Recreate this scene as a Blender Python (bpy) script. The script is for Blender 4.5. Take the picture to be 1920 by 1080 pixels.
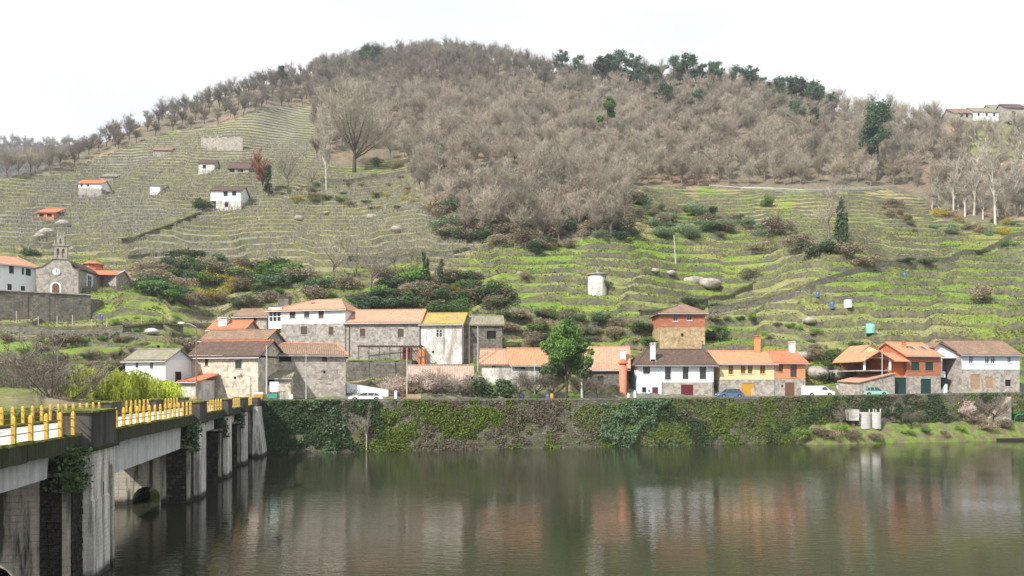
import bpy, math, random
import numpy as np
from mathutils import Vector
R = math.radians
rnd = random.Random(7)
sc = bpy.context.scene
for o in list(bpy.data.objects): bpy.data.objects.remove(o)

# ---------------------------------------------------------------- camera, sky, sun, exposure
F, HZ, CH = 1400.0, 722.0, 9.5            # focal length and horizon in photo pixels, eye height in metres
cam = bpy.data.objects.new('camera', bpy.data.cameras.new('camera'))
sc.collection.objects.link(cam); sc.camera = cam
cam.location = (0, 0, CH); cam.rotation_euler = (R(90), 0, 0)
cam.data.sensor_width = 36; cam.data.lens = 36*F/1920; cam.data.shift_y = (HZ-540)/1920
cam.data.clip_start = 0.5; cam.data.clip_end = 6000
SUN_EL, SUN_AZ = 40, 222                   # azimuth clockwise from +Y
sd = Vector((math.sin(R(SUN_AZ))*math.cos(R(SUN_EL)), math.cos(R(SUN_AZ))*math.cos(R(SUN_EL)), math.sin(R(SUN_EL))))
sun = bpy.data.objects.new('sun', bpy.data.lights.new('sun', 'SUN')); sc.collection.objects.link(sun)
sun.data.energy = 4.6; sun.data.angle = R(1.0); sun.data.color = (1.0, 0.95, 0.88)
sun.rotation_euler = sd.to_track_quat('Z', 'Y').to_euler()
w = bpy.data.worlds.new('World'); sc.world = w; w.use_nodes = True
nt = w.node_tree; nt.nodes.clear(); L = nt.links.new
def wn(t, **k):
    n = nt.nodes.new(t)
    for a, b in k.items(): setattr(n, a, b)
    return n
sky = wn('ShaderNodeTexSky', sky_type='NISHITA', sun_disc=False, sun_elevation=R(SUN_EL), sun_rotation=R(SUN_AZ))
bg1 = wn('ShaderNodeBackground'); bg1.inputs[1].default_value = 0.12; L(sky.outputs[0], bg1.inputs[0])
tc = wn('ShaderNodeTexCoord'); mp = wn('ShaderNodeMapping'); mp.inputs['Scale'].default_value = (1, 1, 2.6); L(tc.outputs['Generated'], mp.inputs[0])
no = wn('ShaderNodeTexNoise'); no.inputs['Scale'].default_value = 1.7; no.inputs['Detail'].default_value = 5; no.inputs['Roughness'].default_value = .5; L(mp.outputs[0], no.inputs[0])
cr = wn('ShaderNodeValToRGB'); L(no.outputs[0], cr.inputs[0])
cr.color_ramp.elements[0].position = .36; cr.color_ramp.elements[0].color = (.78, .87, .90, 1)
cr.color_ramp.elements[1].position = .56; cr.color_ramp.elements[1].color = (1.04, 1.05, 1.05, 1)
bg2 = wn('ShaderNodeBackground'); bg2.inputs[1].default_value = .74; L(cr.outputs[0], bg2.inputs[0])
mx = wn('ShaderNodeMixShader'); mx.inputs[0].default_value = .93; L(bg1.outputs[0], mx.inputs[1]); L(bg2.outputs[0], mx.inputs[2])
wo = wn('ShaderNodeOutputWorld'); L(mx.outputs[0], wo.inputs[0])
sc.view_settings.view_transform = 'Standard'; sc.view_settings.look = 'None'
sc.view_settings.exposure = 0.6; sc.view_settings.gamma = 1; sc.view_settings.use_curve_mapping = False
sc.cycles.max_bounces = 6; sc.cycles.diffuse_bounces = 2; sc.cycles.glossy_bounces = 3; sc.cycles.volume_bounces = 0
sc.cycles.use_denoising = True

# ---------------------------------------------------------------- mesh helpers
def W(u, v, Y): return Vector(((u-960)/F*Y, Y, CH-(v-HZ)/F*Y))
def tag(o, label=None, cat=None, group=None, kind=None):
    if label: o['label'] = label
    if cat: o['category'] = cat
    if group: o['group'] = group
    if kind: o['kind'] = kind
    return o
def link(o, parent=None):
    sc.collection.objects.link(o)
    if parent is not None: o.parent = parent
    return o
def thing(name, label, cat, loc=(0, 0, 0), rz=0, group=None):
    o = link(bpy.data.objects.new(name, None)); o.location = loc; o.rotation_euler.z = rz
    o.empty_display_size = .5
    return tag(o, label, cat, group)
class MB:
    def __init__(s): s.v = []; s.f = []; s.m = []
    def add(s, pts, faces, m=0):
        b = len(s.v); s.v += [tuple(p) for p in pts]
        for f in faces: s.f.append([b+i for i in f]); s.m.append(m)
    def quad(s, a, b, c, d, m=0): s.add([a, b, c, d], [(0, 1, 2, 3)], m)
    def hexa(s, p, m=0):      # 8 points: bottom 4 (ccw seen from above), top 4
        s.add(p, [(3, 2, 1, 0), (4, 5, 6, 7), (0, 1, 5, 4), (1, 2, 6, 5), (2, 3, 7, 6), (3, 0, 4, 7)], m)
    def box(s, x0, x1, y0, y1, z0, z1, m=0, T=None):
        p = [(x0, y0, z0), (x1, y0, z0), (x1, y1, z0), (x0, y1, z0), (x0, y0, z1), (x1, y0, z1), (x1, y1, z1), (x0, y1, z1)]
        if T: p = [T(*q) for q in p]
        s.hexa(p, m)
    def tube(s, p0, p1, r0, r1=None, n=6, m=0, caps=True):
        r1 = r0 if r1 is None else r1
        p0 = Vector(p0); p1 = Vector(p1); d = (p1-p0)
        if d.length < 1e-6: return
        d.normalize(); a = d.cross(Vector((0, 0, 1)) if abs(d.z) < .9 else Vector((1, 0, 0))).normalized(); b = d.cross(a)
        pts = []
        for p, r in ((p0, r0), (p1, r1)):
            for k in range(n):
                t = 2*math.pi*k/n; pts.append(p+(a*math.cos(t)+b*math.sin(t))*r)
        fs = [(k, k+n, (k+1) % n+n, (k+1) % n) for k in range(n)]
        if caps: fs += [tuple(range(n)), tuple(range(2*n-1, n-1, -1))]
        s.add(pts, fs, m)
    def lathe(s, c, prof, n=16, m=0):
        c = Vector(c); b = len(s.v)
        for r, z in prof:
            for k in range(n):
                t = 2*math.pi*k/n; s.v.append((c.x+r*math.cos(t), c.y+r*math.sin(t), c.z+z))
        for i in range(len(prof)-1):
            for k in range(n):
                s.f.append([b+i*n+k, b+i*n+(k+1) % n, b+(i+1)*n+(k+1) % n, b+(i+1)*n+k]); s.m.append(m)
        s.f.append([b+(len(prof)-1)*n+k for k in range(n)]); s.m.append(m)
    def slab(s, poly, th, m=0):   # a flat polygon with thickness th downwards
        n = len(poly); top = [Vector(p) for p in poly]; bot = [p-Vector((0, 0, th)) for p in top]
        s.add(top+bot, [tuple(range(n)), tuple(range(2*n-1, n-1, -1))]+[(i, i+n, (i+1) % n+n, (i+1) % n) for i in range(n)], m)
    def mesh(s, name, mats, off=(0, 0, 0), smooth=False):
        me = bpy.data.meshes.new(name)
        ox, oy, oz = off
        me.from_pydata([(x-ox, y-oy, z-oz) for x, y, z in s.v], [], s.f)
        for m in (mats if isinstance(mats, (list, tuple)) else [mats]): me.materials.append(m)
        me.polygons.foreach_set('material_index', s.m)
        if smooth: me.polygons.foreach_set('use_smooth', [True]*len(s.f))
        auto_uv(me, off); return me
    def build(s, name, mats, parent=None, smooth=False, off=None):
        if off is None: off = tuple(parent_loc(parent)) if parent is not None else (0, 0, 0)
        return link(bpy.data.objects.new(name, s.mesh(name, mats, off, smooth)), parent)
def parent_loc(p):
    l = Vector((0, 0, 0))
    while p is not None: l = l+p.location; p = p.parent
    return l
def auto_uv(me, off=(0, 0, 0)):
    n = len(me.polygons)
    if n == 0: return
    uvl = me.uv_layers.new(name='UVMap')
    nl = len(me.loops)
    vi = np.empty(nl, np.int32); me.loops.foreach_get('vertex_index', vi)
    co = np.empty(len(me.vertices)*3); me.vertices.foreach_get('co', co); co = co.reshape(-1, 3)+np.array(off)
    nm = np.empty(n*3); me.polygons.foreach_get('normal', nm); nm = nm.reshape(-1, 3)
    lt = np.empty(n, np.int32); me.polygons.foreach_get('loop_total', lt)
    t = np.stack([-nm[:, 1], nm[:, 0], np.zeros(n)], 1); tl = np.linalg.norm(t, axis=1, keepdims=True)
    t = np.where(tl < .05, np.array([[1., 0, 0]]), t/np.maximum(tl, 1e-6))
    b = np.cross(nm, t)
    tt = np.repeat(t, lt, 0); bb = np.repeat(b, lt, 0); p = co[vi]
    uv = np.stack([(p*tt).sum(1), (p*bb).sum(1)], 1).astype(np.float32)
    uvl.data.foreach_set('uv', uv.ravel())
def np_mesh(name, V, Fc, mats, midx=None, col=None, smooth=False):
    """V (n,3), Fc (m,3|4) numpy"""
    me = bpy.data.meshes.new(name); k = Fc.shape[1]
    me.vertices.add(len(V)); me.vertices.foreach_set('co', np.ascontiguousarray(V, np.float32).ravel())
    me.loops.add(Fc.size); me.loops.foreach_set('vertex_index', np.ascontiguousarray(Fc, np.int32).ravel())
    me.polygons.add(len(Fc)); me.polygons.foreach_set('loop_start', np.arange(0, Fc.size, k, dtype=np.int32))
    try: me.polygons.foreach_set('loop_total', np.full(len(Fc), k, np.int32))
    except Exception: pass
    for m in (mats if isinstance(mats, (list, tuple)) else [mats]): me.materials.append(m)
    if midx is not None: me.polygons.foreach_set('material_index', midx.astype(np.int32))
    if smooth: me.polygons.foreach_set('use_smooth', np.ones(len(Fc), bool))
    if col is not None:
        a = me.color_attributes.new('Col', 'FLOAT_COLOR', 'POINT')
        a.data.foreach_set('color', np.ascontiguousarray(np.concatenate([col, np.ones((len(V), 1))], 1), np.float32).ravel())
    me.update(calc_edges=True); return me

# ---------------------------------------------------------------- noise in numpy
_rs = np.random.RandomState(11); _T = _rs.rand(256, 256)
def vn(x, y):
    xi = np.floor(x).astype(int); yi = np.floor(y).astype(int); fx = x-xi; fy = y-yi
    fx = fx*fx*(3-2*fx); fy = fy*fy*(3-2*fy); g = lambda a, b: _T[a & 255, b & 255]
    return (g(xi, yi)*(1-fx)+g(xi+1, yi)*fx)*(1-fy)+(g(xi, yi+1)*(1-fx)+g(xi+1, yi+1)*fx)*fy
def fbm(x, y, o=4):
    s = 0; a = 1; t = 0
    for i in range(o): s = s+a*vn(x*2**i+17.3*i, y*2**i+5.1*i); t += a; a *= .5
    return s/t
def sstep(a, b, x): t = np.clip((x-a)/(b-a), 0, 1); return t*t*(3-2*t)
def inpoly(poly, x, y):
    r = np.zeros(np.shape(x), bool); n = len(poly)
    for i in range(n):
        x0, y0 = poly[i]; x1, y1 = poly[(i+1) % n]
        if y0 == y1: continue
        c = ((y0 > y) != (y1 > y)) & (x < (x1-x0)*(y-y0)/(y1-y0)+x0); r ^= c
    return r

# ---------------------------------------------------------------- materials
class N:
    def __init__(s, name, rough=.85, spec=.25):
        s.m = bpy.data.materials.new(name); s.m.use_nodes = True; s.t = s.m.node_tree
        s.b = s.t.nodes['Principled BSDF']; s.b.inputs['Roughness'].default_value = rough; s.b.inputs['Specular IOR Level'].default_value = spec
        s.geo = None
    def n(s, t, **k):
        x = s.t.nodes.new(t)
        for a, b in k.items(): setattr(x, a, b)
        return x
    def l(s, a, b): s.t.links.new(a, b)
    def pos(s):
        if s.geo is None: s.geo = s.n('ShaderNodeNewGeometry').outputs['Position']
        return s.geo
    def objco(s): return s.n('ShaderNodeTexCoord').outputs['Object']
    def uv(s): return s.n('ShaderNodeUVMap').outputs[0]
    def noise(s, scale, detail=4, rough=.6, vec=None, sc3=None):
        x = s.n('ShaderNodeTexNoise'); x.inputs['Scale'].default_value = scale; x.inputs['Detail'].default_value = detail; x.inputs['Roughness'].default_value = rough
        v = vec if vec is not None else s.pos()
        if sc3:
            mp = s.n('ShaderNodeMapping'); mp.inputs['Scale'].default_value = sc3; s.l(v, mp.inputs[0]); v = mp.outputs[0]
        s.l(v, x.inputs['Vector']); return x.outputs[0]
    def ramp(s, fac, stops):
        x = s.n('ShaderNodeValToRGB'); s.l(fac, x.inputs[0]); e = x.color_ramp.elements
        while len(e) < len(stops): e.new(.5)
        for i, (p, c) in enumerate(stops):
            e[i].position = p; c = (c, c, c) if isinstance(c, (int, float)) else c; e[i].color = (*c, 1)
        return x.outputs[0]
    def mix(s, fac, a, b, mode='MIX'):
        x = s.n('ShaderNodeMix', data_type='RGBA', blend_type=mode)
        for i, q in ((0, fac), (6, a), (7, b)):
            if hasattr(q, 'links'): s.l(q, x.inputs[i])
            elif i == 0: x.inputs[0].default_value = q
            else: x.inputs[i].default_value = (*q, 1)
        return x.outputs[2]
    def math(s, op, a, b=0):
        x = s.n('ShaderNodeMath', operation=op)
        for i, q in ((0, a), (1, b)):
            if hasattr(q, 'links'): s.l(q, x.inputs[i])
            else: x.inputs[i].default_value = q
        return x.outputs[0]
    def bump(s, h, st=.5, d=.05):
        x = s.n('ShaderNodeBump'); x.inputs['Strength'].default_value = st; x.inputs['Distance'].default_value = d
        s.l(h, x.inputs['Height']); s.l(x.outputs[0], s.b.inputs['Normal'])
    def out(s, c):
        if hasattr(c, 'links'): s.l(c, s.b.inputs['Base Color'])
        else: s.b.inputs['Base Color'].default_value = (*c, 1)
        return s.m
def paint(name, c, var=.15, scale=1.5, rough=.7, dirt=.25, dirtc=(.16, .14, .11), spec=.25):
    q = N(name, rough, spec); lo = tuple(x*(1-var) for x in c); hi = tuple(min(1, x*(1+var)) for x in c)
    base = q.ramp(q.noise(scale, 5), [(.3, lo), (.7, hi)])
    st = q.ramp(q.noise(.8, 6, .65, sc3=(1, 1, .25)), [(.5, 0.), (.78, 1.)] if dirt < .6 else [(.44, 0.), (.62, 1.)])
    f = q.math('MULTIPLY', st, dirt)
    if dirt > .6: f = q.math('MAXIMUM', f, q.math('MULTIPLY', q.ramp(q.noise(1.6, 6, .75), [(.48, 0.), (.62, 1.)]), .75))
    q.bump(q.noise(12, 4), .25, .02)
    return q.out(q.mix(f, base, dirtc))
def plain(name, c, rough=.6, metal=0, spec=.4):
    q = N(name, rough, spec); q.b.inputs['Metallic'].default_value = metal
    lo = tuple(x*.88 for x in c); hi = tuple(min(1, x*1.1) for x in c)
    return q.out(q.ramp(q.noise(3, 4), [(.3, lo), (.7, hi)]))
def masonry(name, c1, c2, mortar, bw=.55, bh=.28, stain=(.05, .045, .04), stf=.5, moss=0, var=1.0, warp=.12, mort=.03):
    q = N(name, .92, .15); uv = q.uv()
    nz = q.n('ShaderNodeTexNoise'); nz.inputs['Scale'].default_value = 1.6; nz.inputs['Detail'].default_value = 3; q.l(uv, nz.inputs['Vector'])
    dv = q.n('ShaderNodeVectorMath', operation='MULTIPLY_ADD'); q.l(nz.outputs[1], dv.inputs[0]); dv.inputs[1].default_value = (warp*2, warp*2, 0); q.l(uv, dv.inputs[2])
    br = q.n('ShaderNodeTexBrick'); q.l(dv.outputs[0], br.inputs['Vector']); br.inputs['Scale'].default_value = 1
    br.inputs['Brick Width'].default_value = bw; br.inputs['Row Height'].default_value = bh; br.inputs['Mortar Size'].default_value = mort
    br.inputs['Mortar Smooth'].default_value = .4; br.inputs['Bias'].default_value = -.1
    br.inputs['Color1'].default_value = (*c1, 1); br.inputs['Color2'].default_value = (*c2, 1); br.inputs['Mortar'].default_value = (*mortar, 1)
    cell = q.n('ShaderNodeTexVoronoi'); cell.inputs['Scale'].default_value = 2.2; q.l(dv.outputs[0], cell.inputs['Vector'])
    cv = q.n('ShaderNodeSeparateColor'); q.l(cell.outputs['Color'], cv.inputs[0])
    c = q.mix(1.0, br.outputs[0], q.ramp(cv.outputs[0], [(0, 1-.32*var), (1, 1+.32*var)]), 'MULTIPLY')
    big = q.noise(.45, 6, .7); c = q.mix(q.math('MULTIPLY', q.ramp(big, [(.48, 0.), (.7, 1.)]), stf), c, stain)
    c = q.mix(q.math('MULTIPLY', q.ramp(q.noise(2.3, 5, .7), [(.45, 0.), (.65, 1.)]), .3), c, tuple(x*1.5 for x in c2))
    if moss: c = q.mix(q.math('MULTIPLY', q.ramp(q.noise(.7, 6, .75), [(.5, 0.), (.62, 1.)]), moss), c, (.10, .13, .03))
    q.bump(q.math('SUBTRACT', 1.0, br.outputs[1]), .7, .05)
    return q.out(c)
def tiles(name, c1, c2, age=(.10, .07, .055), agef=.5, moss=0, mossc=(.35, .30, .02)):
    q = N(name, .9, .15); uv = q.uv(); s = q.n('ShaderNodeSeparateXYZ'); q.l(uv, s.inputs[0])
    fx = q.math('MULTIPLY', s.outputs[0], 3.6); fy = q.math('MULTIPLY', s.outputs[1], 2.6)
    cx = q.math('FLOOR', fx); cy = q.math('FLOOR', fy)
    cb = q.n('ShaderNodeCombineXYZ'); q.l(cx, cb.inputs[0]); q.l(cy, cb.inputs[1])
    wn_ = q.n('ShaderNodeTexWhiteNoise', noise_dimensions='2D'); q.l(cb.outputs[0], wn_.inputs['Vector'])
    c = q.ramp(wn_.outputs[0], [(0, c1), (1, c2)])
    h = q.math('ABSOLUTE', q.math('SINE', q.math('MULTIPLY', fx, math.pi)))
    fr = q.math('FRACT', fy)
    c = q.mix(q.math('MULTIPLY', q.ramp(h, [(.0, 1.), (.45, 0.)]), .55), c, tuple(x*.35 for x in c1))
    c = q.mix(q.math('MULTIPLY', q.ramp(q.noise(.55, 6, .7), [(.42, 0.), (.66, 1.)]), agef), c, age)
    c = q.mix(q.math('MULTIPLY', q.ramp(q.noise(2.6, 4, .7), [(.5, 0.), (.62, 1.)]), agef*.6), c, tuple(x*1.4 for x in age))
    if moss: c = q.mix(q.math('MULTIPLY', q.ramp(q.noise(.9, 6, .75), [(.36, 0.), (.56, 1.)]), moss), c, mossc)
    hh = q.math('ADD', q.math('MULTIPLY', h, .8), q.math('MULTIPLY', fr, .35)); q.bump(hh, .9, .09)
    return q.out(c)
def leafmat(name, c, var=.35, trans=.25):
    q = N(name, .6, .25); oi = q.n('ShaderNodeNewGeometry')
    r = oi.outputs['Random Per Island']; lo = tuple(x*(1-var) for x in c); hi = tuple(x*(1+var) for x in c)
    base = q.ramp(r, [(0, lo), (1, hi)])
    ob = q.n('ShaderNodeObjectInfo'); base = q.mix(1.0, base, q.ramp(ob.outputs['Random'], [(0, .62), (1, 1.32)]), 'MULTIPLY')
    q.l(base, q.b.inputs['Base Color'])
    if trans:
        tr = q.n('ShaderNodeBsdfTranslucent'); q.l(base, tr.inputs[0]); m = q.n('ShaderNodeMixShader'); m.inputs[0].default_value = trans
        q.l(q.b.outputs[0], m.inputs[1]); q.l(tr.outputs[0], m.inputs[2]); q.l(m.outputs[0], q.t.nodes['Material Output'].inputs[0])
    return q.m
def glassmat(name, c=(.03, .035, .04)):
    q = N(name, .08, .6); return q.out(c)

M = {}
M['granite'] = masonry('granite_wall', (.30, .27, .235), (.39, .36, .32), (.42, .38, .33), .5, .26, stain=(.12, .11, .10), stf=.35)
M['granite_dark'] = masonry('dark_granite_wall', (.15, .135, .12), (.21, .19, .17), (.10, .09, .08), .5, .28, stain=(.05, .05, .045), stf=.6, moss=.3)
M['granite_ashlar'] = masonry('granite_ashlar', (.27, .25, .23), (.36, .33, .30), (.36, .33, .30), .7, .35, stain=(.13, .12, .11), stf=.3, warp=.03)
M['cream_stone'] = masonry('cream_rubble', (.46, .39, .31), (.58, .51, .42), (.55, .48, .39), .42, .24, stain=(.22, .19, .16), stf=.5)
M['ocher_stone'] = masonry('ocher_rubble', (.36, .25, .14), (.42, .32, .20), (.40, .31, .2), .45, .25, stf=.15, stain=(.25, .18, .1))
M['brick'] = masonry('red_brick', (.40, .13, .075), (.48, .18, .11), (.42, .22, .15), .25, .08, stf=.15, stain=(.25, .1, .06), mort=.01, warp=.0, var=.4)
M['orange_brick'] = masonry('orange_brick', (.44, .15, .08), (.5, .19, .1), (.4, .18, .11), .25, .08, stf=.1, stain=(.3, .12, .07), mort=.01, warp=0, var=.4)
M['drywall'] = masonry('dry_stone_wall', (.10, .092, .08), (.20, .185, .16), (.025, .023, .02), .42, .2, stain=(.05, .045, .04), stf=.5, moss=.55, mort=.04)
M['white'] = paint('white_plaster', (.74, .76, .78), .05, dirt=.12, dirtc=(.4, .38, .35))
M['bluewhite'] = paint('bluish_plaster', (.60, .66, .78), .04, dirt=.12, dirtc=(.4, .38, .35))
M['dirtywhite'] = paint('weathered_white_plaster', (.62, .61, .58), .14, .8, dirt=.85, dirtc=(.22, .19, .16))
M['cream'] = paint('cream_plaster', (.68, .56, .33), .05, dirt=.15, dirtc=(.4, .3, .18))
M['orange'] = paint('orange_plaster', (.60, .25, .12), .07, dirt=.1)
M['redorange'] = paint('red_orange_plaster', (.56, .15, .05), .07, dirt=.08)
M['terracotta'] = paint('terracotta_render', (.50, .19, .11), .15, dirt=.3)
M['t_orange'] = tiles('orange_roof_tiles', (.58, .24, .13), (.69, .34, .20), agef=.22, age=(.35, .14, .08))
M['t_red'] = tiles('red_roof_tiles', (.52, .15, .08), (.68, .26, .14), agef=.3, age=(.3, .14, .09))
M['t_pink'] = tiles('faded_roof_tiles', (.50, .25, .16), (.62, .36, .25), agef=.35, age=(.30, .20, .15))
M['t_faded'] = tiles('bleached_roof_tiles', (.42, .29, .23), (.54, .40, .33), agef=.4, age=(.30, .22, .18))
M['t_old'] = tiles('old_roof_tiles', (.26, .16, .12), (.40, .25, .18), agef=.6, age=(.14, .11, .095), moss=.25, mossc=(.17, .15, .06))
M['t_brown'] = tiles('dark_brown_roof_tiles', (.10, .065, .055), (.17, .11, .09), agef=.5, age=(.075, .06, .055), moss=.15, mossc=(.16, .13, .07))
M['t_moss'] = tiles('moss_covered_tiles', (.34, .24, .17), (.44, .31, .21), agef=.3, moss=.85, mossc=(.42, .34, .06))
M['t_grey'] = tiles('grey_lichen_tiles', (.22, .20, .17), (.34, .31, .27), agef=.4, age=(.14, .13, .11), moss=.45, mossc=(.27, .25, .12))
M['ridge_orange'] = paint('orange_ridge_tiles', (.66, .24, .12), .15, 4)
M['wood'] = paint('brown_shutter_wood', (.10, .065, .045), .2, 4)
M['wood_light'] = paint('weathered_plank_wood', (.36, .24, .15), .3, 3)
M['darkred'] = paint('dark_red_paint', (.13, .02, .03), .1, dirt=.1)
M['darkgreen'] = paint('dark_green_paint', (.015, .05, .045), .1, dirt=.05)
M['ochre'] = paint('ochre_paint', (.55, .28, .03), .1, dirt=.1)
M['brown'] = paint('brown_paint', (.17, .08, .05), .1, dirt=.1)
M['winwhite'] = plain('white_window_paint', (.72, .74, .76))
M['wingrey'] = plain('grey_window_paint', (.30, .32, .33))
M['glass'] = glassmat('window_glass'); M['dark'] = plain('dark_interior', (.012, .012, .012), .9)
M['metal'] = plain('galvanised_metal', (.42, .42, .42), .45, .3); M['rust'] = plain('rusty_steel', (.20, .09, .05), .8)
M['gutter'] = plain('gutter_metal', (.45, .47, .5), .5, .2); M['wire'] = plain('cable', (.1, .1, .1))
M['polec'] = paint('concrete_pole', (.46, .45, .42), .1, 3); M['polew'] = paint('wooden_pole', (.25, .17, .11), .2, 3)
M['rubber'] = plain('tyre_rubber', (.015, .015, .015), .8); M['chrome'] = plain('wheel_metal', (.45, .46, .48), .35, .8)
M['carwhite'] = plain('white_car_paint', (.75, .77, .79), .25); M['carblue'] = plain('blue_car_paint', (.07, .13, .25), .25)
M['carmint'] = plain('mint_car_paint', (.25, .50, .42), .3); M['carglass'] = glassmat('car_glass', (.04, .05, .06))
M['redlamp'] = plain('red_lamp', (.4, .02, .02), .3); M['headlamp'] = plain('head_lamp', (.6, .6, .6), .2)
M['teal'] = plain('teal_plastic', (.20, .45, .38)); M['greenpaint'] = plain('green_paint', (.04, .26, .18)); M['pinkwhite'] = plain('pale_pink_plastic', (.62, .5, .5))
M['bark'] = paint('grey_brown_bark', (.17, .14, .115), .3, 3, .95, dirt=.3); M['bark_dark'] = paint('dark_bark', (.07, .055, .045), .3, 3, .95)
M['bark_pale'] = paint('pale_birch_bark', (.52, .48, .43), .15, 3, .9)
# ---------------------------------------------------------------- terrain
WX, WS = 111.8, .233                       # river wall: Y = WX + WS*X
def wallY(X): return WX+WS*X
def roadZ(X): return 7.1+np.clip((X-25)/65, 0, 1)*.75
PY = [0, 118, 124, 130, 138, 146, 155, 165, 190, 230, 280, 340, 410, 480, 540, 640, 900]
PZ = [7, 7.3, 9, 11.3, 15, 18.5, 22.5, 27, 39.5, 60, 88, 123, 168, 213, 250, 300, 400]
LY = [0, 95, 104, 110, 113, 124, 127, 138, 145, 149, 151, 175, 190, 230, 280, 340, 410, 480, 540, 640, 900]
LZ = [5.6, 6.2, 8, 9.5, 12.5, 14.5, 18, 20.5, 22, 26.5, 28, 33, 39.5, 60, 88, 123, 168, 213, 250, 300, 400]
CU = [-500, -150, 0, 80, 150, 300, 450, 580, 700, 780, 860, 940, 1000, 1100, 1200, 1300, 1400, 1500, 1580, 1640, 1700, 1800, 1920, 2100, 2600]
CV = [400, 350, 338, 318, 286, 222, 172, 138, 110, 103, 103, 115, 132, 146, 152, 152, 172, 188, 212, 226, 232, 228, 214, 205, 240]
AZ0, AZ1, NA = -1.0, 1.0, 1000
azs = np.linspace(AZ0, AZ1, NA); YF = np.arange(40, 760, .5)
A2, Y2 = np.meshgrid(azs, YF, indexing='ij'); X2 = A2*Y2; U2 = 960+1400*A2
k = sstep(140, 260, Y2)
Ye = Y2+k*(fbm(X2/75+3, Y2/130+1, 3)-.5)*46+sstep(165, 200, Y2)*(fbm(X2/28, Y2/60, 2)-.5)*7
Ye += sstep(128, 150, Y2)*(fbm(X2/15+70, Y2/22, 2)-.5)*5.5
Ye += -16*np.exp(-(((U2-1330)/150)**2+((Y2-195)/22)**2))+10*np.exp(-(((U2-1560)/90)**2+((Y2-190)/30)**2))
Zs = np.interp(Ye, PY, PZ); ZL = np.interp(Y2+sstep(160, 230, Y2)*(Ye-Y2), LY, LZ)
wl = 1-sstep(300, 400, U2); Zs = Zs*(1-wl)+ZL*wl
yw = wallY(X2); ry = roadZ(X2); rb = sstep(8.5, 17, Y2-yw)
isr = X2 > -20.3-.218*Y2
Zs = np.where(isr, np.minimum(Zs, 400)*rb+ry*(1-rb), Zs)
def Yshore(az):
    a = np.minimum(WX/np.maximum(1-WS*az, .3), 900); b = np.where(az < -.25, 24.5/np.maximum(-az-.218, .03), 1e3)
    return np.minimum(a, b)
YS = Yshore(azs)
Ve = HZ-1400*(Zs-CH)/Y2; vc = np.interp(960+1400*azs, CU, CV)
past = (Ve < vc[:, None]) & (Y2 > 170); ic = np.where(past.any(1), past.argmax(1), len(YF)-1)
YC = YF[ic]; ZC = Zs[np.arange(NA), ic]
jj = np.arange(len(YF))[None, :]
Zs = np.where(jj > ic[:, None], ZC[:, None]-.12*(Y2-YC[:, None]), Zs)
up = np.maximum.accumulate(np.where(jj <= ic[:, None], Zs, -1e9), axis=1)+1e-5*Y2
Zs = np.where(jj <= ic[:, None], up, Zs)
HT = 3.1
_pb = np.array([-400, -200, -60, 90, 235, 330, 440, 560, 700, 800, 905, 1060, 1175, 1330, 1440, 1520, 1650, 1760, 1890, 2000, 2200]); _ph = np.array([.1, .7, .3, .85, .4, 0, .55, .15, .75, .3, .9, .35, .8, .2, .65, .05, .5, .95, .4, .8, .2, .6])
def phase(az, z):
    u = 960+1400*np.asarray(az, float)+22*np.sin(np.asarray(z)/9.)+8*np.sin(np.asarray(z)/3.7+1); r = np.full(np.shape(u), _ph[0])
    for b, d in zip(_pb, np.diff(_ph)): r = r+d*sstep(b-12, b+12, u)
    return r+.35*np.sin(u/47.)*.5
def Q(z): return np.where(z < 55, (z-7.6)/HT, (55-7.6)/HT+(z-55)/2.0)
def Qi(q): q0 = (55-7.6)/HT; return np.where(q < q0, 7.6+q*HT, 55+(q-q0)*2.0)
FOREST = [(-900, 352), (0, 338), (160, 306), (240, 277), (330, 252), (450, 216), (585, 192), (594, 300), (640, 316), (760, 300), (790, 380), (880, 445), (1000, 462), (1170, 440), (1190, 352), (1320, 348), (1560, 358), (1660, 352), (1730, 372), (1760, 415), (2600, 405), (2600, -400), (-900, -400)]
VINE = [(-900, 352), (0, 338), (160, 306), (240, 277), (330, 252), (450, 216), (585, 192), (594, 300), (640, 330), (770, 330), (790, 390), (890, 470), (800, 492), (560, 515), (250, 500), (120, 470), (-900, 520)]
RIGHT = [(900, 470), (1180, 440), (1190, 352), (1320, 348), (1660, 352), (1760, 415), (2600, 405), (2600, 760), (900, 760)]
def regions(u, v, x, y):
    wob = (fbm(x/14+9, y/14, 3)-.5)*34
    return inpoly(FOREST, u, v+wob*.5), inpoly(VINE, u, v), inpoly(RIGHT, u+wob, v)
def amp(u, v, x, y, z):
    f, vi, ri = regions(u, v, x, y)
    a = np.where(f, .12, np.where(vi, 1.0, np.where(ri, 1.0, .6)))*sstep(8, 10.5, z)
    a = a*np.clip(np.where(ri, -.35+2.6*fbm(x/13+30, y/9, 3), .6+1.1*fbm(x/11+30, y/11, 3)), .12, 1)
    return a*np.where(y > 300, .7, 1.)
def tz(z, a, ph=0.):
    q = Q(z)+ph; kq = np.floor(q); f = q-kq; z0 = Qi(kq-ph); z1 = Qi(kq+1-ph)
    return z*(1-a)+a*(z0+(z1-z0)*(.52+.48*f))
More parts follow.
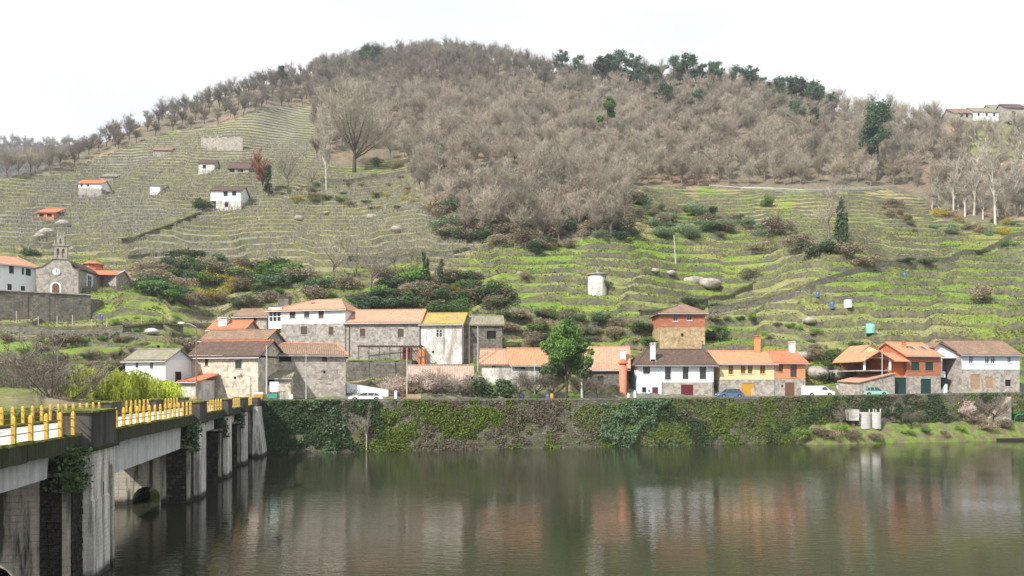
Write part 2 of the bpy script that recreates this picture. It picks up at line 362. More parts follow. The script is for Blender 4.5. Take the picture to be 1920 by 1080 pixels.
def ground(x, y):
    """height of the terraced ground"""
    x = np.asarray(x, float); y = np.asarray(y, float); az = x/y
    fa = np.clip((az-AZ0)/(AZ1-AZ0)*(NA-1), 0, NA-1.001); fy = np.clip((y-YF[0])/.5, 0, len(YF)-1.001)
    i = fa.astype(int); j = fy.astype(int); a = fa-i; b = fy-j
    z = (Zs[i, j]*(1-a)+Zs[i+1, j]*a)*(1-b)+(Zs[i, j+1]*(1-a)+Zs[i+1, j+1]*a)*b
    u = 960+1400*az; v = HZ-1400*(z-CH)/y
    return tz(z, amp(u, v, x, y, z)*(z > 7.7), phase(az, z))
def gpoint(u, v, ymin=60):
    """the ground point seen at photo position (u, v)"""
    ys = np.arange(ymin, 720, .25); xs = (u-960)/F*ys; zs = ground(xs, ys); vv = HZ-1400*(zs-CH)/ys
    i = int(np.argmax(vv <= v)) if (vv <= v).any() else int(np.argmin(vv))
    return Vector((xs[i], ys[i], zs[i]))
NL = int(math.floor(float(Q(np.array(ZC.max())))))+3
rows = []     # list of (Y, Z, kind) ; kind 0 = front flat, 1 = riser, 2 = tread
ia = np.arange(NA); ylev = np.empty((NA, NL))
for i in range(NA):
    c = ic[i]; zz = Zs[i, :c+1]; qq = np.maximum.accumulate(Q(zz)+phase(azs[i], zz)); yy = YF[:c+1]
    qk = np.arange(NL); yk = np.interp(qk, qq, yy)
    j0 = qk > qq[-1]
    yk[j0] = YC[i]+(qk[j0]-qq[-1])*3.2
    ylev[i] = yk
zlev = Qi(np.arange(NL))
def zsm(Y):
    fy = np.clip((Y-YF[0])/.5, 0, len(YF)-1.001); j = fy.astype(int); b = fy-j
    return Zs[ia, j]*(1-b)+Zs[ia, j+1]*b
RY, RZ, RK = [], [], []
left = (YS < WX/np.maximum(1-WS*azs, .3)-.01)
y0 = np.maximum(YS, 41)
f0 = np.maximum(ylev[:, 0], y0+6)
RY.append(y0-.2); RZ.append(np.where(left, -1.5, -2.)); RK.append(0)
RY.append(y0+np.where(left, 1.5, .25)); RZ.append(np.where(left, .9, 0.)); RK.append(0)
RY.append(y0+np.where(left, 4.5, .45)); RZ.append(np.where(left, 4.2, roadZ(azs*y0))); RK.append(0)
for t in (.12, .25, .38, .5, .62, .74, .86, .96):
    yy = y0+4.5*left+(f0-y0-4.5*left)*t; RY.append(yy); RZ.append(zsm(yy)+(fbm(azs*yy/3, yy/3, 3)-.5)*.5*left); RK.append(0)
XR = lambda Y: azs*Y
for q in range(NL):
    yk = np.maximum(ylev[:, q], f0*.999+q*.001); past_ = ylev[:, q] > YC
    yn = np.maximum(ylev[:, q+1], yk+.1) if q+1 < NL else yk+4
    x = azs*yk; u = 960+1400*azs; zk = zsm(yk); ph_ = phase(azs, zk); v = HZ-1400*(zk-CH)/yk
    a = amp(u, v, x, yk, zk)*(~past_)
    h = Qi(q+1-ph_)-Qi(q-ph_)
    rgh = (fbm(x/2.3, yk/2.3+q*7, 3)-.5)
    zb = zk-.02; zt = zk+a*.52*h*(1+.5*rgh)
    RY.append(yk-.10-.12*a); RZ.append(zb+.05*rgh); RK.append(2)
    RY.append(yk+.08*a+.25*rgh*a); RZ.append(zt); RK.append(1)
    for t in (.3, .7):
        yy = yk+(yn-yk)*t; zz = np.where(past_ | (yy > YC), zsm(yy), zk*(1-a)+a*(zk+h*.52)+(h*t)*(1-a)+a*h*.48*t)
        nz_ = (fbm(azs*yy/1.7+q, yy/1.7, 3)-.5)
        RY.append(yy); RZ.append(zz+nz_*.55*(1-.4*a)); RK.append(2)
RY = np.array(RY); RZ = np.array(RZ); NR = len(RY)
RX = RY*azs[None, :]
V = np.stack([RX, RY, RZ], 2).reshape(-1, 3)
UU = 960+1400*RX/RY; VV = HZ-1400*(RZ-CH)/RY
fo, vi, ri = regions(UU, VV, RX, RY)
n1 = fbm(RX/9, RY/9, 4)[..., None]; n2 = fbm(RX/30+5, RY/30, 3)[..., None]; n3 = fbm(RX/3, RY/3+8, 3)[..., None]
cv = lambda c: np.array(c)[None, None, :]
gr = cv((.18, .275, .045)); gr2 = cv((.22, .28, .06)); ol = cv((.265, .245, .14)); ye = cv((.36, .33, .10)); tan = cv((.35, .29, .18)); bra = cv((.34, .22, .14)); br = cv((.20, .175, .13)); gy = cv((.26, .245, .215)); dk = cv((.12, .12, .07))
def bl(a, b, w_): return a*(1-w_)+b*w_
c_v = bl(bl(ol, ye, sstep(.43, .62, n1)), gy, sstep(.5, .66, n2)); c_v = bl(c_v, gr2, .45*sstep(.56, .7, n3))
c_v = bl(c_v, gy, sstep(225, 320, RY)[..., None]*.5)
c_v = bl(c_v, tan, .6*(sstep(440, 480, VV)*sstep(300, 480, UU))[..., None]*sstep(.35, .6, n1))
c_r = bl(bl(gr, gr2, sstep(.4, .65, n1)), tan, .55*sstep(.56, .68, n2)); c_r = bl(c_r, dk, .6*sstep(.6, .75, n3))
c_r = bl(c_r, bl(bra, tan, n3), .65*(1-sstep(440, 520, VV))[..., None]*sstep(.42, .55, n1)*(1-sstep(1600, 1700, UU)[..., None]*.6))
c_f = bl(bl(br, bra, .5*sstep(.45, .7, n1)), dk, .5*sstep(.5, .7, n3)); c_f = bl(c_f, gr2, .5*((UU > 1800) & (VV < 300))[..., None])
c_s = bl(bl(gr2, tan, sstep(.4, .6, n1)), dk, sstep(.45, .6, n3)*.6); c_s = bl(c_s, gr, .9*((inpoly([(-600, 640), (335, 640), (335, 700), (-600, 705)], UU, VV) | inpoly([(-600, 775), (470, 775), (470, 1080), (-600, 1080)], UU, VV)))[..., None]*sstep(.3, .5, n1))
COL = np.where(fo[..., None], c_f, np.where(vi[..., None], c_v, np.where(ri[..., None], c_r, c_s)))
flat = (RY-wallY(RX) < 9) & (RX > -20.3-.218*RY) & (RY > wallY(RX)-2); COL = np.where(flat[..., None], bl(cv((.2, .19, .17)), gr2, .4*n3), COL)
ii, jx = np.meshgrid(np.arange(NR-1), np.arange(NA-1), indexing='ij')
b0 = ii*NA+jx; FC = np.stack([b0, b0+1, b0+NA+1, b0+NA], 2).reshape(-1, 4)
RKa = np.array(RK); mi = np.zeros((NR-1, NA-1), int)
ris = RKa[1:] == 1; keep = fbm(RX[1:, 1:]/4+50, RY[1:, 1:]/4, 3) > np.where(vi[1:, 1:], .30, .42)
mi[ris] = (keep[ris] | True) & ~(fo[1:, 1:][ris])
q = N('hillside_grass', .95, .1); at = q.n('ShaderNodeVertexColor', layer_name='Col')
c = q.mix(1.0, at.outputs[0], q.ramp(q.noise(.9, 6, .75), [(.28, .55), (.72, 1.45)]), 'MULTIPLY')
c = q.mix(1.0, c, q.ramp(q.noise(7, 3, .7), [(.3, .72), (.7, 1.28)]), 'MULTIPLY')
c = q.mix(q.math('MULTIPLY', q.ramp(q.noise(1.9, 5, .75), [(.55, 0.), (.66, 1.)]), .45), c, (.09, .085, .05))
q.bump(q.noise(3.5, 6, .8), 1.0, .35); M['hill'] = q.out(c)
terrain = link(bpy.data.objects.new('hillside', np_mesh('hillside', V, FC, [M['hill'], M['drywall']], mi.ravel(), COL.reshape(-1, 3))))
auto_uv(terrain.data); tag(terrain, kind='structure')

# far ridge on the left, fading
ua = np.linspace(-1100, 330, 160); ya = np.linspace(0, 1, 26); UA, T_ = np.meshgrid(ua, ya, indexing='ij')
YA = 620+T_*380; top = np.interp(UA, [-1100, -300, 0, 60, 130, 200, 330], [250, 262, 270, 272, 274, 290, 330])
ZA = (CH+(HZ-top)/1400*1000)*(T_**.85)+40*(1-T_)+(fbm(UA/80, T_*5, 4)-.5)*36*T_*(1-T_)*2
Vh = np.stack([(UA-960)/1400*YA, YA, ZA], 2)
nA, nB = UA.shape; i_, j_ = np.meshgrid(np.arange(nA-1), np.arange(nB-1), indexing='ij'); b0 = i_*nB+j_
q = N('far_wood_floor', 1, .05); M['farhill'] = q.out(q.ramp(q.noise(.02, 6, .7), [(.35, (.075, .065, .048)), (.65, (.12, .10, .075))]))
hills = link(bpy.data.objects.new('hills', np_mesh('hills', Vh.reshape(-1, 3), np.stack([b0, b0+nB, b0+nB+1, b0+1], 2).reshape(-1, 4), M['farhill'], smooth=True))); tag(hills, kind='structure')

# river bed and water
q = N('river_water', .03, .5); q.b.inputs['IOR'].default_value = 1.33; q.b.inputs['Specular IOR Level'].default_value = .5
q.b.inputs['Base Color'].default_value = (.030, .032, .020, 1)
h1 = q.noise(1.1, 3, .55, sc3=(.8, 1.8, 1)); h2 = q.noise(5.5, 2, .5, sc3=(.6, 1.7, 1)); h3 = q.noise(.09, 2, .5)
amp_ = q.ramp(h3, [(.35, .35), (.65, 1.)])
hh = q.math('MULTIPLY', q.math('ADD', q.math('MULTIPLY', h1, .42), q.math('MULTIPLY', h2, .10)), amp_)
q.bump(hh, .5, .12)
rr = q.ramp(h3, [(.35, .015), (.65, .045)]); q.l(rr, q.b.inputs['Roughness'])
M['water'] = q.m
mb = MB(); mb.quad((-420, -60, 0), (420, -60, 0), (420, 235, 0), (-420, 235, 0)); tag(mb.build('river', M['water']), kind='structure')
mb = MB(); mb.quad((-420, -60, -3), (420, -60, -3), (420, 235, -3), (-420, 235, -3)); tag(mb.build('river_bed', paint('river_mud', (.05, .045, .03))), kind='structure')

# road on the quay
ASPH = paint('asphalt', (.17, .165, .155), .15, 2, .9)
mb = MB(); xs = np.linspace(-38, 160, 60)
for a, b in zip(xs[:-1], xs[1:]):
    mb.quad((a, wallY(a)+.9, float(roadZ(a))+.10), (b, wallY(b)+.9, float(roadZ(b))+.10), (b, wallY(b)+6.5, float(roadZ(b))+.10), (a, wallY(a)+6.5, float(roadZ(a))+.10))
tag(mb.build('quay_road', ASPH), kind='structure')

# ---------------------------------------------------------------- river wall, parapet and ivy
def _grassify(m):
    nt_ = m.node_tree; b = nt_.nodes['Principled BSDF']; src = b.inputs['Base Color'].links[0].from_socket
    g = nt_.nodes.new('ShaderNodeNewGeometry'); n = nt_.nodes.new('ShaderNodeTexNoise'); n.inputs['Scale'].default_value = .33; n.inputs['Detail'].default_value = 8; n.inputs['Roughness'].default_value = .75; nt_.links.new(g.outputs['Position'], n.inputs['Vector'])
    r = nt_.nodes.new('ShaderNodeValToRGB'); r.color_ramp.elements[0].position = .44; r.color_ramp.elements[1].position = .56; nt_.links.new(n.outputs[0], r.inputs[0])
    n2 = nt_.nodes.new('ShaderNodeTexNoise'); n2.inputs['Scale'].default_value = 1.5; n2.inputs['Detail'].default_value = 5; nt_.links.new(g.outputs['Position'], n2.inputs['Vector'])
    c = nt_.nodes.new('ShaderNodeValToRGB'); c.color_ramp.elements[0].position = .35; c.color_ramp.elements[0].color = (.085, .095, .035, 1); c.color_ramp.elements[1].position = .65; c.color_ramp.elements[1].color = (.20, .19, .09, 1); nt_.links.new(n2.outputs[0], c.inputs[0])
    x = nt_.nodes.new('ShaderNodeMix'); x.data_type = 'RGBA'; nt_.links.new(r.outputs[0], x.inputs[0]); nt_.links.new(src, x.inputs[6]); nt_.links.new(c.outputs[0], x.inputs[7]); nt_.links.new(x.outputs[2], b.inputs['Base Color'])
_grassify(M['drywall'])
RW = thing('river_wall', 'long stone river wall with dark parapet, covered in ivy and moss', 'wall', (0, WX, 0))
NXW, NZW = 560, 22; xw = np.linspace(-37, 150, NXW); zw = np.linspace(-2, 1, NZW)
XW, TW = np.meshgrid(xw, np.linspace(0, 1, NZW), indexing='ij'); ZW = -2+TW*(roadZ(XW)+2.02)
dd = (fbm(XW/1.1, ZW/.8, 4)-.5)*.45+(1-TW)*-.5
VWm = np.stack([XW, wallY(XW)+dd-.1-WX, ZW], 2)
i_, j_ = np.meshgrid(np.arange(NXW-1), np.arange(NZW-1), indexing='ij'); b0 = i_*NZW+j_
M['riverwall'] = masonry('river_wall_stone', (.10, .09, .07), (.19, .17, .135), (.035, .033, .025), .5, .3, stain=(.05, .055, .03), stf=.8, moss=.85, mort=.04)
me = np_mesh('wall_face', VWm.reshape(-1, 3), np.stack([b0, b0+NZW, b0+NZW+1, b0+1], 2).reshape(-1, 4), M['riverwall']); auto_uv(me); link(bpy.data.objects.new('wall_face', me), RW)
mb = MB()
for a, b in zip(xs[:-1], xs[1:]):
    za, zb_ = float(roadZ(a)), float(roadZ(b)); ya_, yb_ = wallY(a), wallY(b)
    mb.hexa([(a, ya_-.12, za+.02), (b, yb_-.12, zb_+.02), (b, yb_+.35, zb_+.02), (a, ya_+.35, za+.02), (a, ya_-.12, za+.42), (b, yb_-.12, zb_+.42), (b, yb_+.35, zb_+.42), (a, ya_+.35, za+.42)])
mb.build('parapet', M['granite_dark'], RW)
def leaves(P, size, seed, flat=None, el=1.0, nrm=None):
    """P (n,3) points -> quad leaves with random tilt"""
    r = np.random.RandomState(seed); n = len(P)
    a = r.normal(size=(n, 3)); 
    if nrm is not None: a = a*.75+np.array(nrm)
    a /= np.linalg.norm(a, axis=1, keepdims=True)
    b = np.cross(a, r.normal(size=(n, 3))); b /= np.linalg.norm(b, axis=1, keepdims=True); c = np.cross(a, b)
    s = (size*(.6+.8*r.rand(n)))[:, None] if np.isscalar(size) else (size*(.6+.8*r.rand(n)))[:, None]
    Vv = np.stack([P-b*s*.5, P+c*s*.5*el, P+b*s*.5, P-c*s*.5*el], 1).reshape(-1, 3)
    return Vv, np.arange(4*n).reshape(-1, 4)
rs = np.random.RandomState(3)
def wall_ivy(name, label, um, dens, n, mat, size, seed, out=.25, thr=.5, nf=3.0):
    r = np.random.RandomState(seed); u = r.uniform(um[0], um[1], n); az = (u-960)/1400; Y = WX/(1-WS*az); X = az*Y
    t = r.rand(n); z = t*(roadZ(X)+.3); m = fbm(X/nf+seed, z/nf*1.2+seed*3, 4)
    m2 = m+dens(u, t); k_ = m2 > thr; X, z, mm = X[k_], z[k_], (m2-thr)[k_]
    d = r.rand(len(X))*(out*(.35+np.clip(mm*6, 0, 1.6)))
    P = np.stack([X, wallY(X)-.25-d-(1-z/7)*.25, z], 1)
    Vv, Fv = leaves(P, size, seed, nrm=(0, -.8, .35))
    o = link(bpy.data.objects.new(name, np_mesh(name, Vv, Fv, mat))); tag(o, label, 'creeper', kind='stuff')
M['ivy'] = leafmat('dark_ivy_leaves', (.075, .125, .05)); M['ivy_blue'] = leafmat('bluish_ivy_leaves', (.095, .155, .08)); M['moss'] = leafmat('bright_green_leaves', (.19, .27, .045)); M['drybr'] = leafmat('dry_bramble', (.115, .095, .065), trans=.1)
M['lf_mid'] = leafmat('olive_green_leaves', (.13, .165, .05))
g_ = lambda u, c, w: np.exp(-((u-c)/w)**2)
wall_ivy('ivy', 'dark ivy on the left end of the river wall', (495, 720), lambda u, t: .10-.10*(u > 640), 26000, M['ivy'], .22, 5)
wall_ivy('ivy', 'thin green moss and creeper film over most of the river wall', (495, 1920), lambda u, t: .01-.16*g_(u, 1060, 90), 62000, M['lf_mid'], .2, 31, thr=.5, out=.12, nf=6)
wall_ivy('ivy', 'bright green creeper spread over the middle of the river wall', (640, 1560), lambda u, t: .10*g_(u, 860, 110)+.06*g_(u, 1420, 120)-.14*g_(u, 1050, 90)-.06*(t > .85), 62000, M['moss'], .20, 9, thr=.53)
wall_ivy('ivy', 'bluish ivy hanging from the parapet below the white house', (1080, 1300), lambda u, t: -.14+.36*g_(u, 1180+40*(t-.5), 22+38*t)+.04*t-.03, 13000, M['ivy_blue'], .24, 13, out=.55, thr=.55, nf=2)
wall_ivy('ivy', 'bluish ivy clump near the left end of the river wall', (560, 680), lambda u, t: -.06+.26*g_(u, 618, 24), 3500, M['ivy_blue'], .26, 14, out=.6, thr=.55, nf=2)
wall_ivy('ivy', 'dark ivy patches on the right half of the river wall', (1180, 1920), lambda u, t: .04+.03*(u > 1550), 46000, M['ivy'], .24, 15, thr=.54)
wall_ivy('bramble', 'dry brown bramble stems trailing over the river wall', (640, 1760), lambda u, t: .06*g_(u, 870, 60)+.05*g_(u, 1330, 80)-.02, 38000, M['drybr'], .2, 17, thr=.56)
# ---------------------------------------------------------------- the bridge
def zc(Y): return 7.15-.0045*(Y-28)
def BP(Y, t, z): return Vector((-12.9-.218*Y+t*.977, Y+t*.213, z))
def concrete(name, c, stain, f, board=.0, streak=.5):
    q = N(name, .9, .2); a = q.ramp(q.noise(1.3, 6, .7), [(.3, tuple(x*.8 for x in c)), (.7, tuple(x*1.12 for x in c))])
    st = q.ramp(q.noise(1.0, 7, .7, sc3=(1.6, 1.6, .16)), [(.47, 0.), (.60, 1.)]); a = q.mix(q.math('MULTIPLY', st, f), a, stain)
    a = q.mix(q.math('MULTIPLY', q.ramp(q.noise(7, 4, .7), [(.5, 0.), (.75, 1.)]), .35), a, stain)
    h = q.noise(9, 4)
    sz = q.n('ShaderNodeSeparateXYZ'); q.l(q.pos(), sz.inputs[0]); wet = q.ramp(q.math('ADD', q.math('MULTIPLY', sz.outputs[2], .5), q.math('MULTIPLY', q.noise(1.5, 4), .35)), [(.30, 1.), (.48, 0.)]); a = q.mix(q.math('MULTIPLY', wet, .9), a, (.012, .012, .011))
    if board:
        s = q.n('ShaderNodeSeparateXYZ'); q.l(q.pos(), s.inputs[0])
        fz = q.math('FRACT', q.math('MULTIPLY', s.outputs[2], 1/board)); ln = q.ramp(fz, [(0, 0.), (.07, 1.), (.93, 1.), (1, 0.)])
        a = q.mix(q.math('MULTIPLY', q.math('MULTIPLY', q.math('SUBTRACT', 1.0, ln), q.ramp(q.noise(1.2, 3), [(.4, 0.), (.65, 1.)])), .6), a, stain); h = q.math('ADD', q.math('MULTIPLY', h, .3), ln)
    q.bump(h, .5, .03); return q.out(a)
M['conc_light'] = concrete('pale_board_marked_concrete', (.70, .665, .60), (.11, .10, .085), .75, .22)
M['conc_beam'] = concrete('smooth_grey_concrete', (.60, .60, .59), (.30, .29, .27), .5)
M['conc_dark'] = concrete('blackened_concrete', (.095, .09, .082), (.028, .027, .025), .75)
M['conc_mid'] = concrete('weathered_concrete', (.42, .385, .32), (.05, .046, .04), .95, .3)
M['conc_kerb'] = concrete('mossy_kerb_concrete', (.065, .065, .045), (.03, .04, .012), .9)
M['pier_stone'] = masonry('black_stained_pier_stone', (.028, .026, .023), (.075, .066, .056), (.012, .012, .01), .5, .3, stain=(.02, .02, .02), stf=.7)
q = N('moss_crust', .95, .1); M['mosscrust'] = q.out(q.ramp(q.noise(2.2, 6, .8), [(.42, (.05, .05, .03)), (.55, (.17, .18, .03)), (.7, (.40, .37, .05))]))
M['deck'] = concrete('pale_bridge_deck', (.52, .51, .49), (.36, .35, .33), .5)
M['yellow'] = paint('yellow_post_paint', (.54, .35, .06), .22, 6, .75, dirt=.5, dirtc=(.35, .2, .03)); M['railrust'] = plain('rusty_rail', (.30, .19, .08), .8)
BR = thing('road_bridge', 'narrow concrete road bridge on tall pilastered piers crossing the river at left', 'bridge', (-25, 60, 0))
PIERS = [(8, 12.2, 5.3), (35.9, 39.6, 5.3), (62.0, 65.0, 4.4), (76.5, 79.2, 4.9), (89, 91.6, 5.0)]
def strip(mb, ya, yb, t0, t1, z0, z1, n=20, m=0):
    ys = np.linspace(ya, yb, n+1)
    for a, b in zip(ys[:-1], ys[1:]):
        mb.hexa([BP(a, t0, zc(a)+z0), BP(a, t1, zc(a)+z0), BP(b, t1, zc(b)+z0), BP(b, t0, zc(b)+z0), BP(a, t0, zc(a)+z1), BP(a, t1, zc(a)+z1), BP(b, t1, zc(b)+z1), BP(b, t0, zc(b)+z1)], m)
mb = MB(); strip(mb, 3, 103.5, -6.85, -.31, -.5, -.10); mb.build('deck', M['deck'], BR)
for t0, t1 in ((-.31, .02), (-7.2, -6.87)):
    mb = MB(); ys = np.linspace(3, 103, 120); r = random.Random(4)
    for a, b in zip(ys[:-1], ys[1:]):
        j = r.uniform(-.03, .03); mb.hexa([BP(a, t0, zc(a)-.78+j), BP(a, t1+j*.5, zc(a)-.74+j), BP(b, t1+j*.5, zc(b)-.74+j), BP(b, t0, zc(b)-.78+j), BP(a, t0, zc(a)), BP(a, t1+j*.5, zc(a)), BP(b, t1+j*.5, zc(b)), BP(b, t0, zc(b))])
    k_ = mb.build('kerb', M['conc_kerb'], BR)
    mb = MB(); ys = np.linspace(3, 103, 260)
    for a, b in zip(ys[:-1], ys[1:]):
        h = .03+.11*r.random(); mb.hexa([BP(a, t0+.02, zc(a)), BP(a, t1+.03, zc(a)-.05*r.random()), BP(b, t1+.03, zc(b)-.02), BP(b, t0+.02, zc(b)), BP(a, t0+.05, zc(a)+h*.5), BP(a, t1-.02, zc(a)+h), BP(b, t1-.02, zc(b)+h*.7), BP(b, t0+.05, zc(b)+h*.3)])
    mb.build('moss', M['mosscrust'], k_)
# girders
for (a, b, bz) in ((13.5, 33.8, 5.3), (40.5, 60.2, 4.4), (66.5, 75.0, 5.12), (80.5, 88.0, 5.2), (93, 99.5, 5.2)):
    for t1 in (-.62, -6.1):
        mb = MB(); n = 8
        for k in range(n):
            y0_, y1_ = a+(b-a)*k/n, a+(b-a)*(k+1)/n; o = .25*(k == n-1)
            mb.hexa([BP(y0_, t1-.4, bz), BP(y0_, t1, bz), BP(y1_-o, t1, bz), BP(y1_-o, t1-.4, bz), BP(y0_, t1-.4, zc(y0_)-.52), BP(y0_, t1, zc(y0_)-.52), BP(y1_, t1, zc(y1_)-.52), BP(y1_, t1-.4, zc(y1_)-.52)])
        mb.build('girder', M['conc_beam'], BR)
for i, (a, b, tz_) in enumerate(PIERS):
    near = a-1.7; far = b+.6; tb = -1.75 if i > 1 else -1.15
    arch = [(-4.2, -2.15)]
    xl = -7.3 if i < 3 else -5.6
    pts = [(xl, -3), (-4.25, -3), (-4.25, .35)]+[(-3.2-1.05*math.cos(x), .35+1.05*math.sin(x)) for x in np.linspace(0.15, math.pi-.15, 9)]+[(-2.15, .35), (-2.15, -3), (tb, -3), (tb, tz_), (xl, tz_)]
    mb = MB(); n = len(pts); mb.add([BP(near, t, z) for t, z in pts]+[BP(far, t, z) for t, z in pts], [tuple(range(n)), tuple(range(2*n-1, n-1, -1))]+[(k, k+n, (k+1) % n+n, (k+1) % n) for k in range(n)])
    P_ = mb.build('pier', M['conc_mid'], BR)
    # dark stone end of the wall
    mb = MB(); p = [BP(near+.03, tb+.002, -3), BP(near+.03, -.02, -3), BP(far, -.02, -3), BP(far, tb+.002, -3), BP(near+.03, tb+.002, tz_-.15), BP(near+.03, -.02, tz_-.15), BP(far, -.02, tz_-.15), BP(far, tb+.002, tz_-.15)]; mb.hexa(p)
    mb.build('stone_core', M['pier_stone'], P_)
    mb = MB(); mb.hexa([BP(near-.04, -.22, -3), BP(near-.04, .03, -3), BP(near+.3, .03, -3), BP(near+.3, -.22, -3), BP(near-.04, -.22, tz_-.2), BP(near-.04, .03, tz_-.2), BP(near+.3, .03, tz_-.2), BP(near+.3, -.22, tz_-.2)])
    mb.build('corner_strip', M['conc_mid'], P_)
    mb = MB(); mb.hexa([BP(near-.15, -7.4, tz_), BP(near-.15, .1, tz_), BP(far, .1, tz_), BP(far, -7.4, tz_), BP(near-.15, -7.4, tz_+.18), BP(near-.15, .1, tz_+.18), BP(far, .1, tz_+.18), BP(far, -7.4, tz_+.18)])
    mb.build('bearing_ledge', M['conc_mid'], P_)
    if i == 1:   # rough stones that can be told apart on the near pier
        r = random.Random(5); sm = []
        for k in range(4):
            m_ = MB(); q_ = [(x*(1+r.uniform(-.12, .12)), y*(1+r.uniform(-.2, .2)), z*(1+r.uniform(-.12, .12))) for x, y, z in [(-.5, -.5, -.5), (.5, -.5, -.5), (.5, .5, -.5), (-.5, .5, -.5), (-.42, -.6, .45), (.42, -.6, .45), (.5, .5, .5), (-.5, .5, .5)]]; m_.hexa(q_); sm.append(m_.mesh('stone', M['pier_stone']))
        off = parent_loc(P_)
        z = -.6
        while z < 4.9:
            h = r.uniform(.26, .42); x = tb+.02
            while x < -.26:
                w_ = min(r.uniform(.28, .55), -.22-x)
                o = link(bpy.data.objects.new('stone', sm[r.randrange(4)]), P_); c_ = BP(near+.03, x+w_/2, z+h/2); o.location = c_-off; o.scale = (w_*.94, r.uniform(.14, .24), h*.92); o.rotation_euler.z = .21; x += w_
            y_ = near+.32
            while y_ < a:
                w_ = min(r.uniform(.3, .6), a-y_+.05)
                o = link(bpy.data.objects.new('stone', sm[r.randrange(4)]), P_); c_ = BP(y_+w_/2, -.0, z+h/2); o.location = c_-off; o.scale = (r.uniform(.12, .22), w_*.94, h*.92); o.rotation_euler.z = .21; y_ += w_
            z += h
    for t0, t1 in ((-.9, .42), (-7.6, -6.3)):
        mb = MB(); zlow = 5.2 if (i > 2 and t0 < -2) else -3
        if i == 1 and t0 > -2:   # long slot near the far end of the river face
            ysl = [a, a+2.15, a+2.3, b-.95, b-.35, b]; 
            for (y0_, y1_, zt, zb_) in ((a, b-.95, 6.45, -3), (b-.35, b, 6.45, -3), (b-.95, b-.35, 6.45, 5.35)):
                mb.hexa([BP(y0_, t0, zb_), BP(y0_, t1, zb_), BP(y1_, t1, zb_), BP(y1_, t0, zb_), BP(y0_, t0, zt), BP(y0_, t1, zt), BP(y1_, t1, zt), BP(y1_, t0, zt)])
            mb.hexa([BP(b-.95, t0, -3), BP(b-.95, t1-.3, -3), BP(b-.35, t1-.3, -3), BP(b-.35, t0, -3), BP(b-.95, t0, 5.35), BP(b-.95, t1-.3, 5.35), BP(b-.35, t1-.3, 5.35), BP(b-.35, t0, 5.35)], 1)
            mb.hexa([BP(a+1.75, t1-.01, 1.4), BP(a+1.75, t1+.012, 1.4), BP(a+1.86, t1+.012, 1.4), BP(a+1.86, t1-.01, 1.4), BP(a+1.8, t1-.01, 4.6), BP(a+1.8, t1+.012, 4.6), BP(a+1.95, t1+.012, 4.6), BP(a+1.95, t1-.01, 4.6)], 1)
            mb.hexa([BP(a-.02, t0+.1, -3), BP(a-.02, t1+.06, -3), BP(b-1.0, t1+.06, -3), BP(b-1.0, t0+.1, -3), BP(a-.02, t0+.1, 3.9), BP(a-.02, t1+.06, 3.9), BP(b-1.0, t1+.06, 3.9), BP(b-1.0, t0+.1, 3.9)])
        else:
            mb.hexa([BP(a, t0, zlow), BP(a, t1, zlow), BP(b, t1, zlow), BP(b, t0, zlow), BP(a, t0, 6.45), BP(a, t1, 6.45), BP(b, t1, 6.45), BP(b, t0, 6.45)])
        mb.build('pilaster', [M['conc_light'], M['conc_dark']], P_)
        e = 0 if t0 < -2 else .06
        mb = MB(); zt = zc(a)+1.05
        mb.hexa([BP(a-.05, t0, 6.45), BP(a-.05, t1+e, 6.45), BP(b+.05, t1+e, 6.45), BP(b+.05, t0, 6.45), BP(a-.05, t0, zt), BP(a-.05, t1+e, zt), BP(b+.05, t1+e, zt), BP(b+.05, t0, zt)])
        k_ = mb.build('parapet_block', M['conc_dark'], P_)
        mb = MB(); mb.hexa([BP(a-.15, t0-.05, zt), BP(a-.15, t1+e+.08, zt), BP(b+.15, t1+e+.08, zt), BP(b+.15, t0-.05, zt), BP(a-.15, t0-.05, zt+.12), BP(a-.15, t1+e+.08, zt+.10), BP(b+.15, t1+e+.08, zt+.10), BP(b+.15, t0-.05, zt+.12)])
        mb.build('cap', M['mosscrust'], P_)
    mb = MB()
    for t0, t1 in ((-.9, .5), ):
        mb.hexa([BP(a-.12, t0, 6.2), BP(a-.12, .6, 6.3), BP(b+.12, .6, 6.3), BP(b+.12, t0, 6.2), BP(a-.12, t0, 6.5), BP(a-.12, .66, 6.5), BP(b+.12, .66, 6.5), BP(b+.12, t0, 6.5)])
    mb.build('corbel', M['conc_kerb'], P_)
# abutment
mb = MB(); mb.hexa([BP(98.5, -7.4, -3), BP(98.5, .2, -3), BP(106, .2, -3), BP(106, -7.4, -3), BP(98.5, -7.4, 6.4), BP(98.5, .2, 6.4), BP(106, .2, 6.4), BP(106, -7.4, 6.4)]); A_ = mb.build('abutment', M['conc_mid'], BR)
mb = MB(); mb.hexa([BP(97.5, .2, -3), BP(97.5, 1.9, -3), BP(104, 1.9, -3), BP(104, .2, -3), BP(98.3, .2, 6.6), BP(98.3, .75, 6.6), BP(104, .75, 6.6), BP(104, .2, 6.6)]); mb.build('buttress', M['conc_light'], A_)
mb = MB(); mb.hexa([BP(100, -.5, 6.4), BP(100, .6, 6.4), BP(103.5, .6, 6.4), BP(103.5, -.5, 6.4), BP(100, -.5, 7.8), BP(100, .6, 7.8), BP(103.5, .6, 7.8), BP(103.5, -.5, 7.8)]); mb.build('end_block', M['conc_dark'], A_)
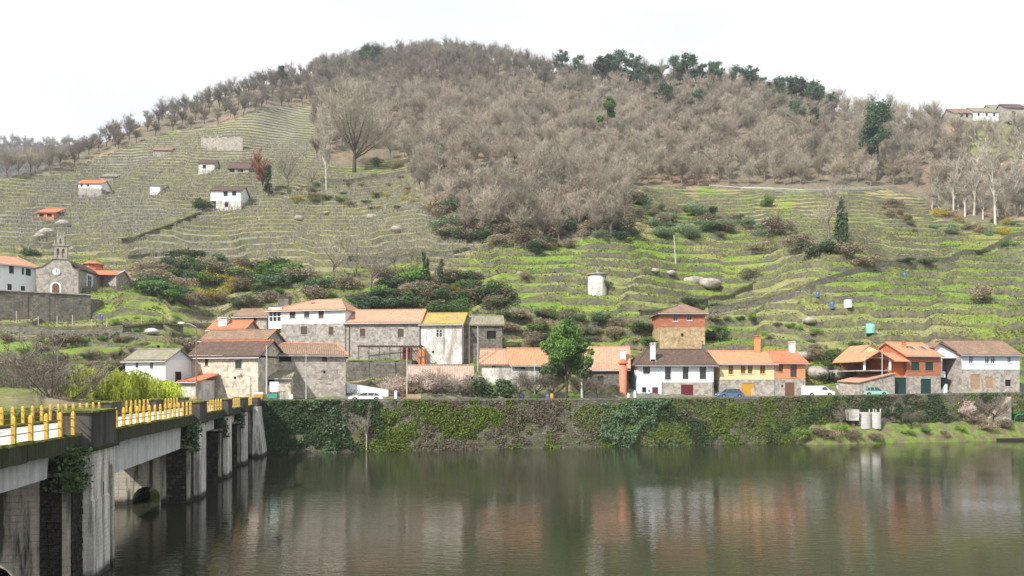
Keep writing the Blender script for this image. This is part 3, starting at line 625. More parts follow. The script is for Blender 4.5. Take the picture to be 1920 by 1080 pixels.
# railing posts
mb = MB()
for x0 in (-.072, .014): mb.box(x0, x0+.058, -.075, .075, 0, .62)
mb.box(-.072, .072, -.075, .075, .62, .98)
hw = .072
prof = [(.98, 1.), (1.04, .94), (1.09, .76), (1.125, .45), (1.14, .12)]
for (z0, s0), (z1, s1) in zip(prof[:-1], prof[1:]):
    mb.hexa([(-hw*s0, -.075*s0, z0), (hw*s0, -.075*s0, z0), (hw*s0, .075*s0, z0), (-hw*s0, .075*s0, z0), (-hw*s1, -.075*s1, z1), (hw*s1, -.075*s1, z1), (hw*s1, .075*s1, z1), (-hw*s1, .075*s1, z1)])
post_me = mb.mesh('post', M['yellow'])
mb = MB(); mb.box(-.085, .085, -.07, .07, 0, .98)
bays = [(15, 35.3, 1.6), (40.4, 61.4, 1.44), (65.9, 75.9, 1.45), (80.2, 88.5, 1.45), (92.6, 99.4, 1.45)]
ps = ['nearest the left edge', 'between first and second blocks', 'between second and third blocks', 'between third and fourth blocks', 'before the shore']
for side, tt in (('the river side', -.14), ('the far side', -7.0)):
    for bi, (a, b, sp) in enumerate(bays):
        n = max(2, int(round((b-a)/sp))); c_ = BP((a+b)/2, tt, zc((a+b)/2))
        rt = thing('railing', f'yellow railing on {side} of bridge, {ps[bi]}', 'railing', c_, group='yellow railings along the bridge')
        for k in range(n+1):
            y = a+(b-a)*k/n; o = link(bpy.data.objects.new('post', post_me), rt); o.location = BP(y, tt, zc(y)+.01)-c_; o.rotation_euler.z = math.pi/2+.2145
        for h in (.42, .80):
            mb = MB(); mb.tube(BP(a-.5, tt, zc(a)+h), BP(b+.5, tt, zc(b)+h), .022, n=5); mb.build('rail', M['railrust'], rt)
# ivy hanging at the piers
r = np.random.RandomState(8)
for (Yc, t, z0, z1, n, w_) in ((34.6, .0, 4.6, 6.6, 1500, .55), (61.3, -.2, 4.0, 6.5, 1800, .7), (76, -.2, 4.2, 6.2, 700, .6), (88.5, -.2, 4.4, 6.2, 500, .5)):
    P = np.array([BP(Yc+r.normal()*w_*.7, t+r.normal()*.3, r.uniform(z0, z1)) for _ in range(n)])
    Vv, Fv = leaves(P, .16 if Yc < 40 else .22, 3); o = link(bpy.data.objects.new('ivy', np_mesh('ivy', Vv, Fv, M['ivy']))); tag(o, 'dark ivy hanging beside the bridge pier', 'creeper', kind='stuff')
# ---------------------------------------------------------------- buildings
class Fr:
    """a vertical facade plane given by where its two ends stand; d along it, n to the back"""
    def __init__(s, u0, Y0, u1, Y1):
        s.P = Vector(((u0-960)/F*Y0, Y0)); q = Vector(((u1-960)/F*Y1, Y1)); s.L = (q-s.P).length; s.d = (q-s.P)/s.L; s.n = Vector((-s.d.y, s.d.x))
    def T(s, a, t, z): p = s.P+s.d*a+s.n*t; return Vector((p.x, p.y, z))
    def px(s, u, v, t=0):
        az = (u-960)/F; o = s.P+s.n*t; a = (az*o.y-o.x)/(s.d.x-az*s.d.y); Y = o.y+a*s.d.y
        return a, CH-(v-HZ)/F*Y
    def sub(s, a, t, ang):     # a frame starting at local (a,t), direction turned by ang from d
        f = Fr.__new__(Fr); p = s.T(a, t, 0); f.P = Vector((p.x, p.y)); c, q = math.cos(ang), math.sin(ang)
        f.d = Vector((s.d.x*c-s.d.y*q, s.d.x*q+s.d.y*c)); f.n = Vector((-f.d.y, f.d.x)); f.L = 1; return f
def facade(mb, T, s0, s1, z0, z1, holes=(), t=0, rev=.2, m=0):
    hs = [(max(s0, a), min(s1, b), max(z0, c), min(z1, d)) for a, b, c, d in holes if b > s0 and a < s1 and d > z0 and c < z1]
    xs = sorted({s0, s1, *[h[0] for h in hs], *[h[1] for h in hs]}); zs_ = sorted({z0, z1, *[h[2] for h in hs], *[h[3] for h in hs]})
    for a, b in zip(xs[:-1], xs[1:]):
        for c, d in zip(zs_[:-1], zs_[1:]):
            x, z = (a+b)/2, (c+d)/2
            if any(h[0] < x < h[1] and h[2] < z < h[3] for h in hs): continue
            mb.quad(T(a, t, c), T(b, t, c), T(b, t, d), T(a, t, d), m)
    for a, b, c, d in hs:
        r = t+rev
        mb.quad(T(a, t, c), T(b, t, c), T(b, r, c), T(a, r, c), m); mb.quad(T(a, t, d), T(a, r, d), T(b, r, d), T(b, t, d), m)
        mb.quad(T(a, t, c), T(a, r, c), T(a, r, d), T(a, t, d), m); mb.quad(T(b, t, c), T(b, t, d), T(b, r, d), T(b, r, c), m)
def bx(mb, T, a, b, t0, t1, c, d, m=0): mb.box(a, b, t0, t1, c, d, m, T)
STY = {'shut': ('wood', 'wood'), 'shutg': ('darkgreen', 'darkgreen'), 'glass': ('winwhite', 'glass'), 'glassw': ('wood', 'glass'), 'glasso': ('ochre', 'glass'), 'dark': ('wood', 'dark'), 'hole': (None, 'dark'), 'glassg': ('wingrey', 'glass'), 'bluew': ('winwhite', 'glass'),
       'd_red': ('darkred', 'darkred'), 'd_green': ('darkgreen', 'darkgreen'), 'd_ochre': ('ochre', 'ochre'), 'd_brown': ('brown', 'brown'), 'd_wood': ('wood_light', 'wood_light'), 'd_bluew': ('winwhite', 'bluewhite'), 'd_dark': ('wood', 'dark'), 'd_grey': ('wingrey', 'wingrey')}
def opening(root, T, s0, s1, z0, z1, sty, sill=None, t=0):
    fm, pm = STY[sty]; door = sty.startswith('d_'); shut = sty.startswith('shut')
    nm = 'door' if door else 'window'; w_ = s1-s0; fw = min(.08, w_*.12)
    if fm is None:
        mb = MB(); mb.quad(T(s0, t+.19, z0), T(s1, t+.19, z0), T(s1, t+.19, z1), T(s0, t+.19, z1)); return mb.build('window', M[pm], root)
    mb = MB(); a, b = t+.06, t+.16
    bx(mb, T, s0, s1, a, b, z1-fw, z1); bx(mb, T, s0, s1, a, b, z0, z0+(fw if not door else .02)); bx(mb, T, s0, s0+fw, a, b, z0+fw, z1-fw); bx(mb, T, s1-fw, s1, a, b, z0+fw, z1-fw)
    if not door and not shut and w_ > .5: bx(mb, T, (s0+s1)/2-.03, (s0+s1)/2+.03, a+.01, b, z0+fw, z1-fw)
    if not door and not shut and z1-z0 > 1.3: bx(mb, T, s0+fw, s1-fw, a+.01, b-.01, z0+(z1-z0)*.62, z0+(z1-z0)*.62+.05)
    o = mb.build(nm, M[fm], root)
    mb = MB()
    if shut or door and pm != 'dark':
        n = max(2, int(w_/.22)); ww = (w_-2*fw)/n
        for k in range(n): bx(mb, T, s0+fw+k*ww+.012, s0+fw+(k+1)*ww-.012, a+.04, b+.01, z0+.03, z1-fw)
        bx(mb, T, s0+.01, s1-.01, b+.012, b+.03, z0+.01, z1-.01)
        mb.build('panel' if door else 'shutter', M[pm], o)
    else:
        mb.quad(T(s0+.01, b-.03, z0+.01), T(s1-.01, b-.03, z0+.01), T(s1-.01, b-.03, z1-.01), T(s0+.01, b-.03, z1-.01)); mb.build('pane', M[pm], o)
        if pm == 'dark':
            mb = MB(); mb.quad(T(s0, b+.03, z0), T(s1, b+.03, z0), T(s1, b+.03, z1), T(s0, b+.03, z1)); mb.build('inner_shade', M['dark'], o)
    if sill and not door:
        mb = MB(); bx(mb, T, s0-.12, s1+.12, t-.08, t+.05, z0-.10, z0-.003); mb.build('sill', M[sill], o)
    return o
def ridge_tube(mb, pts, r=.13):
    for a, b in zip(pts[:-1], pts[1:]):
        a, b = Vector(a), Vector(b); n = max(1, int((b-a).length/.45))
        for k in range(n): mb.tube(a.lerp(b, k/n), a.lerp(b, (k+1)/n-.004), r, r*.86, n=6)
def roof_planes(root, T, s0, s1, t0, t1, ze, zr, kind, mat, oh=.4, r0=None, r1=None, rt=None, ridge=None, th=.16, zb=None, gut=True, caps=True):
    """eaves rectangle (s0,s1)x(t0,t1) at ze, ridge from r0 to r1 at depth rt, height zr"""
    a, b, c, d = s0-oh, s1+oh, t0-oh, t1+oh; rt = (t0+t1)/2 if rt is None else rt
    slope = (zr-ze)/max(rt-t0, .3); zl = ze-oh*slope; zb = zl if zb is None else zb
    if kind == 'gable': r0 = a if r0 is None else r0; r1 = b if r1 is None else r1
    A, B_, C_, D_ = T(a, c, zl), T(b, c, zl), T(b, d, zb), T(a, d, zb)
    mb = MB()
    if kind == 'shed':
        mb.slab([A, B_, T(b, d, zr), T(a, d, zr)], th); cp = [[T(a, d, zr), T(b, d, zr)]]
    else:
        E, G = T(r0, rt, zr), T(r1, rt, zr)
        mb.slab([A, B_, G, E], th); mb.slab([C_, D_, E, G], th); cp = [[E, G]]
        if r0 > a+.05: mb.slab([D_, A, E], th); cp.append([A, E]); 
        if r1 < b-.05: mb.slab([B_, C_, G], th); cp.append([B_, G])
    rf = mb.build('roof', M[mat], root)
    if caps:
        mb = MB()
        for p in cp: ridge_tube(mb, [x+Vector((0, 0, .02)) for x in p])
        mb.build('ridge_tiles', M[ridge or mat], rf)
    # eave: rows of tile ends
    mb = MB(); n = max(2, int((b-a)/.28)); 
    for k in range(n): mb.tube(T(a+(k+.5)*(b-a)/n, c-.02, zl-.02), T(a+(k+.5)*(b-a)/n, c+.4, zl-.02+.4*slope), .1, n=5, caps=False)
    mb.build('tile_ends', M[mat], rf)
    if gut:
        mb = MB(); mb.tube(T(a, c-.1, zl-.14), T(b, c-.1, zl-.14), .075, n=6); mb.build('gutter', M['gutter'], rf)
    return rf
def chimney(root, base, w_, h, mat, d=None, cap=True, flare=False, rnd_=False):
    mb = MB(); x, y, z = base; d = d or w_
    if rnd_: mb.tube((x, y, z-1), (x, y, z+h), w_/2, n=12)
    else: mb.box(x-w_/2, x+w_/2, y-d/2, y+d/2, z-1, z+h)
    if flare: mb.hexa([(x-w_, y-d/2, z-.2), (x+w_, y-d/2, z-.2), (x+w_, y+d/2, z-.2), (x-w_, y+d/2, z-.2), (x-w_/2, y-d/2, z+.55), (x+w_/2, y-d/2, z+.55), (x+w_/2, y+d/2, z+.55), (x-w_/2, y+d/2, z+.55)])
    o = mb.build('chimney', M[mat], root)
    if cap:
        mb = MB(); k = .1
        mb.box(x-w_/2-k, x+w_/2+k, y-d/2-k, y+d/2+k, z+h, z+h+.1)
        for sx in (-1, 1):
            for sy in (-1, 1): mb.box(x+sx*w_*.35-.05, x+sx*w_*.35+.05, y+sy*d*.35-.05, y+sy*d*.35+.05, z+h+.1, z+h+.32)
        mb.box(x-w_/2-k, x+w_/2+k, y-d/2-k, y+d/2+k, z+h+.32, z+h+.42); mb.build('chimney_cap', M[mat], o)
    return o
def house(name, label, f, z0, segs, depth, wins=(), roof=None, chims=(), side=None, cat='house', group=None, sill=None, pipes=(), roofs_extra=None, leftw=(), rightw=()):
    """segs: (u0,u1,vtop,vbottom,material[,'L'/'R'/'LR' = carries that side wall]); wins: (u0,v0,u1,v1,style)"""
    fr = Fr(*f); T = fr.T; mid = T(fr.L/2, depth/2, z0); root = thing(name, label, cat, mid, group=group)
    W_ = []
    for (ua, va, ub, vb, st) in wins:
        s0, zt = fr.px(ua, va); s1, _ = fr.px(ub, va); zb_ = fr.px((ua+ub)/2, vb)[1]; W_.append((s0, s1, zb_, zt, st))
    nw = {}
    info = []
    for sg in segs:
        ua, ub, va, vb, mt = sg[:5]; sd_ = sg[5] if len(sg) > 5 else 'LR'
        s0 = 0 if ua is None else fr.px(ua, va)[0]; s1 = fr.L if ub is None else fr.px(ub, va)[0]; um = (f[0] if ua is None else ua)*.5+(f[2] if ub is None else ub)*.5
        zt = fr.px(um, va)[1]; zb_ = z0-1.2 if vb is None else fr.px(um, vb)[1]
        t_off = .0 if vb is not None or len([1 for q_ in segs if q_[3] is not None]) == 0 else .03
        hs = [(w0, w1, w2, w3) for (w0, w1, w2, w3, st) in W_ if s0-.2 < (w0+w1)/2 < s1+.2 and zb_-.3 < (w2+w3)/2 < zt+.3]
        hs = [(a, b, max(c, zb_+.01), min(d, zt-.01)) for a, b, c, d in hs]
        mb = MB(); facade(mb, T, s0, s1, zb_, zt, hs, t=t_off)
        if 'L' in sd_: mb.quad(T(s0, depth, zb_), T(s0, t_off, zb_), T(s0, t_off, zt), T(s0, depth, zt))
        if 'R' in sd_: mb.quad(T(s1, t_off, zb_), T(s1, depth, zb_), T(s1, depth, zt), T(s1, t_off, zt))
        mb.quad(T(s1, depth, zb_), T(s0, depth, zb_), T(s0, depth, zt), T(s1, depth, zt))
        mb.quad(T(s0, t_off, zt), T(s1, t_off, zt), T(s1, depth, zt), T(s0, depth, zt))
        nm = 'wall'; info.append((s0, s1, zb_, zt, mt))
        mb.build(nm, M[mt], root)
    for (a, b, c, d, st) in W_: opening(root, T, a, b, c, d, st, sill)
    ze = max(i[3] for i in info)
    if roof:
        k = dict(roof); kind = k.pop('kind'); mat = k.pop('mat'); dd = k.pop('depth', depth)
        rt = k.pop('rt', dd/2); v = k.pop('v'); uu = k.pop('u', None); ev = k.pop('ev', None)
        if ev is not None: ze = fr.px((f[0]+f[2])/2, ev)[1]
        um = sum(uu)/2 if uu else (f[0]+f[2])/2
        zr = fr.px(um, v, rt if kind != 'shed' else dd)[1]
        r0 = fr.px(uu[0], v, rt)[0] if uu else None; r1 = fr.px(uu[1], v, rt)[0] if uu else None
        if kind == 'gable': r0 = r1 = None
        roof_planes(root, T, 0, fr.L, 0, dd, ze, zr, kind, mat, r0=r0, r1=r1, rt=rt, **k)
        if kind == 'gable':
            for s_, w_ in ((0.0, info[0][4]), (fr.L, info[0][4])):
                mb = MB(); e = .02
                mb.add([T(s_, 0, ze), T(s_, dd, ze), T(s_, rt, zr-.1), T(s_+(.15 if s_ == 0 else -.15), 0, ze), T(s_+(.15 if s_ == 0 else -.15), dd, ze), T(s_+(.15 if s_ == 0 else -.15), rt, zr-.1)], [(0, 1, 2), (3, 5, 4), (0, 2, 5, 3), (1, 4, 5, 2)])
                mb.build('gable_wall', M[side or w_], root)
    for (u, vt, vb, wd, mt, *o) in chims:
        t_ = o[0] if o else depth*.4; s_, zt = fr.px(u, vt, t_); zb_ = fr.px(u, vb, t_)[1]; p = T(s_, t_, zb_)
        chimney(root, p, wd, zt-zb_-.42, mt, flare='flare' in o[1:])
    for (u, vt, vb, mt) in pipes:
        s_, zt = fr.px(u, vt); zb_ = fr.px(u, vb)[1]; mb = MB(); mb.tube(T(s_, -.09, zb_), T(s_, -.09, zt), .055, n=6); mb.build('drain_pipe', M[mt], root)
    for ang, ws, (a0, t0) in ((-math.pi/2, leftw, (0, None)), (math.pi/2, rightw, (fr.L, 0))):
        for (ta, tb, za, zb_, st) in ws:
            # windows on a side wall, ta..tb measured from the front corner, heights above z0
            g = fr.sub(a0, 0, math.pi/2) if ang > 0 else fr.sub(0, 0, math.pi/2)
            sgn = 1 if ang > 0 else -1
            TT = (lambda s, t, z, g=g, sgn=sgn: Vector((g.P.x+g.d.x*s+g.n.x*t*sgn-g.n.x*.17*sgn, g.P.y+g.d.y*s+g.n.y*t*sgn-g.n.y*.17*sgn, z)))
            opening(root, TT, ta, tb, z0+za, z0+zb_, st)
    return root, fr
def gz(u, Y): return float(ground((u-960)/F*Y, Y))
# --- river row, from the left
house('white_shed', 'small white shed with mossy grey tiled roof above the willow', (235, 106, 310, 104), 7.8, [(None, None, 674, None, 'white')], 5.4,
      [(281, 678, 287, 692, 'glassg'), (254, 679, 259, 690, 'glassg')], dict(kind='gable', mat='t_grey', v=655), side='bluewhite', rightw=[(1.9, 3.0, 1.2, 3.6, 'd_dark')])  # bluish gable on a white shed: the side's shade is put into its colour
house('lean_to', 'low annex with bright orange tiled roof between white shed and cream stone house', (338, 105, 368, 104), 7.4, [(None, None, 713, None, 'dirtywhite')], 3.5, [], dict(kind='shed', mat='t_red', v=702), cat='shed')
house('stone_house', 'cream rubble stone house with dark brown roofs beside the bridge end', (353, 109, 484, 106.5), 7.5,
      [(None, 418, 666, None, 'cream_stone', 'LR'), (418, None, 670, None, 'cream_stone', 'LR')], 7.5,
      [(384, 673, 390, 686, 'dark'), (441, 675, 453, 691, 'glassw'), (387, 704, 391, 709, 'hole'), (438, 706, 443, 711, 'hole')],
      dict(kind='gable', mat='t_brown', v=640, ev=667, ridge='t_red'), sill='granite')
house('stone_house', 'stone house under long brown roof, right behind the cream rubble house', (378, 119, 497, 117), 11, [(None, None, 636, None, 'granite')], 6, [(477, 640, 483, 648, 'dark')], dict(kind='gable', mat='t_old', v=619), rightw=[(2, 3, 4, 5.2, 'dark')])
house('stone_house', 'low stone house with orange roof and thick white chimney', (392, 127, 458, 126), 14, [(None, None, 616, None, 'granite')], 5, [], dict(kind='gable', mat='t_red', v=601), [(420, 596, 612, 1.4, 'white', 1.5)])
house('stone_house', 'granite house with faded brown roof left of the glazed white gallery', (440, 143, 500, 142), 17, [(None, None, 592, None, 'granite')], 6, [(472, 594, 481, 606, 'shut')], dict(kind='gable', mat='t_old', v=579), cat='house')
big, bf = house('manor_house', 'large two storey house, white upper floor over granite, salmon hipped roof', (503, 137, 647, 134), 14.2,
      [(527, None, 580, 607, 'white', 'R'), (527, None, 607, None, 'granite_ashlar', 'LR')], 9,
      [(543, 581, 554, 596, 'shut'), (570, 582, 580, 596, 'glassg'), (597, 582, 607, 596, 'shut'), (564, 612, 576, 627, 'shut'), (616, 613, 625, 628, 'shut')],
      dict(kind='hip', mat='t_pink', v=562, u=(592, 640), ev=580), [(534, 556, 574, 2.0, 'granite_dark', 6), (587, 567, 576, .6, 'granite', 3.0)], sill='granite')
def gallery():
    T = bf.T; mb = MB(); s0, s1 = bf.px(503, 600)[0], bf.px(527, 600)[0]; z0, z1 = bf.px(515, 616)[1], bf.px(515, 580)[1]
    w_ = s1-s0; zm = z0+(z1-z0)*.38
    bx(mb, T, s0, s1, .1, 6, z0, zm); bx(mb, T, s0, s1, .1, 6, z1-.35, z1+.4)
    for k in range(4): x = s0+(w_-.14)*k/3; bx(mb, T, x, x+.14, .1, .3, zm, z1-.35)
    bx(mb, T, s0, s1, .12, .28, zm+.8, zm+.9); bx(mb, T, s0, s0+.2, .3, 6, zm, z1-.35)
    o = mb.build('gallery', M['winwhite'], big)
    mb = MB(); mb.quad(T(s0, .35, zm), T(s1, .35, zm), T(s1, .35, z1-.3), T(s0, .35, z1-.3)); mb.build('pane', M['glass'], o)
    mb = MB(); bx(mb, T, s0, s0+.35, .2, .6, 13.5, z0); bx(mb, T, s0+.3, s1, 2.8, 3, 13.5, z0); mb.build('post', M['granite'], big)
    mb = MB(); bx(mb, T, s1-.7, s1-.25, .9, 1.2, 13.5, z0); mb.build('post', M['cream'], big)
gallery()
house('stone_house', 'long plain granite house with faded pink tiled roof behind the pergola', (648, 134.2, 787, 133), 14.6, [(None, None, 603, None, 'granite_ashlar')], 8,
      [(675, 616, 685, 631, 'shut'), (746, 617, 757, 632, 'shut')], dict(kind='gable', mat='t_pink', v=581), pipes=[(655, 605, 668, 'wood'), (786, 605, 650, 'gutter')], sill='granite')
bpy.data.objects[-1] if False else None
house('white_house', 'weathered white house with roof covered in yellow moss', (789, 132.9, 866, 132), 14.4, [(None, None, 606, None, 'dirtywhite')], 7.5,
      [(800, 618, 808, 641, 'd_bluew'), (818, 618, 823, 632, 'glass'), (824, 618, 829, 632, 'glass'), (810, 658, 814, 662, 'hole')], dict(kind='gable', mat='t_moss', v=587), pipes=[(832, 608, 665, 'wingrey')])
house('ruined_house', 'ruined stone house with collapsing grey roof and one dark square window', (867, 134, 942, 134.5), 14.5, [(None, 930, 607, None, 'granite_dark'), (930, None, 612, None, 'granite_dark')], 6,
      [(913, 620, 930, 635, 'hole')], dict(kind='gable', mat='t_grey', v=592, ev=607, gut=False))
house('stone_barn', 'grey stone barn with arched opening and hipped brown and orange roof by the quay', (500, 111.5, 648, 114), 7.5, [(None, 585, 664, None, 'granite', 'L'), (585, None, 664, None, 'granite', 'R')], 9,
      [(523, 667, 546, 678, 'hole'), (604, 667, 613, 678, 'shut'), (606, 695, 610, 700, 'hole')], dict(kind='hip', mat='t_old', v=644, u=(532, 632), ridge='ridge_orange', ev=664), cat='barn')
house('annex', 'low cream annex with mossy roof in front of the grey stone barn', (484, 108.5, 545, 109.2), 7.5, [(None, None, 706, None, 'cream_stone')], 3.4,
      [(490, 711, 498, 723, 'dark'), (502, 711, 515, 723, 'dark')], dict(kind='shed', mat='t_grey', v=691, oh=.3), cat='shed')
house('tiled_shed', 'long low shed with pale pink tiled roof behind the white blossom branches', (768, 121, 885, 122), 8, [(None, None, 712, None, 'ocher_stone')], 6, [(800, 718, 812, 730, 'hole'), (850, 718, 862, 730, 'hole')], dict(kind='gable', mat='t_faded', v=685), cat='shed')
house('low_house', 'low house with old faded tiles on the left half, behind the round bush', (903, 126, 960, 126), 9, [(None, None, 680, None, 'dirtywhite')], 6.5, [(922, 682, 930, 690, 'glassg')], dict(kind='gable', mat='t_pink', v=655, gut=False))
house('low_house', 'low house with bright orange tiles left of the tall evergreen', (960, 125, 1032, 126), 9, [(None, None, 682, None, 'dirtywhite')], 7, [(965, 683, 985, 693, 'glassg'), (1010, 692, 1018, 700, 'glassg')], dict(kind='gable', mat='t_orange', v=653))
house('stone_barn', 'dark stone barn with big faded tiled roof right of the tall evergreen', (1095, 127, 1178, 126), 7.4, [(None, None, 690, None, 'granite_dark')], 9, [(1120, 705, 1132, 722, 'd_dark')], dict(kind='gable', mat='t_pink', v=650), [(1168, 655, 672, .9, 'white', 1.5)], cat='barn')
def tower_column():
    c = W(1168, 745, 124.3); z1 = CH-(682-HZ)/F*124.3; rt = thing('round_turret', 'narrow round terracotta turret with tiled cap beside the white riverside house', 'turret', (c.x, c.y, 7.2))
    mb = MB(); mb.lathe((c.x, c.y, 0), [(.62, 6.5), (.62, z1)], 20); mb.build('shaft', M['terracotta'], rt, smooth=True)
    mb = MB(); mb.lathe((c.x, c.y, 0), [(.85, z1), (.88, z1+.12), (.5, z1+.62), (.0, z1+.95)], 16); mb.build('cap', M['t_red'], rt)
tower_column()
house('white_house', 'white riverside house with brown hipped roof and three tall windows', (1196, 125, 1338, 126.2), 7.2,
      [(None, None, 681, 717, 'white'), (None, 1239, 717, None, 'bluewhite', 'L'), (1239, None, 717, None, 'granite', 'R')], 9,
      [(1206, 685, 1219, 701, 'glassw'), (1247, 684, 1258, 712, 'glassw'), (1280, 683, 1291, 711, 'glassw'), (1312, 682, 1324, 711, 'glassw'), (1223, 726, 1234, 749, 'd_red'), (1204, 726, 1212, 736, 'dark'), (1216, 731, 1219, 735, 'hole'), (1277, 721, 1300, 748, 'd_red')],
      dict(kind='hip', mat='t_brown', v=655, u=(1212, 1318), ev=681, oh=.6), [(1224, 643, 680, .75, 'white', 1.0, 'flare')], sill='winwhite', pipes=[(1240, 684, 746, 'winwhite'), (1334, 684, 745, 'gutter')])
house('cream_house', 'cream house with four ochre windows over granite, orange roof and ochre garage door', (1350, 127, 1452, 128), 7.2,
      [(None, None, 680, 712, 'cream'), (None, None, 712, None, 'granite')], 9,
      [(1366, 684, 1375, 702, 'glasso'), (1389, 684, 1398, 701, 'glasso'), (1402, 684, 1411, 701, 'glasso'), (1425, 683, 1435, 701, 'glasso'), (1391, 718, 1413, 745, 'd_ochre')],
      dict(kind='gable', mat='t_orange', v=658, oh=.5), [(1420, 629, 660, .85, 'orange', 4.2)], sill='cream')
house('orange_house', 'small orange house with brown garage door joined to the cream house', (1454, 128.2, 1510, 129), 7.2,
      [(None, None, 678, 710, 'orange'), (None, None, 710, None, 'granite')], 9,
      [(1460, 683, 1468, 697, 'glassw'), (1482, 682, 1494, 707, 'glassw'), (1472, 717, 1490, 744, 'd_brown'), (1465, 722, 1469, 726, 'hole')],
      dict(kind='hip', mat='t_red', v=657, u=(1440, 1492), ev=678, oh=.5), [(1485, 641, 662, .85, 'white', 4)], pipes=[(1453, 680, 742, 'gutter')], sill='orange')
# --- orange house with porch
Z0r = 7.5
oh_, of_ = house('brick_house', 'orange brick house with skylights, open timber porch and two dark green garage doors', (1700, 131, 1764, 133), Z0r,
      [(None, None, 665, 705, 'orange_brick'), (None, None, 705, None, 'granite')], 9,
      [(1709, 679, 1724, 694, 'shutg'), (1735, 679, 1750, 694, 'shutg'), (1727, 710, 1746, 738, 'd_green')], dict(kind='gable', mat='t_orange', v=643, oh=.45), [(1695, 641, 660, .55, 'orange', 2.5)], sill='orange_brick')
def orange_rest():
    T = of_.T; fx = of_.px
    for ua in (1702, 1724):   # skylights lying on the front roof slope
        s0, _ = fx(ua, 655, 2.5); ze = fx(1730, 665)[1]; zr = fx(1730, 643, 4.5)[1]; k = (zr-ze)/4.5
        mb = MB(); mb.hexa([T(s0, 1.6, ze+1.6*k+.05), T(s0+1.1, 1.6, ze+1.6*k+.05), T(s0+1.1, 2.9, ze+2.9*k+.05), T(s0, 2.9, ze+2.9*k+.05), T(s0, 1.6, ze+1.6*k+.17), T(s0+1.1, 1.6, ze+1.6*k+.17), T(s0+1.1, 2.9, ze+2.9*k+.17), T(s0, 2.9, ze+2.9*k+.17)]); o = mb.build('skylight', M['wingrey'], oh_)
        mb = MB(); mb.quad(T(s0+.1, 1.7, ze+1.7*k+.18), T(s0+1.0, 1.7, ze+1.7*k+.18), T(s0+1.0, 2.8, ze+2.8*k+.18), T(s0+.1, 2.8, ze+2.8*k+.18)); mb.build('pane', M['glass'], o)
    sa = fx(1668, 676)[0]; sp = fx(1617, 676)[0]; z_b = fx(1684, 706)[1]; z_e = fx(1684, 676)[1]
    g0, g1, gt = fx(1669, 708)[0], fx(1699, 708)[0], fx(1684, 708)[1]
    mb = MB(); facade(mb, T, sa, -.02, z_b, z_e, [], t=.6); mb.quad(T(sa, 8, z_b), T(sa, .6, z_b), T(sa, .6, z_e), T(sa, 8, z_e)); mb.build('wall', M['redorange'], oh_)
    mb = MB(); facade(mb, T, sa, -.02, 6.5, z_b, [(g0, g1-.1, 7.5, gt)], t=-.15); mb.quad(T(sa, 8, 6.5), T(sa, -.15, 6.5), T(sa, -.15, z_b), T(sa, 8, z_b)); mb.quad(T(sa, -.15, z_b), T(-.02, -.15, z_b), T(-.02, 8, z_b), T(sa, 8, z_b)); mb.build('wall', M['granite'], oh_)
    opening(oh_, T, g0, g1-.1, 7.5, gt, 'd_green', t=-.15)
    opening(oh_, T, sa+.1, sa+.9, z_b, z_e-.4, 'd_dark', t=.52)
    # porch: floor, posts, gabled roof whose ridge runs front to back
    sr = fx(1655, 660)[0]; zp = fx(1645, 694)[1]
    mb = MB(); bx(mb, T, sp, sa, -.4, 6, zp-.2, zp); mb.build('porch_floor', M['granite'], oh_)
    mb = MB(); bx(mb, T, sp, sa, 5.0, 5.2, zp, z_e); mb.build('back_wall', M['dark'] if False else M['brown'], oh_)
    for s_ in (sp+.1, sa-.25): mb = MB(); bx(mb, T, s_, s_+.28, -.35, -.07, zp, fx(1645, 671)[1]); mb.build('post', M['winwhite'], oh_)
    mb = MB(); bx(mb, T, sp, sa, -.3, -.15, fx(1645, 672)[1], fx(1645, 672)[1]+.18); ztop = fx(1650, 662)[1]; xm = (sp+sa)/2
    mb.tube(T(sp+.2, -.2, fx(1645, 671)[1]), T(xm, -.2, ztop), .08); mb.tube(T(sa-.2, -.2, fx(1645, 671)[1]), T(xm, -.2, ztop), .08); mb.tube(T(xm, -.2, fx(1645, 671)[1]), T(xm, -.2, ztop), .07); mb.build('truss', M['wood_light'], oh_)
    zl = fx(1617, 676)[1]-.1; zt = ztop+.35; se = -.02
    mb = MB(); mb.slab([T(sp-.5, -.8, zl), T(xm, -.8, zt), T(xm, 7, zt), T(sp-.5, 7, zl)][::-1], .15); mb.slab([T(xm, -.8, zt), T(sa+.5, -.8, zl+.1), T(sa+.5, 7, zl+.1), T(xm, 7, zt)][::-1], .15)
    mb.slab([T(sa+.3, -.9, z_e-.1), T(se, -.9, z_e-.1), T(se-.1, 3.0, z_e+1.5), T(xm+.2, 3.0, z_e+1.5)], .15)
    mb.slab([T(sp+.6, 3.2, zl+.4), T(xm+1.4, 3.1, fx(1675, 645)[1]), T(xm+1.4, 8, fx(1675, 645)[1]), T(sp+.6, 8, zl+.4)][::-1], .15)
    mb.slab([T(xm+1.4, 3.1, fx(1675, 645)[1]), T(-.3, 3.1, z_e+.9), T(-.3, 8, z_e+.9), T(xm+1.4, 8, fx(1675, 645)[1])][::-1], .15)
    mb.build('porch_roof', M['t_orange'], oh_)
    mb = MB(); mb.add([T(sp+.9, 3.15, zl+.5), T(-.4, 3.15, z_e+.8), T(xm+1.4, 3.15, fx(1675, 648)[1])], [(0, 1, 2)]); mb.build('gable_wall', M['cream'], oh_)
    # low lean-to wing on the left
    s0 = fx(1602, 715)[0]; s1 = sa-.02; za = fx(1602, 716)[1]; zb_ = fx(1660, 697)[1]
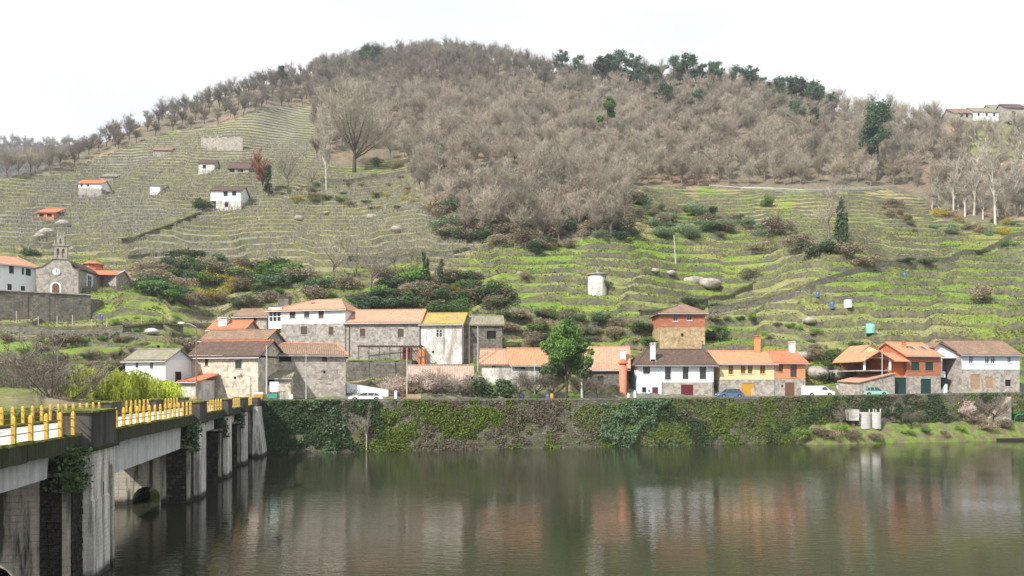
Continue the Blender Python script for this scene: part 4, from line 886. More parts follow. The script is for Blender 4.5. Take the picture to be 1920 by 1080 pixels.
    mb = MB(); facade(mb, T, s0, s1, 6.5, za, [], t=-1.2); mb.add([T(s0, -1.2, za), T(s1, -1.2, za), T(s1, -1.2, za+1.6)], [(0, 1, 2)]); mb.quad(T(s0, 4, 6.5), T(s0, -1.2, 6.5), T(s0, -1.2, za), T(s0, 4, za)); mb.build('wing_wall', M['granite'], oh_)
    mb = MB(); mb.slab([T(s0-.3, -1.4, za-.05), T(s1, -1.4, za+1.55), T(s1, 4, za+1.55+.25), T(s0-.3, 4, za+.2)], .14); mb.build('wing_roof', M['t_pink'], oh_)
orange_rest()
wh, wf = house('white_house', 'rightmost riverside house, white upper floor over rough granite, worn orange tiles', (1803, 134, 1912, 135.5), 8.3,
      [(None, None, 663, 693, 'bluewhite', 'R'), (None, None, 693, None, 'granite', 'R')], 9,
      [(1817, 666, 1825, 682, 'glass'), (1847, 665, 1855, 682, 'glass'), (1858, 665, 1866, 682, 'glass'), (1889, 664, 1896, 680, 'glass'), (1820, 702, 1838, 730, 'd_wood'), (1848, 706, 1862, 728, 'd_wood'), (1885, 712, 1896, 724, 'hole')],
      dict(kind='gable', mat='t_old', v=639, oh=.5), sill='winwhite')
def white_rest():
    T = wf.T; fx = wf.px; za = fx(1803, 672)[1]; zr = fx(1860, 641, 4.5)[1]; ze = fx(1858, 663)[1]
    mb = MB(); mb.quad(T(-.001, 9, 7), T(-.001, 0, 7), T(-.001, 0, ze), T(-.001, 9, ze)); mb.build('side_wall', M['granite'], wh)
    # projecting left gable wing in white with porch below
    s0, s1 = fx(1762, 665)[0], -.03
    mb = MB(); zb_ = fx(1780, 671)[1]; zk = fx(1767, 643)[1]
    mb.add([T(s0, 1.2, zb_), T(s1, 1.2, zb_), T(s1, 1.2, ze+.1), T(s0+.6, 1.2, zk), T(s0, 1.2, fx(1762, 652)[1])]+[T(s0, 8, zb_), T(s1, 8, zb_), T(s1, 8, ze+.1), T(s0+.6, 8, zk), T(s0, 8, fx(1762, 652)[1])], [(0, 1, 2, 3, 4), (9, 8, 7, 6, 5), (0, 5, 6, 1), (0, 4, 9, 5)]); mb.build('gable_wing', M['white'], wh)
    mb = MB(); mb.slab([T(s1+.3, .6, ze+.15), T(s1+.3, 8, ze+.15), T(s0+.5, 8, zk+.2), T(s0+.5, .6, zk+.2)], .14); mb.slab([T(s0+.5, .6, zk+.2), T(s0+.5, 8, zk+.2), T(s0-.5, 8, zk-.7), T(s0-.5, .6, zk-.7)], .14); mb.build('wing_roof', M['t_old'], wh)
    zf = fx(1770, 697)[1]
    mb = MB(); bx(mb, T, s0+.1, s0+.4, 1.3, 1.6, zf, zb_); bx(mb, T, s0+1.2, s0+1.5, 1.3, 1.6, zf, zb_); mb.build('post', M['winwhite'], wh)
    mb = MB(); bx(mb, T, s0, s0+2.0, 1.2, 5, zf-1.0, zf+.1); mb.build('balcony', M['white'], wh)
    mb = MB(); bx(mb, T, s0+.1, s1, 5, 5.2, 7, zb_); mb.build('back_wall', M['granite_dark'], wh)
    mb = MB()
    for k in range(8): bx(mb, T, s0+.3+k*.22, s0+2.2, .9-.0, 1.19, 7.6+k*.26, 7.6+(k+1)*.26)
    mb.build('stairs', M['bluewhite'], wh)
white_rest()
# --- brick tower house on the slope
p_ = gpoint(1279, 648)
house('brick_tower', 'square two storey house, red brick above ochre rubble, pyramid roof, alone on the slope', (1238, 139, 1322, 139), 15.5, [(None, None, 585, 613, 'brick'), (None, None, 613, None, 'ocher_stone')], 8.3,
      [(1262, 588, 1271, 602, 'glassg'), (1288, 588, 1297, 601, 'glassg'), (1277, 625, 1282, 631, 'hole')], dict(kind='hip', mat='t_old', v=570, u=(1276, 1280), ev=585, oh=.55), sill='winwhite')
# --- vineyard buildings
def vh(name, label, u0, u1, vb, vt, Y, segs, depth, wins=(), roof=None, **k):
    z0 = CH-(vb-HZ)/F*Y; return house(name, label, (u0, Y, u1, Y+.5), z0, segs, depth, wins, roof, **k)
gy_ = lambda u, v: gpoint(u, v).y
Ya = gy_(430, 388)
vh('white_house', 'long white house with green shutters standing alone in the upper vineyard', 395, 452, 390, 357, Ya-2, [(None, None, 357, 377, 'white'), (405, None, 377, None, 'dirtywhite')], 9, [(419, 359, 427, 368, 'shutg'), (435, 358, 443, 367, 'shutg'), (421, 379, 428, 388, 'd_dark')], dict(kind='gable', mat='t_brown', v=350, gut=False), side='white')
Ya = gy_(392, 322)
vh('ruined_house', 'small ruined white and grey house high in the vineyard, left of an open barn', 372, 402, 323, 305, Ya-1, [(None, None, 305, None, 'dirtywhite')], 7, [(380, 309, 386, 316, 'hole')], dict(kind='gable', mat='t_brown', v=300, gut=False))
vh('open_barn', 'open fronted grey barn with sagging roof high in the vineyard', 427, 466, 325, 314, gy_(446, 324)-1, [(None, None, 315, None, 'granite')], 8, [(430, 316, 440, 323, 'hole'), (446, 317, 456, 323, 'hole')], dict(kind='gable', mat='t_brown', v=305, gut=False), cat='barn')
Ya = gy_(160, 370)
vh('white_hut', 'white hut with red tiled roof on a high stone base in the left vineyard', 147, 190, 372, 343, Ya-1, [(None, None, 343, 353, 'white'), (None, None, 353, None, 'granite')], 7, [(151, 345, 155, 350, 'dark'), (163, 345, 167, 350, 'dark')], dict(kind='gable', mat='t_red', v=338, gut=False), cat='hut')
vh('white_hut', 'plain small white hut in the middle of the left vineyard', 281, 300, 362, 346, gy_(292, 361)-1, [(None, None, 346, None, 'white')], 7, [], dict(kind='shed', mat='t_grey', v=344, gut=False, caps=False), cat='hut')
vh('stone_shed', 'small dark shed with orange tiled roof above the church', 69, 101, 409, 397, gy_(85, 408)-1, [(None, None, 397, None, 'terracotta')], 6, [(73, 400, 82, 406, 'hole'), (88, 400, 97, 406, 'hole')], dict(kind='shed', mat='t_red', v=390, gut=False), cat='shed')
vh('stone_hut', 'long low stone hut near the top of the vineyard', 287, 320, 290, 281, gy_(304, 289)-1, [(None, None, 281, None, 'granite')], 6, [], dict(kind='gable', mat='t_old', v=276, gut=False), cat='hut')
vh('stone_hut', 'low ruined stone hut above the white hut with red roof', 188, 216, 338, 329, gy_(204, 337)-1, [(None, None, 330, None, 'granite')], 5, [], dict(kind='shed', mat='t_grey', v=325, gut=False, caps=False), cat='hut')
Ya = gy_(415, 277)-1; a_ = W(377, 277, Ya); b_ = W(455, 277, Ya)
fr_ = Fr(377, Ya, 455, Ya); rt = thing('stone_wall', 'tall ruined stone wall near the top of the vineyard', 'wall', (a_+b_)/2)
mb = MB(); r = random.Random(9); n = 16
for k in range(n):
    s0, s1 = fr_.L*k/n, fr_.L*(k+1)/n; bx(mb, fr_.T, s0, s1, 0, .8, a_.z-1.5, CH-(257-HZ)/F*Ya+r.uniform(-.6, .5))
mb.build('wall', M['granite'], rt)
# top right hamlet
for nm, lb, u0, u1, vb, vt, vr, mt, rf, wins in (
    ('stone_house', 'brown stone house at the left end of the hilltop hamlet', 1788, 1822, 224, 211, 205, 'granite', 't_old', [(1800, 214, 1806, 220, 'hole'), (1811, 214, 1816, 220, 'hole')]),
    ('white_house', 'long white house in the hilltop hamlet at top right', 1827, 1872, 223, 209, 203, 'white', 't_grey', [(1833, 212, 1837, 218, 'dark'), (1848, 212, 1852, 218, 'dark'), (1862, 212, 1866, 218, 'dark')]),
    ('white_house', 'taller pale house behind the long white one in the hilltop hamlet', 1862, 1890, 218, 205, 198, 'dirtywhite', 't_grey', []),
    ('stone_house', 'grey house at the right edge of the hilltop hamlet', 1888, 1925, 222, 202, 196, 'granite', 't_brown', [(1898, 208, 1903, 214, 'hole')])):
    Ya = gy_(1850, 225)-2 if 'taller' not in lb else gy_(1850, 225)+8
    vh(nm, lb, u0, u1, vb, vt, Ya, [(None, None, vt, None, mt)], 9, wins, dict(kind='gable', mat=rf, v=vr, gut=False))
# --- round dovecote
g0 = gpoint(1120, 550); Yd = g0.y; k = Yd/F
rt = thing('dovecote', 'round whitewashed dovecote with flat stone cap among the green terraces', 'dovecote', g0)
zt = CH-(516-HZ)*k; mb = MB(); rr_ = 17.5*k; mb.lathe((g0.x, g0.y, 0), [(rr_*1.08, g0.z-4), (rr_, g0.z+1), (rr_*.95, zt)], 24); mb.build('wall', M['dirtywhite'], rt, smooth=True)
mb = MB(); mb.lathe((g0.x, g0.y, 0), [(rr_*.95, zt), (rr_*1.15, zt+.02), (rr_*1.15, zt+.22), (rr_*.5, zt+.5), (.01, zt+.55)], 24); o = mb.build('cap', M['granite'], rt)
mb = MB(); mb.lathe((g0.x, g0.y, zt+.5), [(.25, 0), (.18, .5), (.3, .55), (.02, .95)], 8); mb.build('finial', M['granite'], o)
# --- parish house and church
house('parish_house', 'white house with dark shuttered windows at the left edge, beside the church', (-40, 143, 67, 150), 28, [(None, None, 494, None, 'white')], 9,
      [(17, 498, 26, 513, 'shutg'), (41, 502, 45, 515, 'shutg'), (48, 503, 58, 517, 'shutg'), (14, 532, 22, 545, 'shutg'), (39, 536, 47, 547, 'shutg')], dict(kind='hip', mat='t_pink', v=478, u=(-40, 32), ev=494, oh=.5), sill='winwhite')
CHU = thing('church', 'small grey granite church with double bell gable, white clock and arched door', 'church', (-91, 152, 28))
cf = Fr(68, 148.5, 147, 150.5); T = cf.T; z0 = 27; Lc = cf.L
def cpx(u, v): return cf.px(u, v)
ev = cpx(147, 506)[1]; pk = cpx(112, 487)[1]; c0, c1 = cpx(100, 487)[0], cpx(125, 487)[0]
prof = [(0, z0), (Lc, z0), (Lc, ev), (Lc-1.0, ev+.25), (c1+.7, pk-.55), (c1, pk), (c0, pk), (c0-.7, pk-.55), (1.0, ev+.25), (0, ev)]
mb = MB(); n = len(prof); mb.add([T(s, 0, z) for s, z in prof]+[T(s, .7, z) for s, z in prof], [tuple(range(n)), tuple(range(2*n-1, n-1, -1))]+[(k, k+n, (k+1) % n+n, (k+1) % n) for k in range(n)]); fac = mb.build('facade', M['granite'], CHU)
mb = MB()
for (a, b) in zip(prof[2:-1], prof[3:]):
    mb.hexa([T(a[0], -.12, a[1]), T(b[0], -.12, b[1]), T(b[0], .8, b[1]), T(a[0], .8, a[1]), T(a[0], -.12, a[1]+.2), T(b[0], -.12, b[1]+.2), T(b[0], .8, b[1]+.2), T(a[0], .8, a[1]+.2)])
mb.build('coping', M['granite_dark'], fac)
# bell gable: two arched openings, cornice, one opening, pinnacles
def belfry(s0, s1, zb_, zt, nh, t0=.05, t1=.75):
    mb = MB(); w_ = s1-s0; hw_ = w_/(nh*2+1); ztop = zb_+(zt-zb_)*.80; zlo = zb_+(zt-zb_)*.12
    bx(mb, T, s0, s1, t0, t1, zb_, zlo); bx(mb, T, s0, s1, t0, t1, ztop, zt)
    for k in range(nh+1): a = s0+2*k*hw_; bx(mb, T, a, a+hw_, t0, t1, zlo, ztop)
    for k in range(nh):
        a = s0+(2*k+1)*hw_
        for i in range(4):
            h = hw_/2*(1-math.cos((i+.5)/4*math.pi/2)); bx(mb, T, a, a+h, t0, t1, ztop-.5*hw_*(1-i/4), ztop-.5*hw_*(1-(i+1)/4)+.001); bx(mb, T, a+hw_-h, a+hw_, t0, t1, ztop-.5*hw_*(1-i/4), ztop-.5*hw_*(1-(i+1)/4)+.001)
    return mb
s0, s1 = cpx(101, 480)[0], cpx(126, 480)[0]; za, zb2, zc2, zd = cpx(112, 487)[1], cpx(112, 461)[1], cpx(112, 444)[1], cpx(112, 432)[1]
belfry(s0, s1, za+.2, zb2, 2).build('bell_gable', M['granite'], CHU)
mb = MB(); bx(mb, T, s0-.25, s1+.25, -.1, .9, zb2, zb2+.22); o = mb.build('cornice', M['granite'], CHU)
belfry(s0+.5, s1-.5, zb2+.22, zc2, 1).build('upper_bell_gable', M['granite'], CHU)
mb = MB(); bx(mb, T, s0+.3, s1-.3, 0, .8, zc2, zc2+.15); mb.build('cornice', M['granite'], CHU)
for a in (s0+.05, s1-.05, s0+.6, s1-.6, (s0+s1)/2):
    zz = zb2+.22 if a in (s0+.05, s1-.05) else zc2+.15; p = T(a, .4, zz); mb = MB(); mb.lathe(p, [(.16, 0), (.2, .15), (.1, .3), (.18, .45), (.02, 1.0)], 8); mb.build('pinnacle', M['granite'], CHU)
for k in range(2):
    a = s0+(s1-s0)*(.3+.4*k); p = T(a, .4, za+1.5); mb = MB(); mb.lathe(p, [(.32, 0), (.26, .15), (.18, .5), (.05, .62)], 10); mb.build('bell', M['rust'], CHU)
cs, cz = cpx(106, 510); mb = MB(); p = T(cs, -.1, cz)
def disc(r, t0, t1, cs=None, cz=None, n=24):
    mb = MB(); mb.add([T(cs+r*math.cos(2*math.pi*k/n), t0, cz+r*math.sin(2*math.pi*k/n)) for k in range(n)]+[T(cs+r*math.cos(2*math.pi*k/n), t1, cz+r*math.sin(2*math.pi*k/n)) for k in range(n)], [tuple(range(n)), tuple(range(2*n-1, n-1, -1))]+[(k, (k+1) % n, (k+1) % n+n, k+n) for k in range(n)]); return mb
ck = disc(.72, -.12, .02, cs, cz).build('clock_rim', M['bluewhite'], CHU); disc(.6, -.15, -.05, cs, cz).build('clock_face', M['winwhite'], ck)
mb = MB(); bx(mb, T, cs-.05, cs+.05, -.19, -.16, cz-.1, cz+.5); bx(mb, T, cs-.08, cs+.3, -.19, -.16, cz-.04, cz+.06)
for k in range(12): a = k*math.pi/6; bx(mb, T, cs+.5*math.sin(a)-.04, cs+.5*math.sin(a)+.04, -.18, -.155, cz+.55*math.cos(a)-.05, cz+.55*math.cos(a)+.05)
mb.build('clock_hands', M['wire'], ck)
def arched(mb, s, w_, zb_, zt, t0, t1, n=8):
    r_ = w_/2; zs_ = zt-r_; pts = [(s-r_, zb_), (s+r_, zb_)]+[(s+r_*math.cos(a), zs_+r_*math.sin(a)) for a in np.linspace(0, math.pi, n)]
    m_ = len(pts); mb.add([T(a, t0, b) for a, b in pts]+[T(a, t1, b) for a, b in pts], [tuple(range(m_)), tuple(range(2*m_-1, m_-1, -1))]+[(k, (k+1) % m_, (k+1) % m_+m_, k+m_) for k in range(m_)])
ds = cpx(104.5, 540)[0]; mb = MB(); arched(mb, ds, 1.95, 28, cpx(104, 528)[1], -.05, .05); dr = mb.build('door_surround', M['white'], CHU)
mb = MB(); arched(mb, ds, 1.25, 28, cpx(104, 531)[1], -.09, -.04); mb.build('door', M['brown'], dr)
# nave
g = Fr(147, 150.5, 192, 161); Tn = g.T; wdt = Lc*.98; evn = g.px(170, 510)[1]
mb = MB(); facade(mb, Tn, 0, g.L, z0, evn, [(g.px(164, 518)[0], g.px(172, 518)[0], g.px(168, 540)[1], g.px(168, 517)[1])]); mb.quad(Tn(g.L, 0, z0), Tn(g.L, wdt, z0), Tn(g.L, wdt, evn), Tn(g.L, 0, evn)); mb.build('nave_wall', M['granite_ashlar'], CHU)
a, b = g.px(164, 518)[0], g.px(172, 518)[0]; c, d = g.px(168, 540)[1], g.px(168, 517)[1]
opening(CHU, Tn, a, b, c, d, 'glass'); mb = MB(); bx(mb, Tn, a-.35, a, -.05, .05, c-.3, d+.3); bx(mb, Tn, b, b+.35, -.05, .05, c-.3, d+.3); bx(mb, Tn, a, b, -.05, .05, d, d+.3); mb.build('window_surround', M['white'], CHU)
mb = MB(); zr_ = g.px(165, 500, wdt/2)[1]; mb.slab([Tn(.4, -.35, evn-.1), Tn(g.L+.3, -.35, evn-.1), Tn(g.L+.3, wdt/2, zr_), Tn(.4, wdt/2, zr_)], .15); mb.slab([Tn(g.L+.3, wdt/2, zr_), Tn(g.L+.3, wdt+.35, evn-.1), Tn(.4, wdt+.35, evn-.1), Tn(.4, wdt/2, zr_)], .15); mb.build('nave_roof', M['t_brown'], CHU)
# lantern over the crossing
s_, z_ = g.px(175, 508, 3.5); c = Tn(s_, 3.5, z_-.6); mb = MB(); mb.lathe(c, [(1.75, 0), (1.75, 1.9)], 8); mb.build('lantern', M['terracotta'], CHU)
mb = MB(); mb.lathe(c, [(2.15, 1.85), (2.2, 2.0), (.9, 2.7), (.05, 2.9)], 8); mb.build('lantern_roof', M['t_red'], CHU)
# transept
t1 = Fr(192, 160.5, 218, 158.8); t2 = Fr(218, 158.8, 243, 167); e1 = t1.px(205, 515)[1]; e2 = e1; pk2 = t2.px(230, 508)[1]
mb = MB(); facade(mb, t1.T, 0, t1.L, z0, e1); mb.build('transept_wall', M['granite_ashlar'], CHU)
mb = MB(); facade(mb, t2.T, 0, t2.L, z0, e1); mb.add([t2.T(0, 0, e1), t2.T(t2.L, 0, e1), t2.T(t2.L/2, 0, pk2)], [(0, 1, 2)]); mb.build('transept_gable', M['granite_ashlar'], CHU)
A, B_, C_ = t2.T(-.2, -.3, e1-.1), t2.T(t2.L+.2, -.3, e1-.1), t2.T(t2.L/2, -.3, pk2+.1); back = lambda p: p+Vector((-6.5, -.5, 0))
mb = MB(); mb.slab([A, C_, back(C_), back(A)][::-1], .14); mb.slab([C_, B_, back(B_), back(C_)][::-1], .14); mb.build('transept_roof', M['t_red'], CHU)
mb = MB(); mb.tube(A+Vector((.05, 0, .05)), C_+Vector((.05, 0, .05)), .12); mb.tube(C_+Vector((.05, 0, .05)), B_+Vector((.05, 0, .05)), .12); mb.build('gable_trim', M['winwhite'], CHU)
# terrace wall below the church
rt = thing('terrace_wall', 'tall rough stone terrace wall under the church and white house', 'wall', (-95, 141, 21))
f1 = Fr(-260, 128, 170, 145); mb = MB(); n = 40
zt1 = f1.px(100, 551)[1]
rw = random.Random(2)
for k in range(n): bx(mb, f1.T, f1.L*k/n, f1.L*(k+1)/n, rw.uniform(-.08, .08), 1.0, 17, zt1+rw.uniform(-.05, .05))
mb.build('wall', M['granite_dark'], rt)
mb = MB(); bx(mb, f1.T, -.1, f1.L+.1, -.2, 1.1, zt1+.06, zt1+.26); mb.build('coping', M['granite'], rt)
f2 = Fr(170, 145, 262, 158); mb = MB(); bx(mb, f2.T, 0, f2.L, 0, 1.0, 18, zt1-.6); mb.build('return_wall', M['granite_dark'], rt)
# garden terrace wall below the long granite house, quay wall with graffiti, pergola
f3 = Fr(650, 127, 772, 127); zt3 = f3.px(700, 677)[1]; rt = thing('terrace_wall', 'dark mossy stone terrace wall below the pergola, topped with bright grass', 'wall', (-24, 127, 9))
mb = MB()
for k in range(20): bx(mb, f3.T, f3.L*k/20, f3.L*(k+1)/20, rw.uniform(-.08, .08), 9.5, 6.5, zt3+rw.uniform(-.04, .04))
mb.build('wall', M['granite_dark'], rt)
mb = MB(); bx(mb, f3.T, 0, f3.L, -.1, 9.4, zt3+.05, zt3+.22); 
q = N('lawn', .95, .1); M['lawn'] = q.out(q.ramp(q.noise(3, 5, .8), [(.3, (.09, .15, .025)), (.7, (.2, .27, .05))])); mb.build('grass_top', M['lawn'], rt)
f4 = Fr(650, 115.5, 728, 116); rt = thing('quay_wall', 'low whitewashed wall with blue graffiti behind the white car', 'wall', (-24, 116, 7.4)); z1_, z2_ = f4.px(650, 718)[1], f4.px(728, 731)[1]
mb = MB(); mb.hexa([f4.T(0, 0, 6.8), f4.T(f4.L, 0, 6.8), f4.T(f4.L, .35, 6.8), f4.T(0, .35, 6.8), f4.T(0, 0, z1_), f4.T(f4.L, 0, z2_), f4.T(f4.L, .35, z2_), f4.T(0, .35, z1_)]); o = mb.build('wall', M['white'], rt)
mb = MB(); G_ = lambda a, b: f4.T(f4.px(656, 730)[0]+a, -.02, f4.px(656, 737)[1]+b)
def strk(pts): 
    for p, q_ in zip(pts[:-1], pts[1:]): mb.tube(G_(*p), G_(*q_), .035, n=4)
strk([(.45, .55), (.2, .6), (.05, .3), (.2, .02), (.5, .08)]); strk([(.6, .3), (.9, .32), (.85, .5), (.65, .5), (.58, .2), (.75, .02), (.95, .08)]); strk([(1.05, 0), (1.08, .45), (1.3, .45), (1.35, 0)]); strk([(1.5, .62), (1.52, .05), (1.7, .02)]); strk([(1.4, .45), (1.72, .45)])
mb.build('graffiti', plain('blue_spray_paint', (.12, .13, .45)), o)
f5 = Fr(672, 130, 790, 130); rt = thing('pergola', 'dark timber pergola in front of the long granite house', 'pergola', f5.T(5, 1, zt3))
ph = f5.px(730, 650)[1]
for k in range(7): 
    s_ = f5.L*k/6; mb = MB(); bx(mb, f5.T, s_-.07, s_+.07, 0, .14, zt3, ph); mb.build('post', M['wood'], rt)
for t_ in (0, 2.4): mb = MB(); bx(mb, f5.T, -.3, f5.L+.3, t_, t_+.12, ph, ph+.15); mb.build('beam', M['wood'], rt)
for k in range(24): s_ = f5.L*k/23; mb = MB(); bx(mb, f5.T, s_-.04, s_+.04, -.4, 2.9, ph+.15, ph+.25); mb.build('slat', M['wood'], rt)
fl = Fr(648, 134.2, 787, 133); rl = next(o for o in sc.objects if o.get('label', '').startswith('long plain granite'))
for a, b in ((755, 763), (764, 773)):
    s0, s1 = fl.px(a, 652)[0], fl.px(b, 652)[0]; mb = MB(); bx(mb, fl.T, s0, s1, -.06, .05, zt3, fl.px(760, 651)[1]); mb.build('door', M['darkred'], rl)
s0, s1 = fl.px(787, 655)[0], fl.px(799, 655)[0]; rt = thing('shed_box', 'bright orange wooden cupboard against the weathered white house', 'cupboard', fl.T(s0, -.6, zt3)); z1_ = fl.px(790, 655)[1]
mb = MB(); bx(mb, fl.T, s0, s1, -1.2, -.3, zt3-.5, z1_); mb.build('body', M['redorange'], rt); mb = MB(); bx(mb, fl.T, s0+.08, (s0+s1)/2-.03, -1.24, -1.19, zt3+.1, z1_-.1); mb.build('door', M['orange'], rt); mb = MB(); bx(mb, fl.T, (s0+s1)/2+.03, s1-.08, -1.24, -1.19, zt3+.1, z1_-.1); mb.build('door', M['orange'], rt)
# ---------------------------------------------------------------- vegetation prototypes
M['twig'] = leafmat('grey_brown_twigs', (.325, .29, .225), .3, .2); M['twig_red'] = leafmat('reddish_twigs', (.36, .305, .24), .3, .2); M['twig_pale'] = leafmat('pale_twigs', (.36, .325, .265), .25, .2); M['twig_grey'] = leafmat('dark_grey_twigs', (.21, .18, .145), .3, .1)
M['lf_dark'] = leafmat('dark_evergreen_leaves', (.075, .12, .05)); M['lf_pine'] = leafmat('pine_needles', (.075, .125, .07)); M['lf_green'] = leafmat('mid_green_leaves', (.11, .20, .045)); M['lf_bright'] = leafmat('fresh_green_leaves', (.20, .33, .05))
M['lf_broom'] = leafmat('blue_green_broom', (.19, .26, .14)); M['lf_gorse'] = leafmat('yellow_gorse', (.42, .33, .03)); M['lf_bramble'] = leafmat('brown_bramble', (.26, .215, .145), .4); M['lf_willow'] = leafmat('yellow_green_willow', (.58, .66, .09), .25, .5); M['lf_blossom'] = leafmat('white_blossom', (.72, .62, .56), .15, .3)
class Tree:
    """bare tree of tapering limbs; last order is twigs of one triangle each"""
    def __init__(s, seed, nl=8, spread=.9, up=.5, nb=6, nt=6, ns=5, trunk=.22, lean=0, tw=.0055, droop=0):
        s.r = random.Random(seed); r = s.r; s.mb = MB(); s.tv = []; s.tf = []
        top = Vector((r.uniform(-.04, .04)+lean, r.uniform(-.04, .04), trunk*1.9)); base = Vector((0, 0, -.03))
        s.mb.tube(base, top*.5, .026, .019, 6, caps=False); s.mb.tube(top*.5, top, .019, .013, 6, caps=False)
        for k in range(nl):
            a = 2*math.pi*(k+r.random()*.8)/nl; h = trunk*(.95+.95*k/nl); st = Vector((top.x*h/(trunk*1.9), top.y*h/(trunk*1.9), h))
            el = up+r.uniform(.0, .5)*(k/nl+.2); ln = (.38+.2*r.random())*spread if k < nl-2 else .5
            d = Vector((math.cos(a)*math.cos(el), math.sin(a)*math.cos(el), math.sin(el)))
            s.limb(st, d, ln, .011, 0, nb, ns, nt, tw, droop)
    def limb(s, p, d, ln, w_, o, nb, ns, nt, tw, droop):
        r = s.r; n = 3; q = p; pts = [p]
        for i in range(n):
            d = (d+Vector((r.gauss(0, .12), r.gauss(0, .12), .14 if o < 2 else .05-droop))).normalized(); q = q+d*ln/n; pts.append(q)
        for i in range(n):
            if o == 0: s.mb.tube(pts[i], pts[i+1], w_*(1-.28*i), w_*(1-.28*(i+1)), 4, caps=False)
            elif o == 1 or i < 2: s.tw(pts[i], pts[i+1], w_*(1-.25*i), w_*.75*(1-.25*i))
            else: s.tw(pts[i], pts[i+1], w_*.5, w_*.2)
        if o < 2:
            for k in range(nb if o == 0 else ns):
                t = .25+.75*(k+r.random())/(nb if o == 0 else ns); i = min(n-1, int(t*n)); b = pts[i].lerp(pts[i+1], t*n-i)
                dd = (d+Vector((r.gauss(0, .6), r.gauss(0, .6), r.gauss(.12, .4)-droop))).normalized(); s.limb(b, dd, ln*r.uniform(.45, .7), w_*.5, o+1, nb, ns, nt, tw, droop)
        else:
            for k in range(nt):
                t = r.random(); i = min(n-1, int(t*n)); b = pts[i].lerp(pts[i+1], t*n-i); dd = (d+Vector((r.gauss(0, .6), r.gauss(0, .6), r.gauss(.15, .4)-droop))).normalized()
                s.tw(b, b+dd*ln*r.uniform(.5, .95), tw, 0)
    def tw(s, a, b, w0, w1):
        c = (b-a).cross(Vector((s.r.gauss(0, 1), s.r.gauss(0, 1), s.r.gauss(0, 1)))).normalized(); k = len(s.tv)
        s.tv += [a-c*w0, a+c*w0, b]; s.tf.append((k, k+1, k+2))
    def meshes(s, bark, twig):
        t = s.mb.mesh('trunk', bark); c = np_mesh('crown', np.array([tuple(v) for v in s.tv]), np.array(s.tf), twig); return t, c
def joined(name, t):    # trunk and twigs in one mesh, used for the mass of far trees
    b = len(t.mb.v); V_ = np.array([tuple(v) for v in t.mb.v]+[tuple(v) for v in t.tv])
    Fq = [f for f in t.mb.f]; tri = [(f[0], f[1], f[2]) for f in Fq]+[(f[0], f[2], f[3]) for f in Fq]+[(a+b, c+b, d+b) for a, c, d in t.tf]
    return V_, np.array(tri), np.array([0]*(2*len(Fq))+[1]*len(t.tf))
bare = [Tree(20+i, nl=7+i % 3, up=.72+.10*(i % 4), spread=.70+.10*(i % 3), trunk=.20+.04*(i % 3), nb=7, ns=5, nt=8, tw=.0038) for i in range(8)]
bare_m = [t.meshes(M['bark'], M[('twig', 'twig_red', 'twig', 'twig_pale', 'twig_red', 'twig', 'twig_red', 'twig')[i]]) for i, t in enumerate(bare)]
oak = Tree(77, nl=13, up=.62, spread=1.05, trunk=.16, nb=8, ns=6, nt=5, tw=.0026).meshes(M['bark_dark'], M['twig'])
slim = [Tree(90+i, nl=12, up=.95, spread=.5, trunk=.30, nb=5, ns=4, nt=4).meshes(M['bark_pale'], M['twig_pale']) for i in range(3)]
thin = [Tree(95+i, nl=8, up=.7, spread=.75, trunk=.22, nb=5, ns=4, nt=3, tw=.004).meshes(M['bark'], M['twig']) for i in range(2)]
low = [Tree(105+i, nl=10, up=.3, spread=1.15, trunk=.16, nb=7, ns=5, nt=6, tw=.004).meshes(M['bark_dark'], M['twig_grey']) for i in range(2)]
blossom = [Tree(115+i, nl=9, up=.5, spread=.9, trunk=.1, nb=6, ns=5, nt=6, tw=.010).meshes(M['bark'], leafmat('pinkish_budding_twigs', (.58, .47, .42), .2, .2)) for i in range(2)]
redtree = Tree(120, nl=9, up=1.0, spread=.6, trunk=.15, nb=6, ns=6, nt=6, tw=.012).meshes(M['bark'], leafmat('rust_red_twigs', (.38, .16, .10), .2, .2))
def blob_leaves(seed, blobs, n, size, up=.2, shell=.55):
    r = np.random.RandomState(seed); B = np.array(blobs, float); w_ = B[:, 3]**2; idx = r.choice(len(B), n, p=w_/w_.sum())
    d = r.normal(size=(n, 3)); d /= np.linalg.norm(d, axis=1, keepdims=True); rad = (shell+(1-shell)*r.rand(n))[:, None]
    lump = 1+.22*(np.sin(d[:, :1]*7+seed)+np.sin(d[:, 1:2]*6+seed*2))*.5
    sc3 = np.array([1, 1, .8]); P = B[idx, :3]+d*rad*lump*B[idx, 3:4]*sc3
    a = d*.8+r.normal(size=(n, 3))*.8+np.array([0, 0, up]); a /= np.linalg.norm(a, axis=1, keepdims=True)
    b = np.cross(a, r.normal(size=(n, 3))); b /= np.linalg.norm(b, axis=1, keepdims=True); c = np.cross(a, b); s_ = (size*(.6+.8*r.rand(n)))[:, None]
    return np.stack([P-b*s_*.5, P+c*s_*.35, P+b*s_*.5, P-c*s_*.35], 1).reshape(-1, 3), np.arange(4*n).reshape(-1, 4)
def bush_mesh(seed, mat, n=900, size=.075, k=9, flat=.8):
    r = random.Random(seed); bl_ = [(r.uniform(-.32, .32), r.uniform(-.32, .32), r.uniform(.18, .6)*flat, r.uniform(.17, .30)) for _ in range(k)]
    v, f = blob_leaves(seed, bl_, n, size); v[:, 2] = np.maximum(v[:, 2], -.03); return np_mesh('foliage', v, f, mat)
